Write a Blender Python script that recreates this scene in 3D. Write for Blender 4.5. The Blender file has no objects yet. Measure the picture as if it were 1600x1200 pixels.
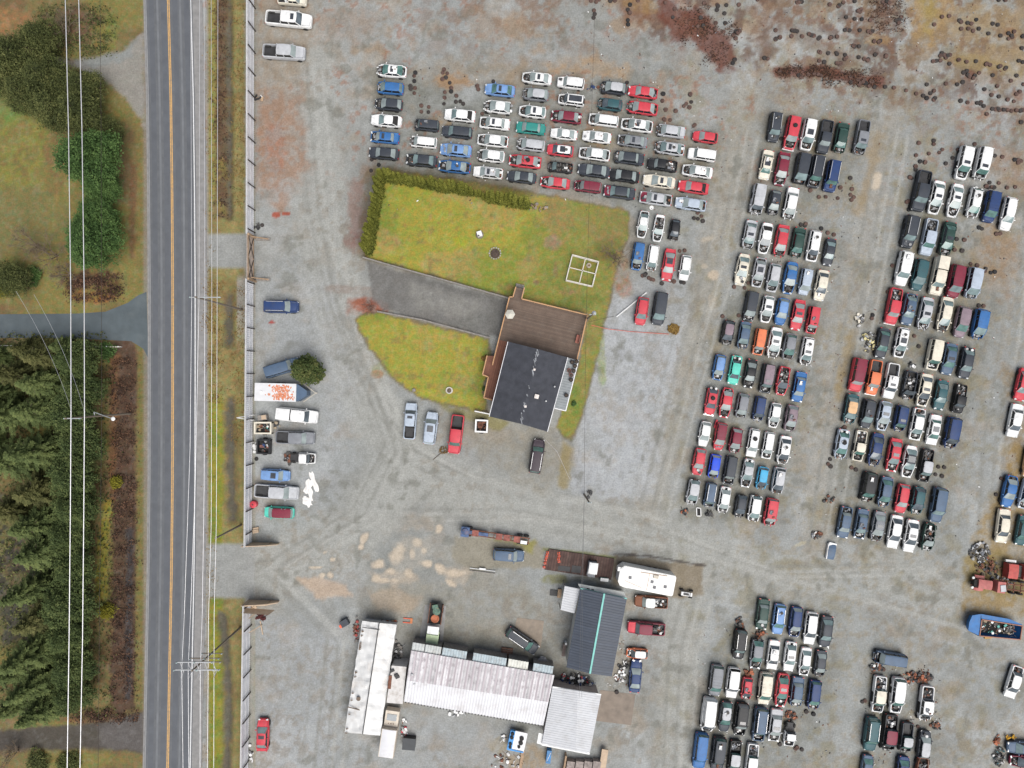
import bpy, math, random
import numpy as np
from mathutils import Vector, noise as mnoise
random.seed(7); np.random.seed(7)
S = bpy.context.scene
# ------------------------------------------------------------------ camera, sky, sun, exposure
HC = 110.0                                   # camera height: 10 photo pixels = 1 m on the ground
cam_d = bpy.data.cameras.new("camera"); cam = bpy.data.objects.new("camera", cam_d)
S.collection.objects.link(cam); cam.location = (0, 0, HC); cam.rotation_euler = (0, 0, 0)
cam_d.sensor_fit = 'HORIZONTAL'; cam_d.angle = 2*math.atan(80.0/HC); cam_d.clip_end = 3000; cam_d.clip_start = 1
S.camera = cam
W = bpy.data.worlds.new("World"); S.world = W; W.use_nodes = True
nt = W.node_tree; nt.nodes.clear()
sky = nt.nodes.new('ShaderNodeTexSky'); sky.sky_type = 'NISHITA'; sky.sun_disc = False
SUN_EL, SUN_ROT = math.radians(63), math.radians(150)
sky.sun_elevation = SUN_EL; sky.sun_rotation = SUN_ROT; sky.air_density = 1.0; sky.dust_density = 4.0; sky.ozone_density = 0.6
bg = nt.nodes.new('ShaderNodeBackground'); bg.inputs['Strength'].default_value = 0.07
wo = nt.nodes.new('ShaderNodeOutputWorld')
hs = nt.nodes.new('ShaderNodeHueSaturation'); hs.inputs['Saturation'].default_value = .75; nt.links.new(sky.outputs[0], hs.inputs['Color']); nt.links.new(hs.outputs[0], bg.inputs[0]); nt.links.new(bg.outputs[0], wo.inputs[0])
sd = bpy.data.lights.new("sun", 'SUN'); sd.energy = 2.6; sd.angle = math.radians(55); sd.color = (1, .985, .955)
so = bpy.data.objects.new("sun", sd); S.collection.objects.link(so)
so.rotation_euler = (math.pi/2-SUN_EL, 0, math.pi - SUN_ROT)
S.view_settings.view_transform = 'Standard'; S.view_settings.look = 'None'; S.view_settings.gamma = 1
S.view_settings.exposure = 0.34
S.cycles.max_bounces = 4; S.cycles.diffuse_bounces = 2; S.cycles.glossy_bounces = 2
# ------------------------------------------------------------------ helpers
COL = S.collection
def P(u, v, h=0.0):
    k = (HC-h)/HC
    return ((u-800)/10*k, (600-v)/10*k, h)
MATS = {}
def lin(c): return (c[0], c[1], c[2], 1)
def mat(name, col, rough=.7, metal=0., var=.12, vscale=1.5, bump=0., spec=.5, dirt=None, dirt_amt=.0, wave=None):
    if name in MATS: return MATS[name]
    m = bpy.data.materials.new(name); m.use_nodes = True; MATS[name] = m
    n = m.node_tree; b = n.nodes['Principled BSDF']
    b.inputs['Roughness'].default_value = rough; b.inputs['Metallic'].default_value = metal
    b.inputs['Specular IOR Level'].default_value = spec
    geo = n.nodes.new('ShaderNodeNewGeometry')
    nz = n.nodes.new('ShaderNodeTexNoise'); nz.inputs['Scale'].default_value = vscale; nz.inputs['Detail'].default_value = 5
    n.links.new(geo.outputs['Position'], nz.inputs['Vector'])
    mr = n.nodes.new('ShaderNodeMapRange'); mr.inputs['From Min'].default_value = .3; mr.inputs['From Max'].default_value = .7
    mr.inputs['To Min'].default_value = 1-var; mr.inputs['To Max'].default_value = 1+var
    n.links.new(nz.outputs['Fac'], mr.inputs['Value'])
    mx = n.nodes.new('ShaderNodeMix'); mx.data_type = 'RGBA'; mx.blend_type = 'MULTIPLY'; mx.inputs['Factor'].default_value = 1
    mx.inputs['A'].default_value = lin(col); n.links.new(mr.outputs[0], mx.inputs['B'])
    out = mx.outputs['Result']
    if dirt:
        nd = n.nodes.new('ShaderNodeTexNoise'); nd.inputs['Scale'].default_value = vscale*.9; nd.inputs['Detail'].default_value = 6
        nd.inputs['Roughness'].default_value = .7
        ad = n.nodes.new('ShaderNodeVectorMath'); ad.operation = 'ADD'; ad.inputs[1].default_value = (31, 17, 5)
        n.links.new(geo.outputs['Position'], ad.inputs[0]); n.links.new(ad.outputs[0], nd.inputs['Vector'])
        r2 = n.nodes.new('ShaderNodeMapRange'); r2.inputs['From Min'].default_value = .5; r2.inputs['From Max'].default_value = .72
        r2.inputs['To Max'].default_value = dirt_amt; n.links.new(nd.outputs['Fac'], r2.inputs['Value'])
        m2 = n.nodes.new('ShaderNodeMix'); m2.data_type = 'RGBA'; m2.inputs['B'].default_value = lin(dirt)
        n.links.new(r2.outputs[0], m2.inputs['Factor']); n.links.new(out, m2.inputs['A']); out = m2.outputs['Result']
    n.links.new(out, b.inputs['Base Color'])
    if bump:
        bp = n.nodes.new('ShaderNodeBump'); bp.inputs['Strength'].default_value = bump; bp.inputs['Distance'].default_value = .05
        nb = n.nodes.new('ShaderNodeTexNoise'); nb.inputs['Scale'].default_value = vscale*6; nb.inputs['Detail'].default_value = 3
        n.links.new(geo.outputs['Position'], nb.inputs['Vector']); n.links.new(nb.outputs['Fac'], bp.inputs['Height'])
        n.links.new(bp.outputs[0], b.inputs['Normal'])
    return m
class MB:
    def __init__(s): s.v = []; s.f = []; s.m = []
    def add(s, vs, fs, mi=0):
        o = len(s.v); s.v += [tuple(p) for p in vs]; s.f += [tuple(i+o for i in f) for f in fs]; s.m += [mi]*len(fs); return s
    def box(s, c, d, rz=0, mi=0, rx=0, ry=0):
        x, y, z = d[0]/2, d[1]/2, d[2]/2
        vs = [Vector((a, b, e)) for a in (-x, x) for b in (-y, y) for e in (-z, z)]
        if rx or ry or rz:
            from mathutils import Euler
            R = Euler((rx, ry, rz)).to_matrix(); vs = [R @ p for p in vs]
        vs = [(p[0]+c[0], p[1]+c[1], p[2]+c[2]) for p in vs]
        return s.add(vs, [(0,1,3,2),(4,6,7,5),(0,4,5,1),(2,3,7,6),(0,2,6,4),(1,5,7,3)], mi)
    def bar(s, a, b, r=.05, n=6, mi=0, r2=None):
        a = Vector(a); b = Vector(b); d = b-a
        if d.length < 1e-6: return s
        d.normalize(); t = Vector((0,0,1)) if abs(d.z) < .9 else Vector((1,0,0))
        p = d.cross(t).normalized(); q = d.cross(p); r2 = r if r2 is None else r2
        vs = [a+(p*math.cos(2*math.pi*i/n)+q*math.sin(2*math.pi*i/n))*r for i in range(n)] + \
             [b+(p*math.cos(2*math.pi*i/n)+q*math.sin(2*math.pi*i/n))*r2 for i in range(n)]
        return s.add(vs, [(i,(i+1)%n,n+(i+1)%n,n+i) for i in range(n)]+[tuple(range(n))[::-1], tuple(range(n,2*n))], mi)
    def beam(s, a, b, w, h, mi=0):            # rectangular beam between two points
        a = Vector(a); b = Vector(b); d = (b-a); L = d.length; d.normalize()
        t = Vector((0,0,1)) if abs(d.z) < .95 else Vector((1,0,0))
        p = d.cross(t).normalized()*w/2; q = p.cross(d).normalized()*h/2
        vs = [a-p-q, a+p-q, a+p+q, a-p+q, b-p-q, b+p-q, b+p+q, b-p+q]
        return s.add(vs, [(0,1,2,3)[::-1],(4,5,6,7),(0,1,5,4),(1,2,6,5),(2,3,7,6),(3,0,4,7)], mi)
    def prism(s, poly, z0, z1, mi=0, side=None):
        n = len(poly); vs = [(p[0],p[1],z0) for p in poly]+[(p[0],p[1],z1) for p in poly]
        s.add(vs, [tuple(range(n,2*n))], mi)
        o = len(s.v)-2*n
        s.f += [tuple(o+i for i in (j,(j+1)%n,n+(j+1)%n,n+j)) for j in range(n)]; s.m += [mi if side is None else side]*n
        return s
    def grid(s, fn, nu, nv, mi=0, skirt=0):
        vs = [fn(i/nu, j/nv) for i in range(nu+1) for j in range(nv+1)]
        fs = [(i*(nv+1)+j, (i+1)*(nv+1)+j, (i+1)*(nv+1)+j+1, i*(nv+1)+j+1) for i in range(nu) for j in range(nv)]
        if skirt:
            per = [i*(nv+1) for i in range(nu+1)]+[nu*(nv+1)+j for j in range(1,nv+1)]+[i*(nv+1)+nv for i in range(nu-1,-1,-1)]+[j for j in range(nv-1,0,-1)]
            k = len(vs); vs += [(vs[i][0],vs[i][1],vs[i][2]-skirt) for i in per]; n = len(per)
            fs += [(per[i],per[(i+1)%n],k+(i+1)%n,k+i) for i in range(n)]
        return s.add(vs, fs, mi)
    def lathe(s, prof, c=(0,0,0), n=12, mi=0):
        vs = []; fs = []
        for r, z in prof:
            for i in range(n):
                a = 2*math.pi*i/n; vs.append((c[0]+r*math.cos(a), c[1]+r*math.sin(a), c[2]+z))
        for k in range(len(prof)-1):
            fs += [(k*n+i, k*n+(i+1)%n, (k+1)*n+(i+1)%n, (k+1)*n+i) for i in range(n)]
        fs += [tuple(range(n))[::-1], tuple(range((len(prof)-1)*n, len(prof)*n))]
        return s.add(vs, fs, mi)
    def mesh(s, name, mats, smooth=False):
        me = bpy.data.meshes.new(name); me.from_pydata([tuple(p) for p in s.v], [], s.f)
        for m in (mats if isinstance(mats, (list,tuple)) else [mats]): me.materials.append(m)
        if max(s.m or [0]): me.polygons.foreach_set('material_index', s.m)
        if smooth: me.polygons.foreach_set('use_smooth', [True]*len(s.f))
        me.update(); return me
    def build(s, name, mats, parent=None, loc=None, smooth=False):
        return place(name, s.mesh(name, mats, smooth), parent, loc)
def place(name, me, parent=None, loc=None, rz=0):
    o = bpy.data.objects.new(name, me); COL.objects.link(o)
    if parent: o.parent = parent
    if loc is not None: o.location = loc
    if rz: o.rotation_euler = (0,0,rz)
    return o
def tag(o, label, cat, group=None, kind=None):
    if label: o['label'] = label
    if cat: o['category'] = cat
    if group: o['group'] = group
    if kind: o['kind'] = kind
    return o
def empty(name, loc, rz=0, label=None, cat=None, group=None):
    o = bpy.data.objects.new(name, None); COL.objects.link(o); o.empty_display_size = .3
    o.location = loc; o.rotation_euler = (0,0,rz)
    if label: tag(o, label, cat, group)
    return o
def copy_tree(o, parent=None):
    c = o.copy(); COL.objects.link(c)
    if parent: c.parent = parent
    for ch in [x for x in KIDS.get(o.name, [])]: copy_tree(ch, c)
    return c
KIDS = {}
def struct(name, o): o['kind'] = 'structure'; return o
# ------------------------------------------------------------------ ground painting (ground colours plus contact shade between cars, per vertex)
def vnoise(x, y, seed=0):
    xi = np.floor(x).astype(np.int64); yi = np.floor(y).astype(np.int64); fx = x-xi; fy = y-yi
    fx = fx*fx*(3-2*fx); fy = fy*fy*(3-2*fy)
    def h(a, b):
        n = (a*374761393 + b*668265263 + seed*982451653) & 0xffffffff
        n = ((n ^ (n >> 13))*1274126177) & 0xffffffff
        return ((n ^ (n >> 16)) & 0xffff)/65535.0
    return (h(xi,yi)*(1-fx)+h(xi+1,yi)*fx)*(1-fy)+(h(xi,yi+1)*(1-fx)+h(xi+1,yi+1)*fx)*fy
def fbm(u, v, sc, seed=0, oc=4):
    r = 0; a = .5; t = 0
    for i in range(oc):
        r = r + a*vnoise(u/sc, v/sc, seed+i*7); t += a; a *= .55; sc /= 2.1
    return r/t
def smooth(e0, e1, x):
    t = np.clip((x-e0)/(e1-e0), 0, 1); return t*t*(3-2*t)
def sdpoly(U, V, poly):
    d = np.full(U.shape, 1e9); ins = np.zeros(U.shape, bool); n = len(poly)
    for i in range(n):
        x0, y0 = poly[i]; x1, y1 = poly[(i+1)%n]; ex, ey = x1-x0, y1-y0
        t = np.clip(((U-x0)*ex+(V-y0)*ey)/(ex*ex+ey*ey+1e-9), 0, 1)
        d = np.minimum(d, (U-x0-ex*t)**2+(V-y0-ey*t)**2)
        c = ((y0 > V) != (y1 > V)); xx = x0+(V-y0)*ex/(ey if abs(ey) > 1e-9 else 1e-9)
        ins ^= (c & (U < xx))
    d = np.sqrt(d); return np.where(ins, d, -d)
def sdline(U, V, pts):
    d = np.full(U.shape, 1e9)
    for (x0,y0),(x1,y1) in zip(pts[:-1], pts[1:]):
        ex, ey = x1-x0, y1-y0; t = np.clip(((U-x0)*ex+(V-y0)*ey)/(ex*ex+ey*ey+1e-9), 0, 1)
        d = np.minimum(d, (U-x0-ex*t)**2+(V-y0-ey*t)**2)
    return np.sqrt(d)
def axis(a, b, step, far):
    c = list(np.arange(a, b+1e-6, step)); lo = []; hi = []; x = step*1.5; p = a
    while p > -far: p -= x; x *= 1.35; lo.append(p)
    x = step*1.5; p = b
    while p < far: p += x; x *= 1.35; hi.append(p)
    return np.array(lo[::-1]+c+hi)
us = axis(-60, 1660, 2.6, 9000); vs_ = axis(-60, 1260, 2.6, 9000)
U, V = np.meshgrid(us, vs_, indexing='ij')
C = np.zeros(U.shape+(3,)); VEG = np.zeros(U.shape)
N1 = fbm(U, V, 90, 1); N2 = fbm(U, V, 30, 2); N3 = fbm(U, V, 11, 3); N4 = fbm(U, V, 220, 4, 3); N5 = fbm(U, V, 6, 9, 2)
def paint(mask, col, a=1.0, veg=None):
    global C, VEG
    m = np.clip(mask*a, 0, 1)[..., None]; C = C*(1-m)+np.array(col)*m
    if veg is not None: VEG = VEG*(1-m[..., 0])+veg*m[..., 0]
BRK = smooth(.38,.58, fbm(U,V,8,61,3)*.75+N2*.25)
def poly(pts, col, a=1., soft=3., nz=6., veg=None, pat=None, brk=None):
    d = sdpoly(U, V, pts)+(N3-.5)*nz*2+(N2-.5)*nz; m = smooth(-soft, soft, d)
    brk = (.55 if soft >= 8 and veg is None else 0.) if brk is None else brk
    m = m*(1-brk+brk*BRK)
    if pat is not None: m = m*pat
    paint(m, col, a, veg)
def blob(x, y, rx, ry, col, a=1., soft=.35, nz=.8, rot=0, veg=None, brk=None):
    c, s = math.cos(math.radians(rot)), math.sin(math.radians(rot))
    dx = (U-x)*c+(V-y)*s; dy = -(U-x)*s+(V-y)*c
    d = 1-np.sqrt((dx/rx)**2+(dy/ry)**2)+(N3-.5)*nz+(N2-.5)*nz*.7; brk = (.6 if max(rx,ry) > 13 else 0.) if brk is None else brk
    paint(smooth(-soft*.3, soft, d)*(1-brk+brk*BRK), col, a, veg)
def line(pts, w, col, a=1., soft=2., nz=3., veg=None):
    d = w/2-sdline(U, V, pts)+(N3-.5)*nz*2; paint(smooth(-soft, soft, d), col, a, veg)
G = (.256,.266,.258)
paint(np.ones(U.shape), G)
paint(smooth(.42,.68,N1), (.34,.35,.343), .8)
paint(smooth(.45,.66,N2), (.20,.195,.17), .35)
paint(smooth(.5,.7,N4), (.235,.235,.215), .6)
paint(smooth(.55,.75,fbm(U,V,45,12)), (.29,.23,.16), .45)
# compacted lanes
LANE = (.302,.305,.283)
line([(470,60),(500,300),(520,450),(560,600),(640,720),(560,830),(420,900),(330,885)], 90, LANE, .92, 20, 10)
line([(640,740),(800,790),(1000,830),(1200,905),(1400,900),(1600,960)], 80, LANE, .92, 20, 10)
line([(1010,800),(1075,560),(1110,420),(1140,280),(1165,150)], 45, (.285,.27,.23), .7, 14, 10)
line([(1270,830),(1300,600),(1340,420),(1380,240),(1400,150)], 36, (.29,.28,.25), .7, 14, 10)
line([(1080,900),(1060,1010),(1050,1200)], 60, LANE, .85, 14, 10)
line([(1330,880),(1340,1000),(1330,1200)], 40, (.28,.29,.28), .7, 14, 10)
line([(600,330),(470,330)], 5, G, .1)
poly([(920,500),(985,440),(1080,420),(1070,520),(1020,780),(890,780),(900,700)], (.37,.385,.40), .75, 12, 12)
poly([(400,430),(520,430),(560,600),(520,780),(400,800)], (.33,.345,.355), .45, 20, 14)
poly([(400,960),(540,980),(530,1200),(400,1200)], (.32,.335,.345), .6, 20, 14)
poly([(560,1100),(800,1140),(790,1200),(540,1200)], (.30,.315,.32), .6, 14, 10)
# dark oily soil between the parked rows, deepened by painted contact shade
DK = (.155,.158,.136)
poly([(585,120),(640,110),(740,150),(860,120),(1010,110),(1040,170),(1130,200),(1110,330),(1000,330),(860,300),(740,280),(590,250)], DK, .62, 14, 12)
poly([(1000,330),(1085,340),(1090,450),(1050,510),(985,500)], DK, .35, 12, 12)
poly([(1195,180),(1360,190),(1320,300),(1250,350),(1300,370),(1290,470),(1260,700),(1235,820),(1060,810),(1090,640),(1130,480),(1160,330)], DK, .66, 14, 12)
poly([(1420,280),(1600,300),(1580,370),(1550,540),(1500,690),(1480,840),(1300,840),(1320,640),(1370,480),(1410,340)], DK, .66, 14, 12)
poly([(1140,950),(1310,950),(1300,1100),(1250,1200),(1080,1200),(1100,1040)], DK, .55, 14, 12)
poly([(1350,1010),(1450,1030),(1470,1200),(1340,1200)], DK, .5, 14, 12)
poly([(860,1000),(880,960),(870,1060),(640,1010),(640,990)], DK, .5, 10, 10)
poly([(590,860),(740,860),(860,940),(880,1050),(640,1000),(560,960)], (.235,.22,.175), .55, 20, 14)
# oil and moss mottling
paint(smooth(.56,.74,fbm(U,V,26,31))*smooth(980,1100,U), (.19,.165,.09), .5)
paint(smooth(.6,.75,fbm(U,V,40,33))*smooth(250,60,V)*smooth(440,500,U), (.26,.17,.09), .6)
paint(smooth(.52,.66,fbm(U,V,10,71))*smooth(.35,.6,fbm(U,V,120,72)), (.20,.165,.12), .45)
paint(smooth(.56,.70,fbm(U,V,8,73))*smooth(.45,.6,fbm(U,V,70,74))*smooth(330,200,V), (.25,.12,.07), .6)
paint(smooth(.56,.70,fbm(U,V,8,75))*smooth(1000,1200,U), (.24,.19,.11), .35)
def tracks(pts, w, gap, col, a):
    for s in (-1,1):
        q = [(x+s*gap/2, y+s*gap*.25) for x,y in pts]; line(q, w, col, a, 2.5, 2.5)
for pts in ([(470,100),(490,330),(520,470),(555,560),(590,640),(640,700),(720,740),(860,770),(1000,800)],[(520,420),(545,520),(580,610),(610,700),(560,800),(430,880),(330,890)],[(1000,815),(1200,890),(1420,885),(1600,950)],[(640,800),(800,800),(960,830),(1100,870),(1330,930),(1600,1010)],[(1010,790),(1070,560),(1110,420),(1150,200)],[(1275,830),(1310,600),(1345,420),(1385,200)],[(420,900),(520,1000),(500,1200)],[(1085,900),(1055,1010),(1045,1200)],[(1535,880),(1545,700),(1575,520),(1590,380)]):
    tracks(pts, 4, 17, (.21,.21,.19), .6); tracks([(x+26,y+8) for x,y in pts], 4, 16, (.35,.35,.325), .65); tracks([(x-20,y+14) for x,y in pts], 3, 17, (.225,.225,.205), .4)
# rust brown leaf litter, top of the yard
RB = (.125,.042,.026); OB = (.27,.17,.07); BR = (.16,.11,.07)
litter = smooth(.5,.62,fbm(U,V,34,21))*smooth(.35,.55,N3)
paint(litter*smooth(120,40,V)*smooth(560,760,U), (.19,.12,.08), .7)
l2 = smooth(.47,.58,fbm(U,V,24,81)*.6+fbm(U,V,7,82)*.4)*smooth(.40,.55,fbm(U,V,90,83))
paint(l2*smooth(150,70,V-(U-1100)*.16)*smooth(930,1040,U), (.115,.07,.052), .8)
paint(smooth(.58,.68,fbm(U,V,16,84))*smooth(190,110,V-(U-1200)*.18)*smooth(1150,1250,U), (.16,.085,.05), .7)
paint(smooth(.60,.72,fbm(U,V,18,85,3))*smooth(.45,.6,fbm(U,V,80,86)), (.15,.15,.125), .55)
paint(litter*smooth(250,150,V+ (1600-U)*.15)*smooth(1180,1260,U), (.18,.13,.08), .75)
poly([(1040,-20),(1060,15),(1085,10),(1100,20),(1140,60),(1150,95),(1125,108),(1100,85),(1075,62),(1068,72),(1050,70),(1035,35),(1020,-20)], RB, .85, 5, 8)
poly([(975,-20),(1010,-20),(1015,30),(985,40),(965,10)], (.17,.08,.04), .7, 6, 8)
blob(1135,108,20,7,RB,.7); blob(1000,8,30,14,OB,.6)
line([(1216,112),(1290,112),(1340,124),(1375,128)], 17, RB, .85, 4, 5)
line([(1230,40),(1290,80),(1330,95)], 16, (.17,.12,.09), .5, 6, 8)
blob(1385,22,24,26,(.13,.07,.045),.8); blob(1360,40,26,14,(.15,.09,.05),.6); blob(1370,62,20,9,OB,.6); blob(1403,30,12,14,(.1,.06,.05),.7)
poly([(1415,-20),(1500,-20),(1470,60),(1450,90),(1425,60)], (.30,.20,.09), .8, 10, 10)
poly([(1440,-10),(1470,-10),(1455,50),(1440,60)], (.25,.20,.05), .5, 8, 8)
poly([(1490,10),(1600,10),(1610,120),(1540,105),(1500,90),(1480,60)], (.28,.205,.11), .65, 12, 14)
poly([(1470,95),(1500,80),(1600,110),(1600,125),(1500,105)], (.27,.2,.08), .5, 6, 8)
blob(1515,118,14,10,(.14,.06,.04),.8); blob(1555,170,60,6,(.17,.09,.06),.6); blob(1590,148,10,10,(.2,.1,.06),.7); blob(1578,52,12,12,(.2,.1,.05),.6)
poly([(1550,215),(1600,240),(1600,300),(1560,290),(1520,250)], (.24,.15,.09), .6, 10, 12)
poly([(1540,340),(1600,370),(1575,470),(1545,450),(1510,400)], (.27,.17,.09), .6, 10, 12)
poly([(1560,560),(1600,590),(1610,760),(1590,760),(1565,720),(1575,650)], (.22,.15,.07), .7, 8, 10)
poly([(1585,690),(1610,690),(1610,960),(1500,960),(1510,880),(1540,800),(1575,740)], (.26,.18,.07), .8, 8, 12)
poly([(1500,870),(1560,860),(1600,900),(1600,940),(1510,925)], (.22,.17,.05), .5, 8, 10)
line([(1310,620),(1320,570),(1330,520)], 12, (.25,.18,.07), .6, 6, 8)
line([(1340,330),(1365,250),(1375,210)], 14, (.26,.19,.10), .6, 6, 8)
line([(1372,275),(1368,290)], 13, (.50,.42,.32), .8, 3, 3); line([(1100,375),(1112,372)], 7, (.42,.36,.28), .6, 3, 2)
blob(1114,430,9,8,(.46,.38,.29),.8); blob(1100,416,6,5,(.42,.36,.28),.6); blob(1113,470,8,14,(.40,.34,.26),.6); blob(1250,850,10,3,(.42,.38,.27),.6,rot=-20)
poly([(850,100),(905,85),(985,105),(980,125),(910,118),(860,112)], (.33,.22,.12), .7, 8, 8)
poly([(640,95),(860,95),(820,130),(700,140),(650,120)], (.24,.19,.13), .6, 14, 14)
blob(712,128,32,16,(.30,.18,.09),.7); blob(690,190,20,14,(.30,.20,.10),.6); blob(930,215,32,16,(.26,.21,.09),.6,rot=20)
poly([(400,130),(470,150),(480,260),(440,330),(400,300)], (.27,.16,.10), .75, 14, 16)
poly([(400,-20),(500,-20),(470,130),(400,140)], (.25,.19,.13), .6, 14, 16)
blob(430,230,20,40,(.31,.13,.08),.5); blob(540,40,50,36,(.29,.22,.17),.5); blob(770,40,60,30,(.27,.20,.14),.45)
blob(431,336,7.5,5.5,(.30,.075,.045),.95,.2,.5); blob(447,334,6.5,3.5,(.30,.075,.045),.95,.2,.5); blob(425,504,5,3,(.30,.05,.04),.95,.2,.5)
blob(558,330,17,62,(.25,.16,.13),.7); blob(570,270,12,20,(.22,.15,.10),.6); blob(550,375,14,14,(.22,.12,.10),.6)
blob(577,478,34,14,(.28,.085,.045),.9,.2,.7,rot=14); blob(612,497,28,4,(.24,.08,.05),.7,rot=14); blob(550,478,14,18,(.25,.10,.06),.6)
blob(560,455,50,9,(.22,.17,.14),.6,rot=6)
# potholes full of clay water, with dark wet rims
TAN = (.50,.42,.325)
holes = [(569,842,9,5,-60),(564,855,5,4,0),(687,826,6,7,0),(620,866,12,18,20),(652,848,9,7,30),(644,865,4,8,0),(662,861,4,5,0),(667,880,10,6,5),(686,888,9,8,30),(712,895,14,6,0),
 (705,912,10,4,30),(593,882,9,9,0),(612,893,8,5,0),(638,896,9,7,40),(588,904,9,7,0),(600,907,9,4,10),(617,907,7,3,0),(507,864,4,2,0),(520,874,4.5,3,0),(495,887,11,2.2,0),(504,899,4.5,4,0),(516,899,5,4.6,0),(1030,1080,0.1,0.1,0)]
poly([(590,850),(615,832),(672,832),(680,870),(720,890),(720,915),(690,915),(640,905),(590,918),(575,895)], (.235,.245,.235), .7, 5, 8)
for x,y,a,b,r in holes: blob(x,y,a*1.7,b*1.75,(.17,.18,.17),.65,.5,1.0,rot=r,brk=0)
for x,y,a,b,r in holes: blob(x,y,a*1.25,b*1.25,(.40,.345,.275),.8,.5,1.0,rot=r,brk=0)
for x,y,a,b,r in holes: blob(x,y,a*1.0,b*1.0,TAN,.9,.4,.9,rot=r,brk=0)
poly([(612,846),(640,838),(672,842),(678,868),(640,898),(612,895)], (.37,.335,.28), .45, 5, 8, brk=.3); poly([(575,895),(640,888),(655,905),(640,915),(590,914)], (.42,.35,.27), .55, 4, 7, brk=.3); poly([(690,885),(735,888),(728,915),(700,912)], (.42,.35,.27), .5, 4, 7, brk=.3)
poly([(466,905),(500,903),(540,915),(550,930),(495,936),(480,918)], (.42,.32,.235), .8, 4, 6)
poly([(570,925),(620,920),(660,935),(640,960),(590,950)], (.36,.28,.20), .55, 6, 8)
blob(1045,893,30,4,(.33,.30,.26),.3)
blob(820,1190,40,26,(.28,.19,.09),.6); blob(780,1165,20,14,(.24,.19,.10),.6)
# gravel island with parked vehicle, island under the camper
poly([(712,838),(838,846),(850,862),(846,888),(740,890),(705,872)], (.245,.225,.175), .9, 3, 5); poly([(765,842),(835,845),(832,866),(812,852)], (.23,.21,.05), .8, 4, 6)
poly([(960,866),(1100,884),(1098,930),(1060,935),(955,910)], (.20,.165,.115), .9, 3, 5); line([(850,858),(960,872)], 6, (.17,.17,.05), .8, 2, 3)
line([(958,866),(1010,868),(1102,884)], 3.5, (.06,.05,.045), .8, 1, 2)
blob(865,905,30,8,(.19,.19,.07),.7); blob(900,905,60,5,(.16,.15,.09),.5)
# house lawns
LG = (.265,.245,.045)
up = [(584,266),(600,262),(700,276),(765,288),(845,302),(985,328),(982,370),(962,430),(955,470),(915,640),(893,690),(878,684),(868,668),(905,560),(918,492),(795,466),(570,405)]
lo = [(552,498),(575,487),(600,488),(700,512),(765,528),(768,560),(756,615),(765,648),(705,635),(655,622),(612,592),(575,545)]
for p in (up, lo):
    poly(p, (.13,.10,.05), .9, 2.5, 3.2, .5)
    d = sdpoly(U, V, p); m = smooth(1, 6, d+(N3-.5)*9+(N5-.5)*5)
    paint(m, LG, 1, 1)
    paint(m*smooth(.5,.72,fbm(U,V,60,41)), (.16,.19,.035), .75, 1)
    paint(m*smooth(.5,.7,fbm(U,V,38,44)), (.30,.22,.09), .6, 1)
    paint(m*smooth(.62,.74,fbm(U,V,14,47)), (.17,.115,.06), .45, .7)
mU = smooth(1,5,sdpoly(U,V,up))
paint(mU*smooth(800,900,U), (.15,.155,.05), .6, 1)
def onl(x,y,rx,ry,col,a): 
    global C
    blob(x,y,rx,ry,col,a,veg=1)
onl(945,350,40,32,(.21,.155,.07),.6); onl(905,470,40,12,(.10,.14,.03),.6); onl(870,345,24,40,(.24,.155,.08),.5); onl(862,378,14,14,(.23,.16,.12),.7); onl(968,420,14,40,(.24,.15,.09),.7)
onl(940,400,18,8,(.17,.10,.05),.6); onl(885,455,16,8,(.2,.13,.08),.7); onl(838,441,5,4,(.16,.08,.05),.8); onl(868,420,3,14,(.2,.12,.07),.6); onl(975,450,14,16,(.24,.13,.09),.6)
onl(940,560,8,50,(.20,.24,.03),.5); onl(900,620,10,30,(.10,.17,.03),.6); onl(640,300,50,25,(.20,.23,.03),.5); onl(720,380,16,10,(.27,.29,.02),.6); onl(670,612,14,8,(.33,.31,.02),.6)
onl(600,575,20,14,(.17,.19,.03),.5); onl(590,585,12,8,(.24,.13,.06),.6)
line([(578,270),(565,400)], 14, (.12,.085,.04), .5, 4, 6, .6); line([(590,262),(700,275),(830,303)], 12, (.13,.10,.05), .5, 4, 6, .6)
# drive between the lawns
poly([(572,408),(796,470),(780,524),(765,524),(600,484),(585,470)], (.135,.13,.122), .9, 3, 5)
poly([(640,440),(760,470),(745,505),(640,470)], (.25,.245,.22), .6, 10, 10)
poly([(640,425),(796,468),(790,480),(640,437)], (.11,.108,.10), .5, 4, 3); poly([(760,480),(790,480),(778,524),(700,508)], (.12,.12,.11), .6, 8, 6)
poly([(690,640),(780,655),(870,672),(890,700),(880,760),(840,780),(720,690)], (.235,.215,.17), .6, 10, 10); poly([(880,690),(895,700),(885,765),(870,760)], (.25,.19,.06), .6, 5, 6)
poly([(690,632),(765,648),(800,660),(780,672),(700,645)], (.20,.18,.06), .7, 3, 4)
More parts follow.
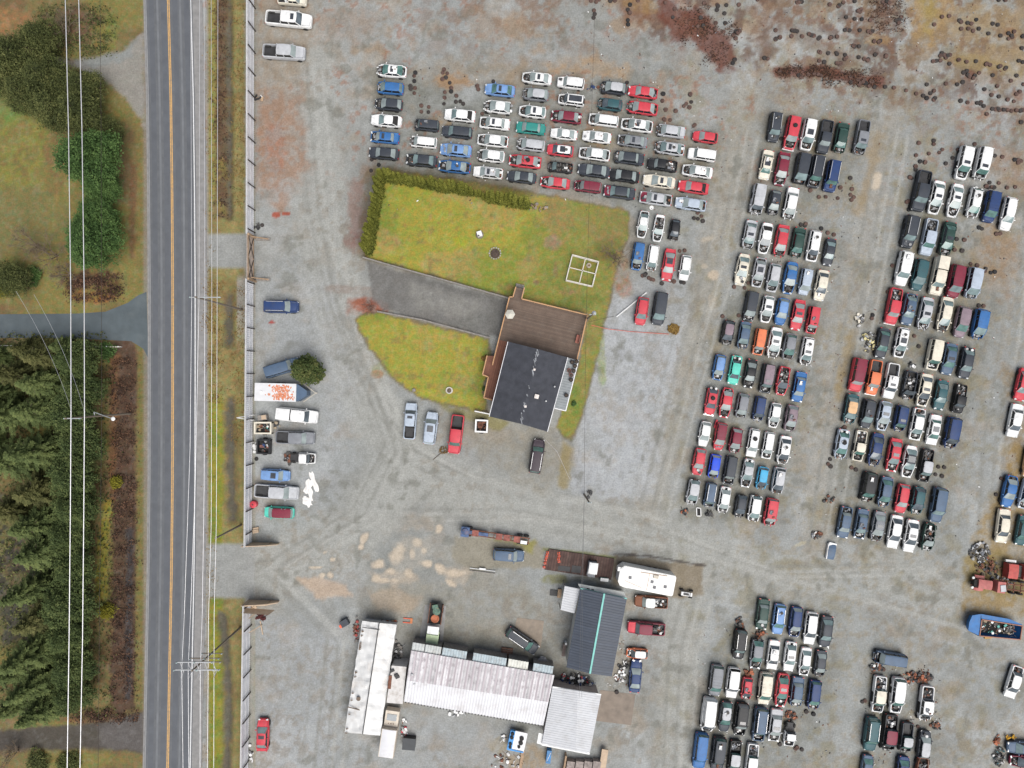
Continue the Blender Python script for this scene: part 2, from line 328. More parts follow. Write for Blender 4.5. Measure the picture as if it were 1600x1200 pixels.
# roadside, east
EV = smooth(322,324.5,U)*smooth(400,394,U)
ent = np.maximum(smooth(6,-2,np.abs(V-392)-24-(400-U)*.10*0), smooth(6,-2,np.abs(V-892)-40))
verge = EV*(1-ent)
paint(verge, (.215,.18,.075), 1, .8)
paint(verge*smooth(.45,.62,N2), (.17,.12,.055), .6, .8)
paint(verge*smooth(.5,.65,N3), (.26,.215,.09), .5, .8)
bandR = smooth(334,338,U+(N3-.5)*8)*smooth(356,352,U+(N3-.5)*6)
paint(verge*bandR*smooth(345,335,V), (.095,.052,.036), .85, .5)
paint(verge*bandR*smooth(.5,.6,N2)*smooth(345,335,V), (.21,.17,.05), .7, .8)
grn = smooth(325,329,U)*smooth(350,346,U+(N3-.5)*6)
paint(verge*grn*smooth(600,640,V), (.20,.20,.022), .85, 1); paint(verge*grn*smooth(600,640,V)*smooth(.5,.6,N2), (.12,.16,.03), .6, 1)
paint(verge*smooth(325,330,U)*smooth(340,336,U)*smooth(320,300,V), (.22,.20,.055), .6, 1)
paint(EV*smooth(380,386,U+(N3-.5)*5), (.30,.30,.29), .8, 0)
paint(verge*smooth(368,372,U)*smooth(560,480,V)*smooth(425,440,V), (.31,.30,.29), .7, 0)
for pts, w in (([(357,-40),(357,120),(357,338)],7),([(357,462),(357,535)],10),([(358,628),(358,700),(362,810)],12),([(346,962),(352,1040),(356,1100),(350,1260)],10)):
    line(pts, w+6, (.13,.10,.055), .6, 4, 6, .5); line(pts, w-1, (.085,.08,.07), .8, 3, 6, .2)
paint(EV*ent, (.27,.275,.262), .9, 0)
# land west of the road
Wm = smooth(232,229,U)
paint(Wm, (.16,.125,.055), 1, .9)
paint(Wm*smooth(.45,.6,N2), (.13,.085,.045), .7, .7); paint(Wm*smooth(.5,.65,N1), (.19,.17,.05), .6, 1)
def wb(x,y,rx,ry,col,a=.85,rot=0,veg=.9): blob(x,y,rx,ry,col,a,.35,.7,rot,veg)
wb(15,270,95,150,(.19,.18,.045)); wb(5,165,50,30,(.11,.19,.05),.8); wb(40,60,60,50,(.24,.14,.075),.8); wb(10,35,40,20,(.30,.16,.07),.7)
wb(120,40,45,35,(.11,.065,.045),.8); wb(165,60,24,30,(.20,.17,.045),.8); wb(175,50,12,30,(.12,.19,.04),.5); wb(85,260,20,60,(.15,.09,.05),.8)
wb(40,345,90,60,(.14,.125,.06),.8); wb(150,440,60,22,(.085,.045,.03),.9); wb(145,462,35,12,(.30,.12,.04),.8); wb(195,430,14,40,(.19,.165,.06),.6)
wb(30,600,60,60,(.09,.075,.03),.8); wb(20,860,60,90,(.035,.035,.03),.9,veg=.3); wb(20,960,60,60,(.045,.045,.04),.9,veg=.3)
line([(195,545),(192,700),(195,900),(192,1095)], 40, (.075,.042,.030), .9, 4, 7, .4); line([(180,560),(176,700),(172,780)], 12, (.22,.11,.05), .6, 4, 6, .4)
line([(222,545),(220,800),(216,1095)], 12, (.15,.125,.045), .9, 2, 3, .9); line([(168,790),(160,860),(158,930)], 16, (.24,.21,.035), .85, 4, 5, 1)
line([(203,830),(200,1090)], 10, (.04,.04,.045), .8, 3, 4, .2)
line([(212,170),(222,250),(220,420)], 14, (.17,.135,.05), .8, 3, 5, .9); line([(208,260),(206,400)], 10, (.14,.075,.04), .8, 3, 5, .6)
poly([(120,100),(185,82),(226,52),(226,200),(212,175),(195,150),(160,125),(125,108)], (.25,.24,.22), .9, 4, 6, 0); poly([(120,96),(190,78),(215,60),(205,90),(150,108)], (.21,.23,.225), .7, 4, 6, 0)
line([(-60,96),(60,92),(130,100)], 12, (.19,.19,.18), .6, 4, 6, 0)
poly([(-60,1143),(120,1132),(190,1122),(226,1108),(226,1180),(170,1170),(-60,1174)], (.062,.055,.050), .92, 4, 4, 0); poly([(150,1135),(226,1112),(226,1176),(160,1165)], (.11,.10,.095), .8, 5, 5, 0)
wb(110,1122,70,8,(.14,.075,.04),.8); wb(150,1188,60,12,(.17,.15,.045),.8)
shoulder = smooth(222,226,U)*smooth(236,233,U); paint(shoulder, (.23,.21,.19), .6, 0)
paint(smooth(321,323,U)*smooth(328,325,U), (.26,.24,.21), .6, 0)
paint(np.clip((N5-.5)*1.2,0,1), (.12,.11,.10), .25); paint(np.clip((.5-N5)*1.2,0,1), (.5,.5,.5), .16)
outd = np.maximum(np.maximum(-60-U,U-1660),np.maximum(-60-V,V-1260)); paint(smooth(10,260,outd), (.17,.16,.085), 1, .8)
nu_, nv_ = len(us), len(vs_)
co = np.zeros((nu_*nv_, 3), np.float32); co[:,0] = ((U-800)/10).ravel(); co[:,1] = ((600-V)/10).ravel()
ii = np.arange(nu_-1)[:,None]*nv_+np.arange(nv_-1)[None,:]
quads = np.stack([ii, ii+1, ii+nv_+1, ii+nv_], -1).reshape(-1,4)[:, ::-1]
# leave the grid flat except for the roadside ditches
for pts, w in (([(357,-40),(357,120),(357,338)],8),([(357,462),(357,535)],11),([(358,628),(358,700),(362,810)],13),([(346,962),(352,1040),(356,1100),(350,1260)],11)):
    co[:,2] -= (np.clip(1-sdline(U,V,pts)/w, 0, 1)**.7*.6).ravel().astype(np.float32)
me = bpy.data.meshes.new("ground"); me.vertices.add(len(co)); me.vertices.foreach_set('co', co.ravel())
me.loops.add(quads.size); me.loops.foreach_set('vertex_index', quads.ravel().astype(np.int32))
me.polygons.add(len(quads)); me.polygons.foreach_set('loop_start', np.arange(0, quads.size, 4, dtype=np.int32))
me.polygons.foreach_set('loop_total', np.full(len(quads), 4, np.int32)); me.update(calc_edges=True)
at = me.color_attributes.new('soil', 'FLOAT_COLOR', 'POINT')
rgba = np.ones((nu_*nv_, 4), np.float32); rgba[:,:3] = np.clip(C, 0, 1).reshape(-1,3); at.data.foreach_set('color', rgba.ravel())
av = me.attributes.new('veg', 'FLOAT', 'POINT'); av.data.foreach_set('value', VEG.ravel().astype(np.float32))
gm = bpy.data.materials.new('gravel_and_soil'); gm.use_nodes = True; n = gm.node_tree; b = n.nodes['Principled BSDF']; b.inputs['Roughness'].default_value = .92
b.inputs['Specular IOR Level'].default_value = .25
A = n.nodes.new('ShaderNodeAttribute'); A.attribute_name = 'soil'; AV = n.nodes.new('ShaderNodeAttribute'); AV.attribute_name = 'veg'
geo = n.nodes.new('ShaderNodeNewGeometry')
def nz_(scale, det=4, rough=.6):
    t = n.nodes.new('ShaderNodeTexNoise'); t.inputs['Scale'].default_value = scale; t.inputs['Detail'].default_value = det; t.inputs['Roughness'].default_value = rough
    n.links.new(geo.outputs['Position'], t.inputs['Vector']); return t
def rng(src, a, b_, c, d):
    t = n.nodes.new('ShaderNodeMapRange'); t.inputs['From Min'].default_value = a; t.inputs['From Max'].default_value = b_; t.inputs['To Min'].default_value = c; t.inputs['To Max'].default_value = d
    n.links.new(src, t.inputs['Value']); return t.outputs[0]
def mulc(a, bsrc):
    t = n.nodes.new('ShaderNodeMix'); t.data_type = 'RGBA'; t.blend_type = 'MULTIPLY'; t.inputs['Factor'].default_value = 1
    n.links.new(a, t.inputs['A']); n.links.new(bsrc, t.inputs['B']); return t.outputs['Result']
def mth(op, a, bb):
    t = n.nodes.new('ShaderNodeMath'); t.operation = op
    for k, q in ((0,a),(1,bb)):
        if isinstance(q, (int,float)): t.inputs[k].default_value = q
        else: n.links.new(q, t.inputs[k])
    return t.outputs[0]
f1 = rng(nz_(3.2,5,.75).outputs['Fac'], .3, .7, .78, 1.22); f2 = rng(nz_(.55,4).outputs['Fac'], .3, .7, .91, 1.09); f3 = rng(nz_(9,2).outputs['Fac'], .3,.7,.9,1.1)
c1 = mulc(mulc(mulc(A.outputs['Color'], f1), f2), f3)
gy = n.nodes.new('ShaderNodeMix'); gy.data_type = 'RGBA'; gy.inputs['A'].default_value = (1.25,1.0,.9,1); gy.inputs['B'].default_value = (.8,1.06,.9,1)
n.links.new(rng(nz_(1.3,5,.7).outputs['Fac'], .38, .62, 0, 1), gy.inputs['Factor'])
vm = n.nodes.new('ShaderNodeMix'); vm.data_type = 'RGBA'; vm.inputs['A'].default_value = (1,1,1,1)
n.links.new(AV.outputs['Fac'], vm.inputs['Factor']); n.links.new(gy.outputs['Result'], vm.inputs['B'])
c2 = mulc(c1, vm.outputs['Result'])
n.links.new(c2, b.inputs['Base Color'])
bp = n.nodes.new('ShaderNodeBump'); bp.inputs['Strength'].default_value = .6; bp.inputs['Distance'].default_value = .06
n.links.new(nz_(5,4,.7).outputs['Fac'], bp.inputs['Height']); n.links.new(bp.outputs[0], b.inputs['Normal'])
me.materials.append(gm)
ground = bpy.data.objects.new("ground", me); COL.objects.link(ground); ground['kind'] = 'structure'
# ------------------------------------------------------------------ road
def strip(name, left, right, z, m):
    mb = MB(); vs = []
    for (a,y),(c,_) in zip(left, right): vs += [P(a,y)[:2]+(z,), P(c,y)[:2]+(z,)]
    mb.add(vs, [(2*i,2*i+2,2*i+3,2*i+1) for i in range(len(left)-1)])
    return struct(name, mb.build(name, m))
YS = [-900,-300,0,150,300,450,600,750,900,1050,1200,1500,2100]
CX = [236,252,263,267,269,270,270,269.7,268,265,262,255,240]
RD = mat('asphalt', (.115,.121,.130), .85, var=.10, vscale=.8, dirt=(.17,.175,.18), dirt_amt=.35)
# wheel-track wear along the road
nn = RD.node_tree
SH = mat('shoulder_asphalt', (.235,.23,.225), .9, var=.16, vscale=1.2, dirt=(.30,.29,.28), dirt_amt=.6)
YL = mat('yellow_line_paint', (.62,.36,.12), .7, var=.15, vscale=3, dirt=(.2,.19,.18), dirt_amt=.75)
WL = mat('white_line_paint', (.66,.66,.66), .7, var=.1, vscale=3, dirt=(.3,.3,.3), dirt_amt=.4)
off = lambda dx: [(c+dx, y) for c, y in zip(CX, YS)]
lo_l = [(c-d, y) for c,y,d in zip(CX,YS,[38]*13)]
strip('road', off(-38.5), off(53.5), .02, RD)
strip('road_shoulder', off(37.5), off(53.2), .024, SH)
strip('road_shoulder', off(-39), off(-36.2), .024, SH)
strip('road_marking', off(-1.9), off(-.5), .028, YL); strip('road_marking', off(.4), off(1.8), .028, YL)
strip('road_marking', off(34.2), off(35.9), .028, WL); strip('road_marking', off(-35.6), off(-34.6), .028, mat('worn_line', (.3,.3,.3), .8))
TR = mat('tyre_track_wear', (.155,.163,.175), .8, var=.12, vscale=.6, dirt=(.12,.13,.145), dirt_amt=.7)
for a in (-19,-0+16.5): strip('road_wear', off(a), off(a+3.2), .0245, TR)
TR2 = mat('tyre_track_dark', (.10,.107,.12), .8, var=.1, vscale=.5, dirt=(.12,.13,.145), dirt_amt=.8)
for a in (-31,-12,6,24): strip('road_wear', off(a), off(a+8), .0235, TR2)
SRD = mat('side_road_asphalt', (.085,.105,.115), .85, var=.16, vscale=.5, dirt=(.12,.14,.145), dirt_amt=.6)
mb = MB(); pl = [(-900,492),(0,491),(120,490),(165,487),(200,473),(215,462),(229,456),(232,560),(224,545),(205,533),(120,529),(0,528),(-900,528)]
mb.prism([P(*q)[:2] for q in pl][::-1], -.1, .012); struct('side_road', mb.build('side_road', SRD))
def slab(name, pts, m, z=.03):
    mb = MB(); mb.prism([P(*q)[:2] for q in pts][::-1], -.1, z); return struct(name, mb.build(name, m))
slab('concrete_pad', [(938,1078),(993,1085),(986,1133),(930,1126)], mat('pad_brown', (.23,.19,.155), .9, var=.15, vscale=.9, dirt=(.14,.12,.1), dirt_amt=.6))
slab('concrete_pad', [(664,945),(697,947),(692,1004),(655,998)], mat('pad_grey', (.27,.265,.26), .9, var=.15, vscale=.9, dirt=(.18,.17,.15), dirt_amt=.6))
slab('concrete_pad', [(808,965),(850,970),(845,1012),(835,1018),(800,1000)], mat('pad_tan', (.26,.215,.17), .9, var=.15, vscale=.9, dirt=(.16,.14,.12), dirt_amt=.6))
# ------------------------------------------------------------------ cars
PC = {'w':('white',(.78,.78,.77)),'c':('cream',(.70,.65,.54)),'s':('silver',(.47,.48,.50)),'z':('pale blue-grey',(.42,.48,.56)),
 'g':('grey',(.22,.23,.25)),'d':('charcoal',(.048,.055,.068)),'k':('black',(.022,.023,.026)),'b':('blue',(.045,.15,.37)),'l':('light blue',(.17,.30,.55)),
 'n':('navy',(.028,.055,.15)),'u':('slate blue',(.085,.13,.20)),'y':('sky blue',(.07,.38,.62)),'r':('red',(.56,.06,.08)),'m':('maroon',(.20,.028,.05)),
 't':('green',(.04,.25,.22)),'e':('dark green',(.03,.065,.055)),'x':('dark teal',(.04,.105,.12)),'q':('turquoise',(.11,.58,.46)),'o':('orange',(.72,.20,.09)),
 'j':('dark mauve',(.055,.042,.052)),'p':('mauve',(.25,.19,.22)),'a':('tan',(.70,.45,.25)),'i':('pale green',(.55,.66,.42)),'f':('rusty',(.20,.085,.05)),'h':('royal blue',(.02,.08,.62))}
for k,(nm,c) in PC.items():
    m = mat('paint_'+nm.replace(' ','_').replace('-','_'), c, .42 if k not in 'fa' else .7, var=.09, vscale=1.3, dirt=tuple(x*.62+.028 for x in c), dirt_amt=.75, spec=.25)
    m.node_tree.nodes['Principled BSDF'].inputs['Coat Weight'].default_value = 0
def pm(k): return MATS['paint_'+PC[k][0].replace(' ','_').replace('-','_')]
GLS = [mat('windshield_glass', (.18,.245,.245), .12, var=.35, vscale=.9, spec=.9), mat('windshield_glass_dusty', (.28,.325,.32), .25, var=.25, vscale=.9, spec=.7),
       mat('windshield_glass_green', (.09,.18,.16), .1, var=.4, vscale=1.1, spec=.9), mat('windshield_glass_dark', (.09,.11,.125), .12, var=.4, vscale=1, spec=.9)]
DG = mat('side_glass', (.02,.024,.028), .15, spec=.8); SRF = mat('sunroof_glass', (.05,.055,.065), .15, spec=.8, var=.3)
INT = mat('dark_interior', (.022,.021,.02), .9, var=.5, vscale=2.5); TY = mat('tyre_rubber', (.022,.021,.021), .85, var=.2)
RIM = mat('wheel_rim', (.22,.21,.20), .5, metal=.4, var=.3); CHR = mat('bright_trim', (.72,.72,.72), .3, metal=.3); HL = mat('headlight_lens', (.62,.64,.64), .15, spec=.9)
TL = mat('tail_light_lens', (.45,.02,.02), .25); RUSTM = mat('rusty_metal', (.16,.07,.045), .9, var=.4, vscale=3, dirt=(.28,.12,.05), dirt_amt=.7)
ALU = mat('aluminium_parts', (.34,.34,.34), .5, metal=.5, var=.4, vscale=3); ENG = mat('engine_grime', (.07,.065,.06), .7, var=.6, vscale=4)
SEAT = mat('seat_fabric', (.13,.125,.12), .95, var=.4, vscale=3); SEAT2 = mat('tan_trim', (.34,.28,.2), .9, var=.3, vscale=3); BLK = mat('black_plastic', (.03,.03,.032), .6, var=.3)
# type: (name, category, L, W, H, belt, cowl x, roof front x, roof rear x, rear glass base x)
TYPES = {'s':('sedan','sedan',4.6,1.78,1.42,.90,1.18,.42,-1.12,-1.76),'q':('coupe','coupe',4.5,1.76,1.32,.86,1.1,.32,-.85,-1.62),
 'h':('hatchback','hatchback',4.0,1.72,1.46,.93,1.12,.42,-1.45,-1.82),'w':('station_wagon','station wagon',4.6,1.78,1.46,.92,1.22,.5,-1.85,-2.12),
 'u':('sport_utility','suv',4.6,1.86,1.72,1.05,1.24,.66,-1.92,-2.14),'v':('minivan','minivan',4.8,1.92,1.74,1.02,1.62,.82,-2.05,-2.24),
 'p':('pickup_truck','pickup truck',5.4,1.92,1.74,1.08,1.5,.98,-.42,-.52),'P':('pickup_truck','pickup truck',5.9,1.98,1.80,1.12,1.72,1.15,-.75,-.86),
 'k':('cargo_van','cargo van',4.9,1.95,2.05,1.15,1.95,1.3,-2.25,-2.38)}
TYPES['s2']=('sedan','sedan',4.62,1.80,1.40,.93,1.05,.2,-1.0,-1.72); TYPES['s3']=('sedan','sedan',4.58,1.74,1.41,.90,1.32,.66,-1.0,-1.42)
TYPES['h2']=('hatchback','hatchback',3.98,1.74,1.48,.95,.98,.2,-1.32,-1.8); TYPES['u2']=('sport_utility','suv',4.63,1.84,1.78,1.08,1.32,.9,-2.08,-2.2)
TYPES['v2']=('minivan','minivan',4.82,1.93,1.72,1.0,1.45,.5,-1.95,-2.22); TYPES['w2']=('station_wagon','station wagon',4.64,1.76,1.45,.92,1.34,.7,-1.95,-2.18)
ROUND = {4.62:(.70,.80),4.58:(.93,.95),3.98:(.68,.78),4.63:(.93,.97),4.82:(.70,.88),4.64:(.92,.95),5.4:(.9,.98),5.9:(.9,.98),4.5:(.74,.84)}
def outl(L, W, ins, x0=None, x1=None, nx=14, fn=.80, rn=.9):
    fn, rn = ROUND.get(L, (fn, rn))
    hl, hw = L/2-ins, W/2-ins; pts = []
    a = -hl if x0 is None else x0; b = hl if x1 is None else x1
    def w(x):
        t = x/hl; e = fn if t > 0 else rn
        core = 1-(1-e)*abs(t)**2.4
        d = max(0., 1-abs(t)); r = .085
        if d < r: core *= (.72+.28*math.sqrt(max(0,1-((r-d)/r)**2)))
        return hw*core
    xs = [a+(b-a)*(.5-.5*math.cos(math.pi*i/nx)) for i in range(nx+1)]
    return [(x, w(x)) for x in xs], w
def shell(T, ins_list, x0=None, x1=None):     # rings (inset, zfun)
    mb = MB(); rings = []
    nm,ct,L,W_,H,B,xc,r1,r2,xb = T
    for ins, zf, mi in ins_list:
        pts, w = outl(L, W_, ins, None if x0 is None else x0+ins*.0, None if x1 is None else x1, 14)
        ring = [(x, y, zf(x)) for x, y in pts]+[(x, -y, zf(x)) for x, y in pts[::-1]]
        rings.append((ring, mi))
    n = len(rings[0][0])
    for k in range(len(rings)-1):
        o = len(mb.v); mb.v += rings[k][0]+rings[k+1][0]
        mb.f += [(o+i, o+(i+1)%n, o+n+(i+1)%n, o+n+i) for i in range(n)]; mb.m += [rings[k+1][1]]*n
    o = len(mb.v); mb.v += rings[-1][0]; h = n//2
    mb.f += [(o+i, o+i+1, o+n-2-i, o+n-1-i) for i in range(h-1)]; mb.m += [1]*(h-1)
    return mb
MC = {}
def cm(key, fn):
    if key not in MC: MC[key] = fn()
    return MC[key]
def ztop(T):
    nm,ct,L,W_,H,B,xc,r1,r2,xb = T
    def z(x):
        if x > xc: return B-.02-.17*((x-xc)/(L/2-xc))**1.6*(1.25 if nm in('sedan','coupe') else .9)
        if x < xb: return B+.03-.10*((xb-x)/max(.1,(L/2+xb)))**2
        return B
    return z
def body_mesh(t, c, front, rear, bed):
    T = TYPES[t]; nm,ct,L,W_,H,B,xc,r1,r2,xb = T; zt = ztop(T)
    x1 = (xc+.42) if front else None; x0 = (xb-.12) if rear == 'X' else None
    fl = .60 if not bed else .62
    mb = shell(T, [(.07,lambda x:.24,0),(.0,lambda x:.46,1),(.0,lambda x:zt(x)*.72,0),(.035,lambda x:zt(x)-.04,0),(.06,lambda x:zt(x),0),(.17,lambda x:zt(x)+.012,0),(.185,lambda x:fl,0)], x0, x1)  # lower flank ring takes the dark interior colour as painted shade
    # pillars
    hw = W_/2; wt = hw-.30 if t[0] not in 'vkuPp' else hw-.24; wb = hw-.11
    pil = [(xc-.06,r1),((r1+r2)/2+.05,(r1+r2)/2),(xb,r2)]
    if nm in ('minivan','sport_utility','station_wagon','cargo_van'): pil.insert(2, ((r1+2.2*r2)/3.2,(r1+2.2*r2)/3.2-.03))
    for s in (-1,1):
        for xa, xe in pil: mb.beam((xa, s*wb, B), (xe, s*wt, H-.04), .07, .09, 0)
        if nm == 'cargo_van': mb.add([(r1-.25,s*wb,B),(xb,s*wb,B),(r2,s*wt,H-.03),(r1-.3,s*wt,H-.03)],[(0,1,2,3)],0)
        if not front:      # fog of bumper corners
            mb.box((L/2-.12, s*(hw-.42), .5), (.12,.28,.14), 0, 2)
    if front:
        for s in (-1,1):
            mb.beam((xc+.3, s*.42, .5), (L/2-.25, s*.42, .52), .12, .14, 0); mb.beam((xc+.3, s*.66, .78), (L/2-.55, s*.62, .66), .13, .1, 0)
        mb.beam((L/2-.42,-.5,.42),(L/2-.42,.5,.44),.1,.1,2)
    if t[0] in 'pP':
        hb = W_/2-.17
        mb.add([(xb-.04,-hb,.64),(xb-.04,hb,.64),(xb-.04,hb,B+.01),(xb-.04,-hb,B+.01)],[(0,1,2,3)],0)
        for s in (-1,1): mb.box(((xb-L/2)/2-.35, s*(hb-.12), .74), (.8,.24,.26), 0, 1)
    return mb.mesh('body', [pm(c), INT, ALU])
def hood_mesh(t, c, small=0):
    T = TYPES[t]; nm,ct,L,W_,H,B,xc,r1,r2,xb = T; zt = ztop(T); _, w = outl(L, W_, 0)
    xn = L/2-.14
    mb = MB()
    def f(a, b_):
        x = xc+.02+(xn-xc)*a; y = (b_*2-1)
        x -= .16*a*y*y*(1 if nm not in('pickup_truck',) else .4)
        ww = max(.2, w(x)-.13); return (x, y*ww, zt(x)+.02+.045*(1-y*y)+.015*math.sin(a*3.1))
    mb.grid(f, 7, 8, 0, .05); return mb.mesh('hood', [pm(c)], True)
def trunk_mesh(t, c):
    T = TYPES[t]; nm,ct,L,W_,H,B,xc,r1,r2,xb = T; zt = ztop(T); _, w = outl(L, W_, 0); xe = -L/2+.09
    def f(a, b_):
        x = xb-.03+(xe-xb)*a; y = b_*2-1; x += .12*a*y*y
        return (x, y*max(.2, w(x)-.13), zt(x)+.02+.03*(1-y*y))
    mb = MB(); mb.grid(f, 4, 8, 0, .05); return mb.mesh('trunk_lid', [pm(c)], True)
def roof_mesh(t, c, rr):
    T = TYPES[t]; nm,ct,L,W_,H,B,xc,r1,r2,xb = T; hw = W_/2; wt = hw-.27 if t[0] not in 'vkuPp' else hw-.21
    def f(a, b_):
        x = r1+(r2-r1)*a; y = b_*2-1; x += (.08*(1-a)*(1-y*y) if a < .5 else -.05*a*(1-y*y)); e = 1-.05*abs(a*2-1)**3
        return (x, y*wt*e, H-.045*(y*y)-.05*(a*2-1)**2-.02*max(0,abs(y)-.8)*5)
    mb = MB(); mb.grid(f, 8, 8, 0, .07)
    ms = [pm(c)]
    if rr:
        ms.append(CHR)
        for s in (-1,1): mb.beam((r1-.15, s*(wt-.07), H+.04), (r2+.2, s*(wt-.07), H+.03), .05, .05, 1)
    if t[0] in 'vk' :
        for k in range(4): mb.beam((r1-.35-k*.45, -wt+.15, H-.0), (r1-.35-k*.45, wt-.15, H-.0), .03, .02, 0)
    return mb.mesh('roof', ms, False)
def glass_mesh(t, rear, g, hole=False):
    T = TYPES[t]; nm,ct,L,W_,H,B,xc,r1,r2,xb = T; hw = W_/2; wt = (hw-.30 if t[0] not in 'vkuPp' else hw-.24)
    def f(a, b_):
        y = b_*2-1
        if not rear: x = xc-.05+(r1-xc+.07)*a+.12*(1-y*y)*(1-a*.4); z = B+.01+(H-.06-B)*a**.9; w_ = (hw-.15)+(wt-hw+.15)*a
        else: x = xb+.04+(r2-xb-.05)*a-.07*(1-y*y)*(1-a*.5); z = B+.02+(H-.08-B)*a**.9; w_ = (hw-.18)+(wt-hw+.18)*a
        return (x, y*w_, z)
    mb = MB(); mb.grid(f, 4, 8, 0)
    return mb.mesh('rear_window' if rear else 'windshield', [INT if hole else GLS[g]], True)
def sidewin_mesh(t, s):
    T = TYPES[t]; nm,ct,L,W_,H,B,xc,r1,r2,xb = T; hw = W_/2; wt = hw-.31 if t[0] not in 'vkuPp' else hw-.25; wb = hw-.14
    mb = MB(); xr = xb+.08 if nm != 'cargo_van' else r1-.5
    mb.add([(xc-.12,s*wb,B+.01),(xr,s*wb,B+.01),(max(r2+.04,xr),s*wt,H-.07),(r1-.06,s*wt,H-.07)],[(0,1,2,3)],0)
    return mb.mesh('side_window', [DG])
def wheel_mesh():
    mb = MB(); rot = lambda p: (p[0], p[2], p[1])
    a = MB(); a.lathe([(.18,-.1),(.32,-.1),(.335,0),(.32,.1),(.18,.1)], n=14); b_ = MB(); b_.lathe([(.06,-.09),(.19,-.085),(.19,.085),(.06,.07)], n=10)
    mb.add([rot(p) for p in a.v], a.f, 0); mb.add([rot(p) for p in b_.v], b_.f, 1); return mb.mesh('wheel', [TY, RIM], True)
def engine_mesh(t, k, front):
    T = TYPES[t]; nm,ct,L,W_,H,B,xc,r1,r2,xb = T; R = random.Random(k*31+ord(t[0])); mb = MB(); x1 = L/2-.45
    mb.box(((xc+x1)/2+.05, R.uniform(-.1,.1), .68), (.42,.5,.22), R.uniform(-.1,.1), 0); mb.box(((xc+x1)/2+.02, 0, .81), (.3,.34,.08), R.uniform(-.2,.2), R.choice([1,0,1,3]))
    for i in range(7):
        x = R.uniform(xc+.12, x1); y = R.uniform(-.52,.52); mb.box((x,y,R.uniform(.62,.80)), (R.uniform(.08,.3),R.uniform(.08,.25),R.uniform(.06,.14)), R.uniform(0,3), R.choice([0,1,2,3,0,0]))
    for i in range(4):
        mb.bar((R.uniform(xc+.1,x1),R.uniform(-.5,.5),.8),(R.uniform(xc+.1,x1),R.uniform(-.5,.5),.78),.035,5,R.choice([1,3,0,4]))
    mb.lathe([(.12,.0),(.12,.06),(.05,.07)],(R.uniform(xc+.1,xc+.3),R.choice([-.45,.45]),.76),8,R.choice([0,1]))
    return mb.mesh('engine', [ENG, ALU, RUSTM, BLK, CHR])
def junk_mesh(x0, x1, hw, z, k, n=14, mats=None, name='scrap_load', spread=.3):
    R = random.Random(k); mb = MB(); ms = mats or [ENG, ALU, RUSTM, BLK, SEAT, pm('w'), pm('g')]
    for i in range(n):
        x = R.uniform(x0,x1); y = R.uniform(-hw,hw); c = R.randrange(len(ms)); q = R.random(); zz = z+R.uniform(0,spread)
        if q < .45: mb.box((x,y,zz),(R.uniform(.1,.55),R.uniform(.08,.3),R.uniform(.04,.16)),R.uniform(0,3),c,R.uniform(-.4,.4),R.uniform(-.4,.4))
        elif q < .7: mb.bar((x,y,zz),(x+R.uniform(-.5,.5),y+R.uniform(-.3,.3),zz+R.uniform(-.1,.15)),R.uniform(.02,.05),5,c)
        elif q < .85: mb.lathe([(.06,0),(.2,.0),(.22,.05),(.2,.12),(.06,.12)],(x,y,zz),9,c)
        else: mb.grid(lambda a,b_: (x+(a-.5)*.6,y+(b_-.5)*.4,zz+.05+.08*math.sin(a*5+b_*3)),3,3,c)
    return mb.mesh(name, ms)
WM = None
def part(root, name, me, loc=None, rz=0, parent=None):
    return place(name, me, parent or root, loc, rz)
CN = [0]
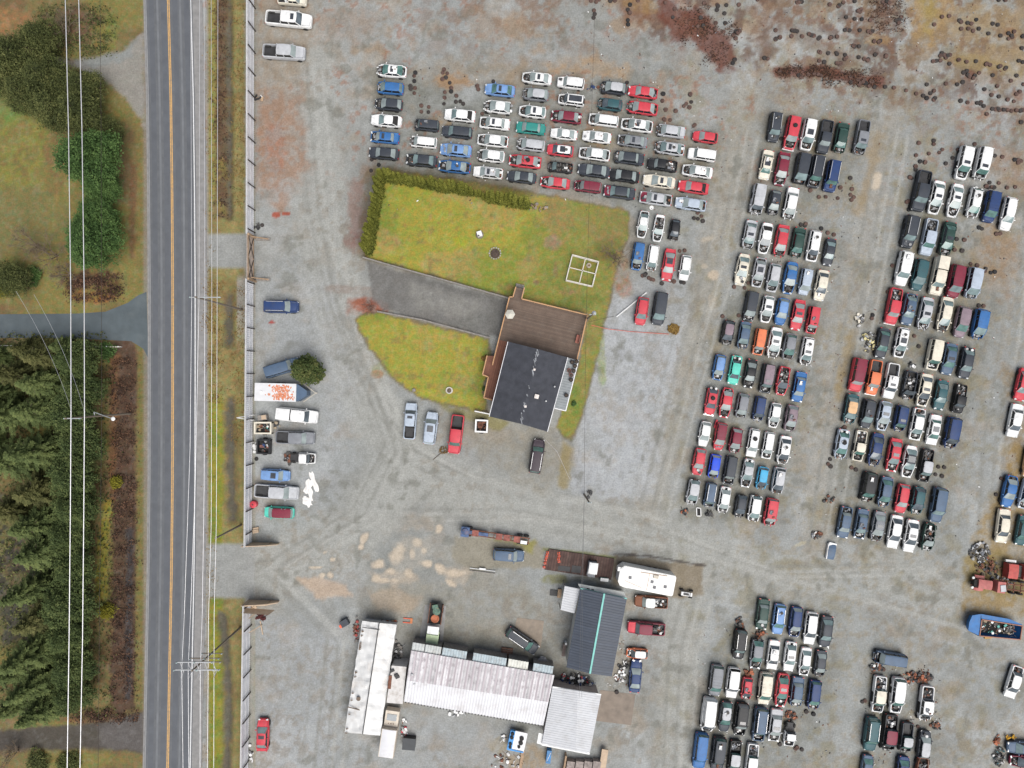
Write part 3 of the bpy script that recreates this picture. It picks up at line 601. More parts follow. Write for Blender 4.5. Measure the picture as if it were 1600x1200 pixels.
def car(u, v, L_, t, c, fl, ang, label, group, roof=None, hood=None, trunk=None, g=None, hz=.95, wid=1., place_z=0.):
    """fl: H bay open, F front cut off, T boot open, S sunroof, R roof cut away, Q roof rails, B load in bed, P wheel on roof, W rear glass gone, N windscreen gone, M crumpled hood, D door open"""
    CN[0] += 1; k = CN[0]; R = random.Random(k)
    if t in 'shuvw': t = R.choice([t, t+'2', t+'3' if t == 's' else t+'2', t])
    T = TYPES[t]; nm,ct,L,W_,H,B,xc,r1,r2,xb = T
    p = P(u, v, hz); loc = (p[0], p[1], place_z); rz = -math.radians(ang)
    root = empty(nm, loc, rz, label, ct, group)
    s = L_/10/L*(1.03 if 'F' not in fl else 1.09)
    root.scale = (s, min(1.08, max(.9, s))*wid, min(1.08, max(.92, s)))
    roof = roof or c; hood = hood or c; trunk = trunk or c
    bed = t[0] in 'pP'; fr = 'F' in fl
    openr = 'T' in fl
    key = (t,c,fr,'X' if 'X' in fl else '')
    part(root, 'body', cm(('b',)+key, lambda: body_mesh(t,c,fr,'X' if 'X' in fl else '',bed)))
    if 'H' not in fl and not fr: part(root, 'hood', cm(('h',t,hood), lambda: hood_mesh(t,hood)))
    else: part(root, 'engine', cm(('e',t,k%7,fr), lambda: engine_mesh(t,k%7,fr)))
    if 'U' in fl:             # bonnet standing open at the nose
        mb = MB(); mb.box((L/2-.1,0,1.1),(.08,1.2,.8),0,0,0,.35); part(root,'hood',mb.mesh('hood',[pm(hood)]))
    g = R.choice([0,0,1,1,2,3]) if g is None else g
    if 'R' not in fl:
        rf = part(root, 'roof', cm(('r',t,roof,'Q' in fl), lambda: roof_mesh(t,roof,'Q' in fl)))
        if 'S' in fl:
            def sr():
                mb = MB(); mb.box((0,0,0),(.42,.82,.035)); return mb.mesh('sunroof',[SRF])
            part(root,'sunroof',cm(('sr',),sr),(r1-.48,0,H+.005),parent=rf)
        if 'L' in fl:
            def sr2():
                mb = MB(); mb.box((0,0,0),(.8,.86,.035)); return mb.mesh('sunroof',[SRF])
            part(root,'sunroof',cm(('sr2',),sr2),(r1-.75,0,H+.005),parent=rf)
        if 'K' in fl:
            mb = MB(); mb.box((0,0,0),((r1-r2)-.35,1.02,.03)); part(root,'sunroof',cm(('srk',t),lambda: mb.mesh('sunroof',[SRF])),((r1+r2)/2,0,H+.005),parent=rf)
        for sd in (-1,1): part(root,'side_window',cm(('sw',t,sd),lambda: sidewin_mesh(t,sd)))
        if nm != 'cargo_van': part(root,'rear_window',cm(('rw',t,g,'W' in fl),lambda: glass_mesh(t,True,g,'W' in fl)))
        else:
            def bk():
                mb = MB(); hw=W_/2; mb.add([(xb+.02,-hw+.15,B),(xb+.02,hw-.15,B),(r2,hw-.24,H-.05),(r2,-hw+.24,H-.05)],[(0,1,2,3)],0); return mb.mesh('rear_door',[pm(c)])
            part(root,'rear_door',cm(('rd',t,c),bk))
    else:
        for xx in (.25,-.75):
            for yy in (-.38,.38):
                def st():
                    mb = MB(); mb.box((0,0,.55),(.5,.46,.16),0,0); mb.box((-.28,0,.82),(.14,.44,.5),0,0,0,-.2); return mb.mesh('seat',[SEAT])
                part(root,'seat',cm(('seat',),st),(xx+R.uniform(-.08,.08),yy,0),R.uniform(-.3,.3))
        part(root,'loose_parts',junk_mesh(-1.6,.6,.55,.62,k,16,name='loose_parts'))
    part(root, 'windshield', cm(('ws',t,g,'N' in fl), lambda: glass_mesh(t,False,g,'N' in fl)))
    if not bed:
        if not openr and 'X' not in fl:
            if (L/2+xb) > .3: part(root,'trunk_lid',cm(('t',t,trunk),lambda: trunk_mesh(t,trunk)))
        else: part(root,'loose_parts',cm(('jt',t,k%5),lambda: junk_mesh(-L/2+.25,xb+.1,.5,.66,k%5,7,name='loose_parts',spread=.12)))
    else:
        bl = BLK
        def bedm():
            mb = MB(); mb.box(((xb-L/2)/2-.02,0,.645),((L/2+xb)-.42,W_-.42,.03)); 
            for i in range(5): mb.box(((xb-L/2)/2-.02,-.55+i*.275,.668),((L/2+xb)-.46,.06,.02))
            return mb.mesh('bed_floor',[bl])
        part(root,'bed_floor',cm(('bf',t),bedm))
        if 'B' in fl: part(root,'load',junk_mesh(-L/2+.35,xb-.25,.6,.72,k,20,name='load'))
        if 'C' in fl:
            mb = MB(); mb.box(((xb-L/2)/2+.02,0,B+.05),((L/2+xb)-.1,W_-.22,.05)); part(root,'bed_cover',mb.mesh('bed_cover',[BLK]))
        if 'A' in fl:        # camper canopy over the bed
            hw = W_/2
            def cn(a,b_): y=b_*2-1; return (xb-.06+(-L/2+.1-xb)*a, y*(hw-.2), H+.05-.07*y*y)
            mb = MB(); mb.grid(cn,6,6,0,.1)
            for sd in (-1,1): mb.add([(xb-.06,sd*(hw-.1),B),(-L/2+.1,sd*(hw-.1),B),(-L/2+.1,sd*(hw-.2),H),(xb-.06,sd*(hw-.2),H)],[(0,1,2,3)],0)
            mb.add([(-L/2+.1,-hw+.1,B),(-L/2+.1,hw-.1,B),(-L/2+.1,hw-.2,H),(-L/2+.1,-hw+.2,H)],[(0,1,2,3)],0)
            part(root,'canopy',mb.mesh('canopy',[pm(c)]))
    _, w = outl(L, W_, 0)
    if 'F' not in fl:
        def hl():
            mb = MB(); mb.box((0,0,0),(.20,.34,.12)); return mb.mesh('headlight',[HL])
        for sd in (-1,1): part(root,'headlight',cm(('hl',),hl),(L/2-.17,sd*(w(L/2-.2)-.22),.70 if t[0] in 'sqhw' else .80),-sd*.45)
        if 'c' in fl:
            mb = MB(); mb.box((L/2+.02,0,.52),(.16,W_*.92,.2)); part(root,'bumper',cm(('bm',t),lambda: mb.mesh('bumper',[CHR])))
    if 'X' not in fl:
        def tl():
            mb = MB(); mb.box((0,0,0),(.10,.26,.14)); return mb.mesh('tail_light',[TL])
        for sd in (-1,1):
            if not (openr and sd == 1 and k % 3 == 0): part(root,'tail_light',cm(('tl',),tl),(-L/2+.09,sd*(w(-L/2+.1)-.16),.80),sd*.3)
    if k % 4 != 3 or 'F' not in fl:
        def mi():
            mb = MB(); mb.box((0,0,0),(.12,.2,.13)); return mb.mesh('wing_mirror',[pm(c)])
        for sd in (-1,1): part(root,'wing_mirror',cm(('mi',c),mi),(xc-.42,sd*(W_/2+.07),B+.06),sd*.2)
    for sx in (1,-1):
        for sd in (-1,1): part(root,'wheel',cm(('wh',),wheel_mesh),((L/2-.82 if sx>0 else -L/2+.85),sd*(W_/2-.12),.33))
    if group and 'wrecked' in group:
        for sd in (-1,1):
            if R.random() < .55 and t[0] != 'k':
                def gp(a0,a1,sd=sd):
                    mb = MB(); yy = sd*(W_/2+.012); nn = 4; hw = outl(L,W_,0)[1]
                    mb.add([(a0+(a1-a0)*i/nn, sd*(hw(a0+(a1-a0)*i/nn)+.015), z) for z in (.42,B-.1) for i in range(nn+1)],[(i,i+1,nn+2+i,nn+1+i) for i in range(nn)]); return mb.mesh('door_opening',[INT])
                a0, a1 = R.choice([(-.1,xc-.3),(-.1,xc-.3),(-1.0,-.15),(-1.0,xc-.3)])
                if t[0] in 'pP': a0 = -.3
                part(root,'door_opening',cm(('dg',t,sd,a0,a1),lambda: gp(a0,a1)))
        if k % 6 == 1 and 'R' not in fl: part(root,'loose_parts',cm(('rp',t,k%9), lambda: junk_mesh(r2+.2,r1-.1,.4,H+.05,k%9+3,3,name='loose_parts',spread=.04)))
        if k % 5 == 2 and 'F' not in fl and 'H' not in fl: part(root,'loose_parts',cm(('hp',t,k%7), lambda: junk_mesh(xc+.2,L/2-.4,.45,B+.07,k%7+3,3,name='loose_parts',spread=.03)))
    if 'D' in fl or (group and 'wrecked' in group and k % 9 == 4):
        def dr():
            mb = MB(); mb.box((-.5,0,.62),(1.0,.09,.6)); mb.box((-.5,0,1.1),(.06,.06,.4)); mb.beam((0,0,.9),(-.35,0,1.3),.05,.05); mb.beam((-.35,0,1.3),(-.95,0,1.25),.05,.05); return mb.mesh('door',[pm(c)])
        part(root,'door',cm(('dr',c),dr),(xc-.25,-W_/2-.02,0),-.75)
    if 'P' in fl: WHEELS_ON.append((root.location.copy(), rz, H*root.scale[2]+.04, r2*s*.35, label))
    return root
WHEELS_ON = []
ORD = ['first','second','third','fourth','fifth','sixth','seventh','eighth','ninth','tenth','eleventh','twelfth']+[x+'teenth' for x in ('thir','four','fif','six','seven','eigh','nine')]+['twentieth','twenty-first','twenty-second','twenty-third','twenty-fourth']
FEAT = [('R','cut roof'),('F','stripped nose'),('U','raised bonnet'),('H','open bay'),('B','loaded bed'),('Q','roof rails'),('S','sunroof'),('L','open sunroof'),('K','glass roof'),('T','open boot'),('X','cut tail'),('D','open door')]
ANG = {'A':None}
def block(key, group, rows, where, angf):
    """rows: list of (row phrase, [car strings]); car string: u,v,len,type,colour[,flags][,opts]"""
    for rp, cars in rows:
        n = len(cars)
        for i, cs in enumerate(cars):
            q = cs.split(','); u, v, L_ = float(q[0]), float(q[1]), float(q[2]); t, c = q[3], q[4]; fl = q[5] if len(q) > 5 else ''
            op = {}
            for o in q[6:]:
                a, b_ = o.split('='); op[a] = b_
            ang = float(op['a']) if 'a' in op else angf(u, v)
            d = PC[c][0]
            if 'r' in op: d += '-bodied'; 
            base = d+' '+TYPES[t][1]
            if 'r' in op: base += ' with '+PC[op['r']][0]+' roof'
            elif 'h' in op: base += ' with '+PC[op['h']][0]+' bonnet'
            else:
                fs = [nm for f, nm in FEAT if f in fl][:1]
                if fs: base += ' with '+fs[0]
            lab = base+', '+where(rp, i, n)
            car(u, v, L_, t, c, fl, ang, lab, group, roof=op.get('r'), hood=op.get('h'), trunk=op.get('k'), g=int(op['g']) if 'g' in op else None)
TRUCK_ROWS = 1
wA = lambda rp,i,n: ORD[i]+' from top, '+rp+' above the lawn'
block('A','wrecked cars parked above the house lawn',[
 ('leftmost column',['610,110,46,s,w,FST','608,137,41,h,b,FH','607,162.5,42,h,d,H,g=1','603.5,188,47,s,w,W,g=0','601,214,44,s,b,HS,g=1','599.5,239,46,s,d,,g=1']),
 ('second column',['665,195,38,u,d,F,g=0','660,221,41,w,w,FH,g=1','658.5,250,47,s,d,H,g=0']),
 ('third column',['718.5,179.5,47,s,w,W,g=0','714,205.5,46,w,d,,g=0','712,234,48,s,l,S,g=1','710,260,49,q,b,HTD,g=1']),
 ('fourth column',['781,140,46,s,l,S,g=2','777.5,166.6,46,s,w,FX,g=1','773,192,46,s,w,HS,g=1','770,219,47,s,w,HT,g=1','765.5,243,42,h,w,FH,g=1','762.5,269,45,s,w,TS,g=1,r=s']),
 ('fifth column',['839,121.5,45,s,w,HS,g=1','835.5,147,40,h,g,F,r=s,g=1','832,174,41,h,w,HS,g=0','829.5,199.5,45,s,t,,g=1','828,225.5,43,w,s,FH,g=1','820.5,251.6,49,s,r,HTP,g=1','815,276,45,s,d,,g=1']),
 ('sixth column',['892,129,41,u,w,W,g=1','893,155.5,40,u,w,HKX','885,182,46,s,m,HT,g=1','881.5,208.5,41,q,w,,g=1','875.5,234.3,40,h,r,L,r=w,g=3','874.3,260.5,38,w,k,HTRF','867.5,285,45,s,r,H,g=1']),
 ('seventh column',['957,136.6,40,h,d,F,r=s,g=1','952,162.5,38,h,x,F,g=3','943.5,187,45,w,w,H,g=1','933,213,44,q,w,,g=1','929,240,47,s,w,HT,g=1','928,266,49,s,d,,g=1','918.5,291,41,u,m,H,g=1']),
 ('eighth column',['1005,143,45,q,r,T,g=1','1002.5,168,47,s,r,HFT,g=1','995.5,195,48,s,w,HST,g=1','988.7,219.7,45,s,g,HS,g=1','981.6,246,46,s,d,F,g=1','975,274,47,s,k,,g=1','968,300,48,s,d,,g=0,h=m']),
 ('ninth column',['1047.4,204,44,s,s,F,g=1','1045.3,231,45,s,s,HSTF,g=0','1035.4,257.2,45,p,k,B,g=1','1030,283,49,s,c,S,g=1','1025,310,49,s,s,ST,g=1,h=m']),
 ('rightmost column',['1102.5,213.5,38,h,r,W,g=1','1097,241.3,42,u,w,,g=1','1090.3,267,46,s,w,H,g=1','1084,292,46,s,r,W,g=1','1079.6,318.4,47,s,z,T,g=1']),
], wA, lambda u,v: 185+(u-600)/500*3.5)
wB = lambda rp,i,n: ORD[i]+' from left, '+rp+' beside the lawn'
block('B','wrecked cars beside the right edge of the lawn',[
 ('upper row',['1005,350,41,s,w,HT,g=0','1029.6,356,41,s,w,RH','1054.5,360,33,h,k,F,g=3']),
 ('middle row',['997,400,42,u,b,H,g=1','1020,404,40,w,w,FHT,g=0','1045,413.5,49,q,r,L,g=1','1071,418,38,h,w,,g=1']),
 ('lower row',['1003,486,42,h,r,T,g=0','1031,482,50,v,d,,g=0'])], wB, lambda u,v: 99)
wC = lambda rp,i,n: ORD[i]+' from left, '+rp+', long middle block'
block('C','wrecked cars in the long middle block',[
 ('top row',['1211,198,45,u,d,Q,a=98','1237.5,207,51,u,r,HPc,g=1','1263,210,48,u,w,HL','1290,213,51,p,d,,g=1','1315,216,46,s,e,F,g=2','1347,215,52,P,g,FS']),
 ('second row',['1198,257,45,s,c,L,g=2','1222.5,263.5,51,s,m,H,g=1','1253,264,47,v,d,HF,g=0','1275,268,48,u,d,HQ,g=2','1300,275,47,u,n,Q,g=2']),
 ('third row',['1184,313,46,u,s,FT,g=3','1210,317.5,38,h,d,F,g=1','1236,319,49,s,w,HF,g=1']),
 ('fourth row',['1171.6,367.5,44,s,s,FS,g=0','1196.3,372,47,s,w,HW,g=3','1221,377.5,49,s,r,FH,g=1','1247,380,46,s,e,F,g=2','1272,384,47,w,w,HT,g=3','1297,393.5,42,q,d,S,g=0']),
 ('fifth row',['1160,421,48,s,c,S,g=0','1186.3,425.3,45,s,s,HTL,g=1','1209,434,43,h,s,H,g=0','1235,434,49,s,b,H,g=1','1259,440,40,v,z,,g=1','1284,445.6,47,s,c,,g=3']),
 ('sixth row',['1173.5,478,45,v,d,H,g=1','1199,483,41,h,w,HS,g=1','1222,486.5,41,h,b,,r=l,g=1','1247.3,492,47,q,r,S,g=1','1270.6,500,41,u,r,H,g=1']),
 ('seventh row',['1137.5,521,38,h,k,F,r=p,g=3','1163,525,42,s,u,F,g=0','1187,534,40,u,o,H,g=1','1210.6,537,47,s,w,SF,g=0','1233.5,543,41,h,g,F,g=2','1261.3,550,43,w,w,SF,g=0']),
 ('eighth row',['1124,574,39,h,b,H,r=l,g=1','1149,578,44,s,q,T,g=3','1173,583.5,44,q,k,H,g=1','1199,591.5,44,u,d,HS,g=0,r=p','1223.5,595,44,h,r,RH','1249.6,604.4,46,s,b,,g=1']),
 ('ninth row',['1112,626,44,s,r,XPc,g=3','1135,629.4,46,s,r,HT,g=1','1160,635.6,38,h,g,F,g=1','1186.5,640,38,u,n,F,g=3','1211,649,38,h,w,H,g=1','1236.3,655,41,h,p,F,g=1']),
 ('tenth row',['1101.3,678,38,h,w,,g=1','1125.6,682,42,v,r,,g=1,r=m','1149.4,690,39,h,m,HF,g=1','1177.3,692,43,w,w,P,g=1','1201,696,41,w,w,H,g=1','1225.6,705,44,s,w,HF,g=3']),
 ('eleventh row',['1092.3,721.5,41,h,r,,g=1','1116.5,730,37,h,h,F,g=1','1141,735,43,u,d,H,g=1','1168.5,739.4,44,s,s,HT,g=0','1191.3,748.5,35,h,y,F,g=3','1216.5,752.5,41,h,s,F,g=3']),
 ('bottom row',['1083,770.6,40,h,s,FX,g=0','1109.4,775,38,u,u,FQ,g=0','1132,783,41,s,w,FT,g=1','1157.5,792.5,36,h,d,FX,g=3','1179.4,796.3,41,h,w,FX,g=0','1204.4,802,43,u,r,F,g=1'])], wC, lambda u,v: 101-(v-300)/500*1.5)
wD = lambda rp,i,n: ORD[i]+' from left, '+rp+', far right block'
block('D','wrecked cars in the far right block',[
 ('top pair',['1506.5,254,51,u,w,HSX,g=2','1534.7,257,49,u,w,FS,g=2']),
 ('second row',['1440,298,62,P,d,,g=0','1464,308,51,s,w,HS,g=0','1493,313,51,s,w,HS,g=0','1523,318,47,h,w,FX,g=2','1549,322.5,48,v,n,,g=2','1576,333.5,51,w,w,,g=0']),
 ('third row',['1422,361.5,50,u,d,Q,g=0','1452,370,56,P,z,B,g=2','1481.3,374,52,s,e,FS,g=2']),
 ('fourth row',['1412,419,53,u,w,,g=0','1437,429,48,v,x,,g=0','1467,431,58,P,c,A,g=0','1493.5,439,50,v,m,,g=0','1521,443,47,v,z,F,g=0']),
 ('fifth row',['1397,478,55,P,r,Bc,g=1','1421.3,483,48,s,u,T,g=0','1446.3,491.3,50,s,s,SF,g=0','1477,493,54,s,c,HF,g=0','1503.5,503,47,v,p,,g=2','1531.3,507.5,46,v,b,F,g=0']),
 ('sixth row',['1380,536,46,s,d,,g=2','1409,535,46,w,w,HL,g=0','1460,554,47,u,c,H,g=2','1484,561,48,s,u,S,g=2','1511,567,48,s,d,T,g=0']),
 ('seventh row',['1340,585.6,51,u,r,T,g=1,r=m','1366.3,589.4,53,P,o,c,g=1','1393,595,54,P,w,S,g=3','1421.3,603.5,44,u,d,HFR','1445.3,609.4,50,s,c,SH,g=3','1471.3,617.3,46,q,x,,g=0','1500.3,623,44,p,k,B,g=3']),
 ('eighth row',['1330,640.6,46,s,x,F,r=a,g=0','1356.3,646.5,44,v,d,,g=0','1381.3,650,45,h,z,HS,g=1','1407.8,655.3,40,u,n,FS,g=2','1434,662.8,49,s,w,HT,g=0','1460,671.5,46,s,w,L,g=2','1487.5,677.8,48,u,n,HF,g=3']),
 ('ninth row',['1315.6,695.6,46,s,z,FTP,g=2','1343.8,696.5,47,p,c,HB,g=2','1368.8,704.4,51,s,n,HF,g=3','1397.5,711,51,s,r,HS,g=0','1421,721.3,49,s,w,HK,r=d,g=0','1447.5,727.5,50,P,k,HB,r=s,g=0']),
 ('tenth row',['1357,762.3,46,u,k,FBT,g=2','1383.5,770.3,47,s,u,F,g=2','1410,779,44,h,r,,g=1','1434.4,784,43,h,x,F,g=3','1466,789,53,u,u,,g=0']),
 ('bottom row',['1320.6,816.5,48,s,u,T,g=1,r=u','1346.5,818.8,46,s,u,H,g=0','1372.3,824.4,47,s,g,SF,g=1','1398.8,831,51,s,w,,g=3','1424,837.5,50,s,w,S,g=3','1451,841,43,h,e,FR'])], wD, lambda u,v: 102.5-(v-300)/500*2.5)
wE = lambda rp,i,n: ORD[i]+' from left, '+rp+', bottom middle block'
block('E','wrecked cars in the bottom middle block',[
 ('top row',['1192.3,960,47,s,e,,g=1','1217.5,968,46,w,l,Q,g=2','1243.5,972,46,h,n,H,g=1','1267,982,49,w,w,,g=3','1291.3,987.5,48,s,d,,g=0']),
 ('second row',['1156,1007,45,u,k,Q,g=0','1183,1021,48,s,g,HX,g=2','1208.8,1023.8,45,s,w,,g=3','1235,1026.3,45,s,w,ST,g=0','1259,1034.4,43,s,w,H,g=0','1282.5,1039,41,s,d,F,g=1']),
 ('third row',['1119,1063.5,47,v,g,,g=2','1145,1067,46,u,w,W,g=3','1167.5,1078,34,h,r,F,g=3','1195.6,1076,48,v,c,,g=2','1222.3,1079,51,s,r,HST,g=2','1245.6,1083,46,s,u,F,g=1','1272.7,1088,45,w,n,F,g=2']),
 ('fourth row',['1107,1116,48,k,w,F,g=3','1133.5,1120,46,h,d,,r=s,g=2','1158,1124,49,u,k,HST,g=1','1187.3,1132,51,u,u,HQ,g=2','1212,1133.8,50,s,s,HS,g=1','1234.8,1148,36,p,w,HX,g=3']),
 ('bottom row',['1094.5,1173,53,u,b,,g=2','1122.5,1178,50,u,d,,g=2','1148,1184,51,P,k,B,r=s,g=2','1175,1189,51,P,w,B,g=2'])], wE, lambda u,v: 97)
wF = lambda rp,i,n: ORD[i]+' from left, '+rp+', bottom right block'
block('F','wrecked cars in the bottom right block',[
 ('top row',['1389,1029,48,u,u,FH,a=189,g=1']),
 ('upper row',['1374,1085,55,P,w,HB,g=2,r=c','1402,1086.4,54,u,w,H,g=2','1447.3,1101.3,54,P,w,FB,g=3']),
 ('middle row',['1361.4,1147,51,u,x,Q,g=2','1390,1147,56,P,k,FB,r=m,g=3','1417,1155,46,p,d,F,r=s,g=2','1445,1164,42,h,d,,r=s,g=1,a=-83']),
 ('bottom row',['1355,1203,44,s,u,B,g=2','1411,1206,46,s,n,,g=2','1441,1206,44,h,f,R,g=2'])], wF, lambda u,v: 97)
def one(cs, lab, group=None, **kw):
    q = cs.split(','); car(float(q[0]),float(q[1]),float(q[2]),q[3],q[4],q[5],float(q[6]),lab,group,**kw)
wg = 'wrecks along the right edge of the yard'
one('1599,601,50,s,r,,103','red sedan cut by the right picture edge, above a white sedan',wg,g=0); one('1587,657,51,s,w,,101','white sedan by the right picture edge, below the red one',wg,g=3)
one('1578,768,49,s,b,T,102','blue sedan with open boot near the right picture edge',wg,g=1); one('1605,772,46,s,z,H,103','silver sedan with open bay at the right edge beside the blue sedan',wg,g=1)
one('1568,822,52,s,c,,97','cream white sedan on brown grass, above the scrap heap at right',wg,g=3); one('1599,829,46,s,x,,100','dark green sedan at right edge beside the cream white sedan',wg,g=2)
one('1611,722,46,w,a,,100','tan wagon barely inside the right picture edge',wg,g=1)
one('1585,1066,50,s,w,T,107','lone white sedan on open gravel at lower right',None,g=3)
one('1600,1169,48,s,u,X,182','slate blue sedan in the heap at the bottom right corner',wg,g=0); one('1603,1191,46,s,m,H,185','maroon sedan without bonnet in the bottom right corner',wg,g=3)
lf = 'vehicles parked along the corrugated fence'
one('450,28.5,70,P,w,S,6','white crew pickup with sunroof near the top of the fence',lf,g=3,wid=1.03,hz=1.2); one('442.5,80,64,P,s,,4','silver pickup with empty dark bed, below the white crew pickup',lf,g=1,hz=1.2)
one('456,-2,44,p,c,B,5','cream pickup cut by the top picture edge near the fence',lf,g=1)
one('439,479,53,u,n,Q,1','navy blue suv with roof rails alone on gravel by the fence',lf,g=1); one('440.5,574.5,54,u,u,,-17','slate blue suv half under the small conifer',lf,g=1)
one('465,649,61,P,w,A,6','white pickup with canopy beside the orange stained trailer',lf,g=3); one('461,684,59,P,g,,2','grey pickup with empty bed next to the black scrap trailer',lf,g=1)
one('430,742.5,44,u,l,L,4','light blue suv with sunroof below the bare chassis pickup',lf,g=1); one('431,769,67,P,s,,4','silver pickup with white box in its bed beside the plastic sheet',lf,g=1,hz=1.2)
one('435.7,801,45,v,q,,182','turquoise minivan with maroon roof, lowest by the upper fence',lf,roof='m',g=1); one('410,1149,49,s,r,S,-88','small red sedan by the lower fence',lf,g=0)
hg = 'vehicles parked below the house'
one('641,658,55,P,z,S,-86','silver pickup with sunroof, leftmost below the small lawn',hg,g=3); one('673,669,49,u,z,SL,-83','silver suv with two sunroofs right of the silver pickup',hg,g=1)
one('712.5,678.5,59,P,r,,97','red pickup with black bed left of the white bin trailer',hg,g=2); one('839,713,52,u,j,Q,-81','dark mauve suv with roof rails below the dark roofed house',hg,g=2)
yg = 'vehicles standing around the workshop'
one('794.7,867.7,47,u,u,S,4','slate blue suv alone on the gravel island',yg,g=1); one('816,1001.6,54,w,d,Q,35','dark wagon parked askew in the workshop yard',yg,g=2)
one('1018,941,50,p,f,B,184','brown and white old pickup below the camper',yg,roof='w',hood='f',g=1); one('1010,982,57,P,m,B,185','dark red pickup with spare tyre in bed, right of the workshop',yg,g=3,hood='r')
one('993.4,1057,50,q,n,,-85','navy coupe right of the dark scrap yard',yg,g=1,hood='n'); one('996,1021.8,32,h,o,HX,184','orange and white cut-down hatchback above the navy coupe',yg,roof='w',g=3)
one('472,716,40,p,w,HX,2','white pickup cab with bare rear frame by the fence',lf,g=3)
# ------------------------------------------------------------------ striped materials (planks, laid sheets)
def stripes(name, c1, c2, ang, period, rough=.8, sharp=.12, var=.2, dirt=None, dirt_amt=.5, stretch=None):
    m = mat(name, c1, rough, var=var, vscale=1.1, dirt=dirt, dirt_amt=dirt_amt); n = m.node_tree; b = n.nodes['Principled BSDF']
    src = b.inputs['Base Color'].links[0].from_socket
    geo = n.nodes.new('ShaderNodeNewGeometry'); mp = n.nodes.new('ShaderNodeVectorRotate'); mp.rotation_type = 'Z_AXIS'; mp.inputs['Angle'].default_value = -ang
    n.links.new(geo.outputs['Position'], mp.inputs['Vector']); sx = n.nodes.new('ShaderNodeSeparateXYZ'); n.links.new(mp.outputs[0], sx.inputs[0])
    d = n.nodes.new('ShaderNodeMath'); d.operation = 'DIVIDE'; d.inputs[1].default_value = period; n.links.new(sx.outputs['Y'], d.inputs[0])
    fr = n.nodes.new('ShaderNodeMath'); fr.operation = 'FRACT'; n.links.new(d.outputs[0], fr.inputs[0])
    lt = n.nodes.new('ShaderNodeMath'); lt.operation = 'LESS_THAN'; lt.inputs[1].default_value = sharp; n.links.new(fr.outputs[0], lt.inputs[0])
    fl = n.nodes.new('ShaderNodeMath'); fl.operation = 'FLOOR'; n.links.new(d.outputs[0], fl.inputs[0])
    wn = n.nodes.new('ShaderNodeTexWhiteNoise'); wn.noise_dimensions = '1D'; n.links.new(fl.outputs[0], wn.inputs['W'])
    mr = n.nodes.new('ShaderNodeMapRange'); mr.inputs['To Min'].default_value = 1-var; mr.inputs['To Max'].default_value = 1+var; n.links.new(wn.outputs['Value'], mr.inputs['Value'])
    mm = n.nodes.new('ShaderNodeMix'); mm.data_type = 'RGBA'; mm.blend_type = 'MULTIPLY'; mm.inputs['Factor'].default_value = 1
    n.links.new(src, mm.inputs['A']); n.links.new(mr.outputs[0], mm.inputs['B'])
    mx = n.nodes.new('ShaderNodeMix'); mx.data_type = 'RGBA'; n.links.new(lt.outputs[0], mx.inputs['Factor']); n.links.new(mm.outputs['Result'], mx.inputs['A']); mx.inputs['B'].default_value = lin(c2)
    n.links.new(mx.outputs['Result'], b.inputs['Base Color']); return m
WOOD = mat('weathered_wood', (.36,.25,.16), .85, var=.25, vscale=3); WOODG = mat('grey_wood', (.24,.22,.20), .9, var=.25, vscale=3); WHITE = mat('white_paint', (.76,.76,.75), .5, var=.06)
CORR = mat('corrugated_galvanised', (.82,.83,.87), .5, metal=.1, var=.12, vscale=1.2); DARKP = mat('dark_post', (.05,.04,.035), .9); RAILM = mat('fence_rail', (.62,.62,.63), .6)
TANP = mat('tan_plywood', (.50,.38,.27), .8, var=.15); CONC = mat('concrete', (.33,.32,.30), .9, var=.2, vscale=2); WHITEV = mat('white_vinyl', (.74,.74,.76), .45, var=.05)
# ------------------------------------------------------------------ fences
def fence(v0, v1, xb0, xb1, h, label, post=WOODG, step=3.5, name='metal_fence'):
    a = Vector(P(xb0, v0)); b_ = Vector(P(xb1, v1)); L = (b_-a).length; d = (b_-a).normalized(); nrm = Vector((-d.y, d.x, 0))
    if nrm.x < 0: nrm = -nrm
    root = empty(name, a, 0, label, 'fence')
    mb = MB(); n = int(L/.16); ps = []
    for i in range(n+1):
        p = d*(L*i/n)+nrm*(.03 if i % 2 else -.03); ps.append(p)
    vs = [(p.x,p.y,.05) for p in ps]+[(p.x,p.y,h) for p in ps]+[(p.x-nrm.x*.02,p.y-nrm.y*.02,h) for p in ps]
    mb.add(vs, [(i,i+1,n+1+i+1,n+1+i) for i in range(n)]+[(n+1+i,n+2+i,2*n+3+i,2*n+2+i) for i in range(n)]); mb.build('sheet_panel', CORR, root)
    for z in (.5, h*.52, h-.18):
        m2 = MB(); m2.beam(nrm*.09+Vector((0,0,z)), d*L+nrm*.09+Vector((0,0,z)), .06, .13); m2.build('rail', RAILM, root)
    m3 = MB(); m3.beam(Vector((0,0,h+.02)), d*L+Vector((0,0,h+.02)), .1, .05); m3.build('top_cap', RAILM, root)
    k = int(L/step)
    for i in range(k+1):
        p = d*(i*step+.4)+nrm*.2
        if (p.length) > L: continue
        m4 = MB(); m4.beam((0,0,0),(0,0,h-.1),.13,.13); m4.build('post', DARKP, root, p)
    return root
fence(-60, 372, 397.5, 396.8, 3.2, 'long corrugated metal fence above the closed gate')
fence(440, 848, 396.2, 393.5, 3.2, 'corrugated metal fence between the closed gate and the open driveway')
fence(937, 1260, 392, 387, 3.3, 'corrugated metal fence below the open driveway')
g = empty('timber_gate', P(396.8,372), 0, 'closed plank gate with cross braces in the long metal fence', 'gate')
L = 6.8; mb = MB()
for i in range(22): mb.box((0,-.16-i*.306,1.5),(.05,.29,2.9))
mb.build('boards', mat('gate_boards',(.56,.46,.39),.85,var=.2,vscale=2), g)
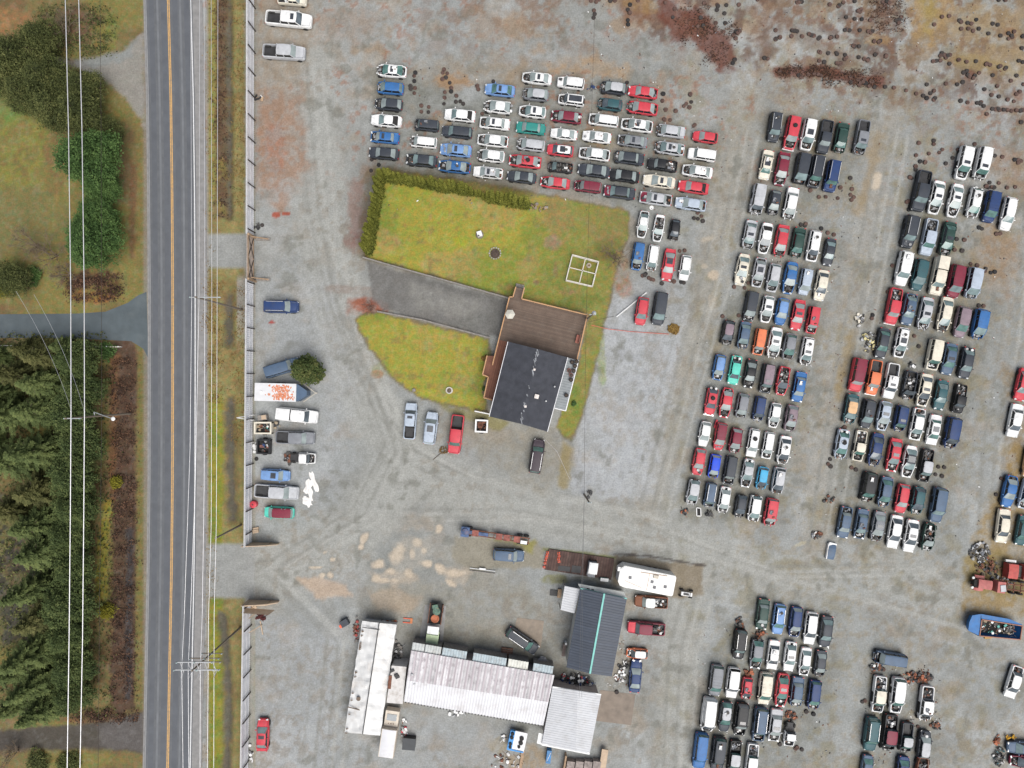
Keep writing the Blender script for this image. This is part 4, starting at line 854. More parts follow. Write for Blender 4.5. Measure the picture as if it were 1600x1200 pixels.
for z in (.4,2.6):
    mb = MB(); mb.box((.08,-L/2,z),(.08,L,.16)); mb.build('rail', WOOD, g)
for k in (0,1):
    mb = MB(); mb.beam((.1,-.1-3.4*k,.4),(.1,-3.3-3.4*k,2.6),.07,.12); mb.beam((.13,-3.3-3.4*k,.4),(.13,-.1-3.4*k,2.6),.07,.12); mb.build('cross_brace', DARKP, g)
for y in (0,-L):
    mb = MB(); mb.box((.3,y,1.6),(.3,.3,3.2)); mb.build('gate_post', WOOD, g)
for i,(vv,lab) in enumerate(((374,'timber brace frame at the upper end of the closed gate'),(437,'timber brace frame at the lower end of the closed gate'))):
    t = empty('brace_frame', P(398.5,vv), 0, lab, 'brace'); mb = MB(); mb.beam((.2,0,2.3),(2.2,0,.1),.16,.16); mb.build('brace', WOOD, t)
    mb = MB(); mb.box((1.3,0,.12),(2.2,.5,.24)); mb.build('footing', WOODG, t)
for vv, sgn, lab in ((848,1,'tan plywood return panel at the upper side of the driveway opening'),(938,-1,'tan plywood return panel at the lower side of the driveway opening')):
    t = empty('return_panel', P(394,vv), 0, lab, 'panel'); mb = MB()
    mb.add([(-.6,0,3.1),(2.9,.05*sgn,2.6),(4.3,-.15,1.0),(4.3,-.15,.0),(-.6,0,0),(-.6,.12,3.1),(2.9,.17,2.6),(4.3,-.03,1.0),(4.3,-.03,0),(-.6,.12,0)],[(0,1,2,3,4),(9,8,7,6,5),(0,5,6,1),(1,6,7,2),(2,7,8,3),(4,0,5,9)])
    if sgn < 0: mb.add([(-.6,-.9,3.35),(3.6,-1.3,3.0),(4.2,-.9,1.9),(-.2,-.5,2.2)],[(0,1,2,3),(3,2,1,0)])
    mb.build('panel_sheet', TANP, t); mb = MB(); mb.bar((0,.05,0),(0,.05,3),.07); mb.bar((3,.05,0),(3,.05,2.5),.07); mb.build('post', WOOD, t)
t = empty('sign_frame', P(399,651), 0, 'forked white pipe frame leaning over the fence beside a wooden crate', 'pipe frame'); mb = MB(); mb.bar((0,.3,1.0),(-1.5,.0,3.6),.07); mb.bar((0,-.5,1.0),(-1.5,-.0,3.6),.07); mb.bar((0,.3,1),(0,.3,0),.07); mb.bar((0,-.5,1),(0,-.5,0),.07); mb.build('pipes', WHITE, t)
for vv,l in ((959,'upper'),(981,'lower')):
    t = empty('fence_brace', P(394,vv), 0, l+' of two tan timber braces behind the fence below the driveway', 'brace'); mb = MB(); mb.beam((.2,-.1,1.9),(1.0 if l=='upper' else 1.6,.5,.1),.12,.12); mb.build('strut', TANP, t)
    if l=='lower': mb = MB(); mb.beam((1.3,1.1,.1),(1.7,-1.0,.1),.14,.14); mb.build('foot_board', TANP, t)
# white rail fence at the side road
t = empty('rail_fence', P(0,540), 0, 'low weathered white rail fence along the side road', 'fence')
for i,x in enumerate([-30,0,24,52,110,146,172,190]):
    mb = MB(); mb.box((0,0,.5),(.14,.14,1.0)); mb.build('post', WHITEV, t, (x/10,-i*.03,0))
mb = MB(); mb.beam((-4,0,.85),(7,-.1,.85),.12,.12); mb.beam((14.2,-.2,.85),(19.4,-.25,.85),.12,.12); mb.build('rail', mat('rail_white',(.5,.47,.4),.8,var=.2), t)
# ------------------------------------------------------------------ foliage
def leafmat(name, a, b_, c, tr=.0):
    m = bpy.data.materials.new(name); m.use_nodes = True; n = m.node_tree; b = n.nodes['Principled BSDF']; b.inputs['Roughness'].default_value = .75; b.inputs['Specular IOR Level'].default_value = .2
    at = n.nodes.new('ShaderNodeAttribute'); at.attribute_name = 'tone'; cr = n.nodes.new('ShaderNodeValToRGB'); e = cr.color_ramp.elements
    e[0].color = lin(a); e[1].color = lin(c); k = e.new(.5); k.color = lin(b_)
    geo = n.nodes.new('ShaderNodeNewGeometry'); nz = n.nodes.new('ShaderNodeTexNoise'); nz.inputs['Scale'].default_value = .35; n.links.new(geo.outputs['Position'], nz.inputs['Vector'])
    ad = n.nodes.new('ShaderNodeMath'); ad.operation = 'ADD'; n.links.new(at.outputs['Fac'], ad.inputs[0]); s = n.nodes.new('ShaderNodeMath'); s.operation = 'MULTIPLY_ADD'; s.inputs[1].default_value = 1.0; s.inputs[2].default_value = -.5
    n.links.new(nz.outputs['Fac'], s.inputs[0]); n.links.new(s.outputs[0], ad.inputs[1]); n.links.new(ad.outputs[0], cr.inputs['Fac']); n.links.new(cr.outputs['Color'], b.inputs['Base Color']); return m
CON = leafmat('conifer_needles', (.034,.052,.018), (.095,.125,.042), (.18,.21,.07)); CED = leafmat('cedar_foliage', (.026,.055,.016), (.062,.115,.032), (.12,.19,.055))
OLV = leafmat('olive_foliage', (.026,.034,.012), (.075,.088,.027), (.17,.17,.06)); HDG = leafmat('hedge_foliage', (.045,.055,.010), (.125,.135,.022), (.24,.235,.045))
RST = leafmat('rust_leaves', (.028,.018,.014), (.060,.034,.024), (.16,.085,.05)); BSH = leafmat('brown_bush', (.08,.045,.015), (.20,.12,.035), (.30,.20,.06)); YEL = leafmat('yellow_foliage', (.06,.06,.01), (.17,.155,.015), (.28,.25,.03))
BARK = mat('bark', (.10,.075,.055), .95, var=.3, vscale=4); TWIG = mat('bare_twigs', (.17,.13,.09), .95, var=.3, vscale=2); TWIGR = mat('red_twigs', (.22,.13,.10), .95, var=.3, vscale=2)
def leafmesh(name, vs, fs, tone, m):
    me = bpy.data.meshes.new(name); me.from_pydata(vs, [], fs); me.materials.append(m)
    a = me.attributes.new('tone','FLOAT','FACE'); a.data.foreach_set('value', tone); me.update(); return me
def conifer_crown(seed, H, Rb, m, dens=1., droop=.25):
    R = random.Random(seed); vs = []; fs = []; tn = []; lv = int(H*2.0); base = R.uniform(.0,.9)
    for k in range(lv):
        f = (k+.5)/lv; z0 = H*(.10+.88*f)+R.uniform(-.15,.15); rad = Rb*(1-f)**.8*R.uniform(.85,1.12)+.12; nb = max(5, int((10-5*f)*dens)); a0 = R.uniform(0,6.3)
        for j in range(nb):
            a = a0+2*math.pi*j/nb+R.uniform(-.2,.2); r = rad*R.uniform(.55,1.15); t = R.uniform(.2,.8); ns = max(4, int(r/.2))
            ca, sa = math.cos(a), math.sin(a)
            for s in range(ns):
                q = (s+.5)/ns; rr = r*q; z = z0+.22*r*q*(1-q)-droop*r*q*q; wl = .52*(1-q)**.6*min(1,r)+.16
                for sd in (-1,1):
                    for w in range(2):
                        l = wl*R.uniform(.6,1.2); aa = a+sd*(.75+R.uniform(-.25,.25)); x, y = rr*ca+R.gauss(0,.07), rr*sa+R.gauss(0,.07); px, py = x+l*math.cos(aa), y+l*math.sin(aa)
                        hw = .055+.06*R.random(); nx, ny = -math.sin(aa)*hw, math.cos(aa)*hw; o = len(vs); zz = z+R.uniform(-.06,.06)
                        vs += [(x-nx*.6,y-ny*.6,zz),(x+nx*.6,y+ny*.6,zz),(px+nx*.7,py+ny*.7,zz-.12*l-R.uniform(0,.1)),(px-nx*.7,py-ny*.7,zz-.1*l)]
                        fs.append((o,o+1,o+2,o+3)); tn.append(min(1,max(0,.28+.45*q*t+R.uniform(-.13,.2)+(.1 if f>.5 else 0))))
    return leafmesh('crown', vs, fs, tn, m)
def blob_crown(seed, lobes, n, size, m, name='crown'):
    """lobes: (x,y,z,rx,ry,rz); many small leaf faces spread near the lobes' surfaces"""
    R = random.Random(seed); vs = []; fs = []; tn = []; tot = sum(l[3]*l[4] for l in lobes)
    for l in lobes:
        k = int(n*l[3]*l[4]/tot); ph = [R.uniform(0,6) for _ in range(6)]
        for i in range(k):
            th = R.uniform(0,2*math.pi); cz = R.uniform(-.5,1); sr = math.sqrt(max(0,1-cz*cz)); q = R.uniform(.45,1.0)**.5
            lump = 1+.16*math.sin(3*th+ph[0]+4*cz)+.12*math.sin(7*th+ph[1]-5*cz)+.08*math.sin(13*th+ph[2])
            q *= lump; x = l[0]+l[3]*sr*math.cos(th)*q; y = l[1]+l[4]*sr*math.sin(th)*q; z = l[2]+l[5]*cz*q
            s = size*R.uniform(.5,1.3); a = R.uniform(0,6.28); tl = R.uniform(-.7,.7); o = len(vs)
            ux, uy = math.cos(a)*s, math.sin(a)*s; wx, wy = -math.sin(a)*s*.55, math.cos(a)*s*.55
            vs += [(x-ux,y-uy,z-s*tl),(x+wx,y+wy,z+s*.2),(x+ux,y+uy,z+s*tl),(x-wx,y-wy,z-s*.1)]; fs.append((o,o+1,o+2,o+3))
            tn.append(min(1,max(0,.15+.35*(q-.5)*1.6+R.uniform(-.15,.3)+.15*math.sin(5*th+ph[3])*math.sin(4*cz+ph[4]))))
    return leafmesh(name, vs, fs, tn, m)
def trunk_mesh_t(h, r, name='trunk', m=None):
    mb = MB(); mb.bar((0,0,-.05),(.1,.05,h*.5),r,8,0,r*.7); mb.bar((.1,.05,h*.5),(0,0,h),r*.7,8,0,.03)
    R = random.Random(int(h*10))
    for i in range(7):
        a = R.uniform(0,6.3); z = h*R.uniform(.3,.8); mb.bar((.05,.03,z),(math.cos(a)*h*.14,math.sin(a)*h*.14,z+h*.1),r*.3,5,0,.02)
    return mb.mesh(name, m or BARK)
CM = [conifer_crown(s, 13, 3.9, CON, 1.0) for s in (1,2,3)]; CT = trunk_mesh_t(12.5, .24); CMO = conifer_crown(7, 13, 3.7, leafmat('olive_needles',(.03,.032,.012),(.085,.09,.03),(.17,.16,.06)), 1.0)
def tree(name, u, v, cm_, tm, sc, lab, cat='tree', grp=None, rz=None, sz=None):
    r = empty(name, P(u,v), rz if rz is not None else random.uniform(0,6.28), lab, cat, grp); place('crown', cm_, r); 
    if tm: place('trunk', tm, r)
    r.scale = (sc, sc, sz or sc); return r
R5 = random.Random(5)
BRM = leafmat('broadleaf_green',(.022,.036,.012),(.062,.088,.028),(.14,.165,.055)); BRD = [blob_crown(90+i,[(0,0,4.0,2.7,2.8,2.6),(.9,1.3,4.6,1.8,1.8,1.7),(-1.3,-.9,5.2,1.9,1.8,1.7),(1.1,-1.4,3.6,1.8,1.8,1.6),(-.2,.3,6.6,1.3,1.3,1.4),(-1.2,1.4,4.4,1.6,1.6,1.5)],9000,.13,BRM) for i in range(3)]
cpos = [(146,565,.95),(150,608,.9),(138,648,1.0),(150,690,.9),(140,735,1.05),(146,782,.95),(134,828,1.05),(140,876,1.0),(138,925,1.05),(134,975,1.0),(140,1022,.9),(136,1068,.95),
        (95,560,.85),(100,600,.9),(92,640,1.),(100,700,1.),(95,760,1.),(88,812,1.),(100,850,1.05),(90,905,1.),(98,950,1.05),(92,1000,1.),(96,1045,.95),(100,1085,.9),
        (58,585,.85),(50,645,.95),(55,715,1.0),(52,1030,.9),(45,790,.9),(20,620,.9),(5,690,.9),(50,1085,.8),(62,548,.6),(12,560,.7),(118,545,.6)]
for i,(x,y,s) in enumerate(cpos):
    lb = ORD[i]+' from top, conifer in the woodland row nearest the road' if i < 12 else (ORD[i-12]+' from top, conifer in the second woodland row' if i < 24 else ORD[i-24]+' of the scattered conifers deep in the woodland, '+('upper' if y < 700 else 'lower')+' half, near x'+'').replace(', near x','')
    if i < 12:
        tree('broad_tree', x+2, y, BRD[i%3], trunk_mesh_t(6,.25), s*R5.uniform(.9,1.1), lb.replace('conifer','dense olive green tree'), 'tree', 'trees at the roadside edge of the lower left woodland'); continue
    x -= 2; tree('conifer', x, y, CM[(i*2)%3] if i%4 else CMO, CT, s*R5.uniform(.92,1.06), lb, 'tree', 'conifers in the lower left woodland', sz=s*R5.uniform(.75,1.0))
# yard conifer, cedars and olive trees
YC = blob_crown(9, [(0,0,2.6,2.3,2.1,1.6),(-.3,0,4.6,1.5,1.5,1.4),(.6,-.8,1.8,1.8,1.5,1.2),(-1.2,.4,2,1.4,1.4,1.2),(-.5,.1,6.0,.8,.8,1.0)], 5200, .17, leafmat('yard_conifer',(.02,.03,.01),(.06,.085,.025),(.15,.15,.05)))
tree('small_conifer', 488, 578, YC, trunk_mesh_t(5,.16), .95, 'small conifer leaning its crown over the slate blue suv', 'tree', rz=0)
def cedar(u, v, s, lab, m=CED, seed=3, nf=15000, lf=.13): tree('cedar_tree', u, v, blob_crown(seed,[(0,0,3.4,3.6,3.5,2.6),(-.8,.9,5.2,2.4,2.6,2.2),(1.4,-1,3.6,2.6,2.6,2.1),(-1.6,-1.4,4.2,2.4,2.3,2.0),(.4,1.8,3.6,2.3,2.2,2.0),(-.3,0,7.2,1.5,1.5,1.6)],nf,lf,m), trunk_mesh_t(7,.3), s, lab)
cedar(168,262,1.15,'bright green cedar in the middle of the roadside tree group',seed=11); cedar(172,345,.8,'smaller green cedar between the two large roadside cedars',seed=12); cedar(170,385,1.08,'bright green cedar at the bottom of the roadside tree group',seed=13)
cedar(176,300,.7,'green cedar filling the gap below the middle roadside cedar',seed=14)
OT = []
for i,(u,v,s,l) in enumerate([(150,190,1.0,'olive green tree just above the middle roadside cedar'),(150,150,.8,'olive green tree beside the roadside gravel turnout'),(98,140,1.0,'olive green tree left of the gravel turnout'),(182,215,.65,'olive green tree right above the middle roadside cedar'),(62,160,.85,'olive tree along the top of the yellow field'),(58,108,1.1,'sparse olive tree near the left picture edge, upper part'),(110,185,.95,'olive green tree above the yellow field corner'),(85,75,.8,'thin brownish tree at the upper left'),(22,130,.9,'olive tree at the left edge beside the path'),(40,440,.75,'dark evergreen shrub tree left of the side road fence')]):
    cedar(u,v,s*.95,l,OLV,30+i,9500,.13); OT.append((u,v,s,l,i))
def bare(seed, h, spread, m, depth=4, lean=(0,0)):
    R = random.Random(seed); mb = MB()
    def br(p, d, l, r, k):
        q = p+d*l; mb.bar(p,q,r,5,0,r*.65)
        if k == 0: return
        for i in range(3 if k > 1 else 4):
            nd = (d+Vector((R.uniform(-1,1)*spread,R.uniform(-1,1)*spread,R.uniform(-.3,.5)))).normalized(); br(p+d*l*R.uniform(.6,1), nd, l*R.uniform(.6,.85), r*.6, k-1)
    for i in range(4):
        a = i*1.57+R.uniform(-.5,.5); br(Vector((0,0,0)), Vector((math.cos(a)*.5+lean[0],math.sin(a)*.5+lean[1],1)).normalized(), h*.35, .09, depth)
    return mb.mesh('branches', m)
def baretree(u, v, h, lab, m=TWIG, seed=1, spread=.9, name='bare_tree', depth=4):
    r = empty(name, P(u,v), 0, lab, 'tree'); place('branches', bare(seed,h,spread,m,depth), r); mb = MB(); mb.bar((0,0,-.1),(0,0,.5),.14,8,0,.1); mb.build('trunk', m, r)
for u,v,s,l,i in OT: baretree(u+6,v+4,4.6*s,'leafless stems inside the '+l,TWIG,60+i)
for i,(u,v,h,l) in enumerate([(90,400,5,'leafless pale tree on the left, above the side road'),(110,430,4,'small leafless tree by the orange leaf patch'),(60,385,5,'leafless tree at the edge of the yellow field'),(30,95,5,'leafless brown tree at the upper left edge'),(110,50,5,'leafless dark tree at the top left beside the road'),(30,1170,3.5,'leafless bush at the bottom left corner')]): baretree(u,v,h,l,TWIG,i+1)
baretree(960,404,4.5,'leafless spreading tree at the right corner of the lawn',TWIG,21,1.1,depth=4)
baretree(580,482,2.6,'leafless red twigged shrub at the driveway corner',TWIGR,22,1.2,'bare_shrub',depth=3)
def shrub(u,v,r,h,m,lab,seed,name='shrub',n=900,sz=.13):
    t = empty(name, P(u,v), 0, lab, 'shrub'); R = random.Random(seed)
    lb = [(R.uniform(-.4,.4)*r,R.uniform(-.4,.4)*r,h*.45,r*R.uniform(.5,.8),r*R.uniform(.5,.8),h*.5) for _ in range(4)]
    place('foliage', blob_crown(seed,lb,n,sz,m,'foliage'), t); mb = MB()
    for i in range(5): mb.bar((0,0,0),(R.uniform(-.4,.4)*r,R.uniform(-.4,.4)*r,h*.6),.04,5,0,.02)
    mb.build('stems', BARK, t); return t
shrub(1052,515,.95,.45,BSH,'round brown bush on gravel at the end of the red cable',40)
shrub(184,752,1.2,1.2,YEL,'yellow green bush by the lower left ditch, upper one',41); shrub(172,950,1.5,1.6,YEL,'yellow green bush by the lower left ditch, lower one',42)
shrub(12,452,2.0,1.6,YEL,'yellow leaved shrub at the left edge above the side road',43,n=2000); shrub(30,436,2.4,1.8,CED,'dark green shrub at the left edge above the side road',44,n=2400); shrub(60,432,1.8,1.4,CED,'dark green shrub right of the one at the left edge',45,n=1600)
shrub(757,607,.35,.5,CED,'small green bush tucked against the lower deck step',46,n=500,sz=.1); shrub(897,630,.4,.5,CED,'green bush at the right wall of the house patio',47,n=500,sz=.1); shrub(757,560,.5,.5,BSH,'brown bush beside the deck stairs',48,n=300,sz=.1)
shrub(172,548,1.6,1.4,CED,'green bush by the white rail fence',49,n=900); shrub(60,1187,2.2,1.2,OLV,'olive bush at the bottom left edge',50,n=1500); shrub(110,1190,2.0,1.2,OLV,'olive bush right of the one at the bottom left edge',51,n=1500)
# hedge of narrow cedars round the lawn
def hedge_mesh(seed):
    R = random.Random(seed); vs = []; fs = []; tn = []
    for i in range(900):
        f = R.random()**.75; z = 2.7*f; rad = (.38*(1-f)**.7+.04)*R.uniform(.35,1.1); a = R.uniform(0,6.28); x, y = rad*math.cos(a), rad*math.sin(a); s = R.uniform(.06,.12); o = len(vs); b_ = R.uniform(0,6.3); t = R.uniform(-.5,.5)
        ux, uy = math.cos(b_)*s, math.sin(b_)*s; wx, wy = -math.sin(b_)*s*.6, math.cos(b_)*s*.6
        vs += [(x-ux,y-uy,z-s*t),(x+wx,y+wy,z+.02),(x+ux,y+uy,z+s*t),(x-wx,y-wy,z)]; fs.append((o,o+1,o+2,o+3)); tn.append(min(1,max(0,.3+.3*f+R.uniform(-.2,.35))))  # tone rises with height, painting in a shaded base and lit top
    return leafmesh('foliage', vs, fs, tn, HDG)
HM = [hedge_mesh(i) for i in range(4)]; mb = MB(); mb.bar((0,0,-.05),(0,0,2.2),.05,6,0,.02); HT = mb.mesh('stem', BARK)
def along(pts, n):
    pts = [Vector((a,b)) for a,b in pts]; ls = [(q-p).length for p,q in zip(pts[:-1],pts[1:])]; T = sum(ls); out = []
    for i in range(n):
        d = T*i/(n-1); k = 0
        while k < len(ls)-1 and d > ls[k]: d -= ls[k]; k += 1
        out.append(pts[k].lerp(pts[k+1], d/ls[k]))
    return out
for pts, n, w, side in (([(598,282),(590,340),(578,396)],22,1.0,'left side hedge'),([(603,280),(650,289),(700,298),(738,303)],22,.95,'upper left hedge'),([(764,311),(790,317),(820,324)],9,1.1,'upper middle hedge'),([(743,305),(750,307),(757,309)],4,.62,'low gap of the upper hedge')):
    for i,q in enumerate(along(pts,n)):
        r = empty('hedge_cedar', P(q.x+R5.uniform(-2,2),q.y+R5.uniform(-2,2)), R5.uniform(0,6), 'narrow cedar, '+ORD[i]+(' from top' if side[:4]=='left' else ' from left')+' in the '+side, 'hedge tree', 'hedge cedars round the lawn')
        place('foliage', HM[i%4], r); place('stem', HT, r); s = w*R5.uniform(.85,1.15)*1.4; r.scale = (s,s,s*R5.uniform(.85,1.1)*(1.9 if i > n-7 and side[:4]=='left' else 1.45))
# low brambles: roadside and rubbish strip, ground cover
def cover(name, regions, n, m, label, size=.14, h=.5, seed=1):
    R = random.Random(seed); vs = []; fs = []; tn = []
    for i in range(n):
        p = R.choice(regions); u = R.uniform(p[0],p[2]); v = R.uniform(p[1],p[3])
        if mnoise.noise(Vector((u/14.,v/14.,seed)))+.4*mnoise.noise(Vector((u/5.,v/5.,seed))) < .02: continue
        u += R.gauss(0,5)+6*mnoise.noise(Vector((u/9.,v/9.,seed+5))); v += R.gauss(0,3)
        x, y, _ = P(u,v); z = R.uniform(.02,h); s = size*R.uniform(.5,1.3); a = R.uniform(0,6.28); tl = R.uniform(-.6,.6); o = len(vs)
        ux, uy = math.cos(a)*s, math.sin(a)*s; wx, wy = -math.sin(a)*s*.5, math.cos(a)*s*.5
        vs += [(x-ux,y-uy,z-s*tl),(x+wx,y+wy,z+s*.2),(x+ux,y+uy,z+s*tl),(x-wx,y-wy,z)]; fs.append((o,o+1,o+2,o+3)); tn.append(R.random())
    o = place(name, leafmesh(name, vs, fs, tn, m)); tag(o, label, 'brambles', kind='stuff')
cover('brambles', [(176,560,212,1095)]*3+[(110,430,190,470),(120,1108,215,1125)], 15000, RST, 'rust brown brambles between the woodland and the road', .15, .7, 3)
cover('roadside_brambles', [(336,-20,354,340)], 3200, RST, 'dark red brown brambles beside the upper roadside ditch', .12, .4, 4)
cover('undergrowth', [(-20,520,175,1120)], 16000, OLV, 'dark undergrowth beneath the lower left conifers', .2, .6, 5)
cover('undergrowth', [(60,10,180,90),(-20,60,60,150)], 9000, OLV, 'brown undergrowth at the upper left', .16, .8, 6)
cover('dead_plants', [(1215,104,1300,120),(1290,110,1375,135)], 3600, RST, 'rust brown dead plants in a strip between loose tyres', .12, .3, 7)
cover('dead_plants', [(1060,10,1110,70),(1095,30,1148,105),(1360,0,1410,50)], 3600, RST, 'rust brown dead plants at the top of the yard', .12, .3, 8)
cover('dead_grass', [(325,-20,334,1220),(364,-20,384,340),(364,450,384,700),(325,440,345,630)], 9000, BSH, 'brown dead grass tufts on the verge beside the fence', .1, .2, 9)
# ------------------------------------------------------------------ poles and wires
WIRE = mat('aluminium_wire', (.62,.62,.64), .4, metal=.3); GREYM = mat('galvanised_steel', (.42,.43,.44), .5, metal=.4); PW = mat('pole_wood', (.20,.165,.13), .9, var=.2, vscale=3); PORC = mat('insulator', (.45,.55,.55), .3)
def pole(u, v, h, lab, arms=(), extra=None):
    r = empty('utility_pole', P(u,v), 0, lab, 'utility pole'); mb = MB(); mb.bar((0,0,-.2),(0,0,h),.17,10,0,.11); mb.build('pole_shaft', PW, r)
    for z, x0, x1, dy in arms:
        mb = MB(); mb.beam((x0,dy,z),(x1,dy,z),.12,.14); mb.build('crossarm', GREYM if z > h-2 else PW, r)
        for k in range(3):
            x = x0+.15+(x1-x0-.3)*k/2; mb = MB(); mb.lathe([(.05,0),(.09,.08),(.05,.14),(.09,.2),(.04,.3)],(x,dy,z+.07),8); mb.build('insulator', PORC, r)
    return r
pole(378,484,16.2,'tall wooden pole beside the ditch, opposite the side road',[(15.7,-1.0,3.2,0)])
PL3 = pole(376,980,16.8,'tall wooden pole with many crossarms beside the lower fence',[(16.4,-2.6,3.6,0),(16.1,-2.4,2.6,.9),(15.2,-2.2,2.4,-.5),(14.0,-1.6,2.6,.6),(13.0,-1.4,2.4,-.3),(12.0,-.8,2.2,.5)])
for k in range(5):
    mb = MB(); mb.bar((-2.0+k*1.1,1.0,16.0),(-2.0+k*1.1,-.9,14.8),.05,6); mb.bar((-2.0+k*1.1,-.9,14.8),(-2.1+k*1.1,-1.5,15.4),.05,6); mb.build('jumper_wire', WIRE, PL3)
pole(377,820,9.7,'short leaning looking service pole at the driveway opening')
p_ = pole(205,646,16.3,'steel and wood pole among the lower left trees with street lamp arm',[(16.0,-.3,2.0,0)])
mb = MB(); mb.bar((0,.6,9.8),(2.9,-.3,10.3),.07,8); mb.bar((0,0,9.6),(0,.6,9.8),.07,8); la = mb.build('lamp_arm', GREYM, p_); mb = MB(); mb.lathe([(.1,0),(.28,.03),(.3,.12),(.12,.2)],(3.0,-.33,10.2),10); mb.build('lamp_head', WHITE, p_)
p_ = pole(916,500,9,'service pole with transformer at the deck corner of the house',[(8.6,-.5,.5,0)]); mb = MB(); mb.lathe([(.3,0),(.32,.1),(.32,.7),(.1,.8)],(.3,.3,7.2),12); mb.build('transformer', GREYM, p_)
pole(913,773,7.5,'small wooden pole on the gravel between house and middle block',[(7.2,-.35,.35,0)])
def wire(pts, r, lab, grp, name='overhead_wire', m=WIRE):
    mb = MB(); q = [Vector(P(*p)) for p in pts]
    for a,b_ in zip(q[:-1],q[1:]): mb.bar(a,b_,r,5)
    o = mb.build(name, m); tag(o, lab, 'wire', grp); return o
def span(u0,v0,h0,u1,v1,h1,sag,n=8):
    a = Vector(P(u0,v0,h0)); b_ = Vector(P(u1,v1,h1)); out = []
    for i in range(n+1):
        t = i/n; p = a.lerp(b_,t); z = p.z-4*sag*t*(1-t); k = 10*HC/(HC-z); out.append((800+p.x*k,600-p.y*k,z))
    return out
wl = [((102,0),(111,640),(105,1200)),((123,0),(132,640),(125,1200))]
for a,b_,c in wl:
    wire([(a[0]-2,-150,15.8),(a[0],0,15.6),(a[0]+5,200,15.3),(b_[0]-.5,450,15.6),(b_[0],642,16.1),(b_[0]-1,800,15.6),(b_[0]-3,1000,15.2),(c[0],1200,15.4),(c[0]-3,1350,15.8)], .058, ('left' if a[0] < 110 else 'right')+' one of two pale thick power lines over the left woodland', 'thick conductors left of the road')
wire([(155,-150,13),(158,200,12),(159,640,12.8),(156,900,12),(152,1350,13)], .025, 'thin dark cable above the woodland edge', None, m=DARKP)
rp = [[(298,-150),(298,0),(299.5,468),(297,700),(288,960),(284,1048),(286,1200),(286,1350)],[(311,-150),(312,0),(311,468),(305,760),(297.6,960),(294,1046),(295,1200),(295,1350)],[(318,-150),(319,0),(320,468),(319,760),(316,960),(313,1045),(312,1350)],[(329,-150),(330,0),(331,468),(330,820),(326,960),(324,1200),(323,1350)],[(339,-150),(340.5,0),(339,560),(338,820),(334.6,960),(334,1200),(333,1350)]]
for q in rp: wire([(a,b_,15.9 if b_ in (468,1045,1046,1048) else 15.0) for a,b_ in q], .03, 'thin power line right of the road, '+ORD[rp.index(q)]+' from left', 'thin wires right of the road')
wire(span(934,-120,9,916,500,8.6,.8), .02, 'service wire from the house pole across the upper yard', None, m=DARKP); wire(span(916,500,8.6,913,773,7.2,.4), .02, 'service wire between the two small yard poles', None, m=DARKP)
for dx in (0,4): wire(span(913,773,7.2,905+dx,1090,5.5,.5), .02, 'service wire from the small pole over the workshop roof', 'wires over the workshop roof', m=mat('dark_cable',(.12,.12,.12)))
wire(span(112,643,15.8,25,455,9,1.0), .02, 'left thin stay wire from the woodland pole to the side road', 'stay wires over the side road'); wire(span(132,643,15.8,53,460,9,1.0), .02, 'right thin stay wire from the woodland pole to the side road', 'stay wires over the side road')
wire([(924,508,.9),(950,514,.35),(985,518,.12),(1045,522,.08)], .045, 'red cable lying from the deck corner to the brown bush', None, 'red_cable', mat('red_cable',(.62,.14,.10),.6))
wire([(963,495,.15),(1010,457,.2)], .11, 'long white pole lying on the gravel right of the house', None, 'white_pole', WHITE); wire([(919,503,.6),(960,494,.1)], .02, 'black cable to the foot of the white pole', None, 'black_cable', DARKP)
wire([(848,683,.05),(870,705,.05),(890,748,.05)], .02, 'pale hose on the ground right of the mauve suv', None, 'hose', WIRE)
# ------------------------------------------------------------------ buildings
def q3(p, h): return Vector(P(p[0], p[1], h))
def lerp2(a, b, t): return (a[0]+(b[0]-a[0])*t, a[1]+(b[1]-a[1])*t)
def walls(root, corners, h, m, ins=.15, z0=0.):
    c = [q3(p,h) for p in corners]; ct = sum(c, Vector())/len(c); c = [ct+(p-ct)*(1-ins/max(1,(p-ct).length)*1.4) for p in c]
    mb = MB(); n = len(c); mb.add([(p.x,p.y,z0) for p in c]+[(p.x,p.y,h-.05) for p in c], [(i,(i+1)%n,n+(i+1)%n,n+i) for i in range(n)]); return mb.build('wall', m, root)
def sheet(mb, A, B, Cc, D, ribs, amp=.03, mi=0, th=.08):
    """sheet A-B / D-C with ribs running from the A-B edge to the D-C edge"""
    n = ribs*4; up = []; 
    for i in range(n+1):
        t = i/n; p = A.lerp(B,t); q = D.lerp(Cc,t); z = amp if i%4 in (1,2) else 0; up.append((p+Vector((0,0,z)), q+Vector((0,0,z))))
    vs = [tuple(p) for p,q in up]+[tuple(q) for p,q in up]; m = n+1
    mb.add(vs, [(i,i+1,m+i+1,m+i) for i in range(n)], mi); e = [A,B,Cc,D]; b_ = [p-Vector((0,0,th)) for p in e]
    mb.add([tuple(p) for p in e+b_], [(i,(i+1)%4,4+(i+1)%4,4+i) for i in range(4)]+[(7,6,5,4)], mi)
WSTN = stripes('stained_white_sheet', (.60,.58,.59), (.48,.43,.45), 0, .9, .5, .35, var=.16, dirt=(.28,.23,.25), dirt_amt=.85)
WCLN = mat('white_roof_sheet', (.64,.64,.66), .45, var=.07, vscale=.5, dirt=(.44,.41,.40), dirt_amt=.6); WGRY = mat('grey_white_roof_sheet', (.50,.51,.53), .45, var=.08, vscale=.6, dirt=(.38,.37,.36), dirt_amt=.6)
def dirmat(m, ang):   # rotate stripe direction
    for nn in m.node_tree.nodes:
        if nn.type == 'VECTOR_ROTATE': nn.inputs['Angle'].default_value = -ang
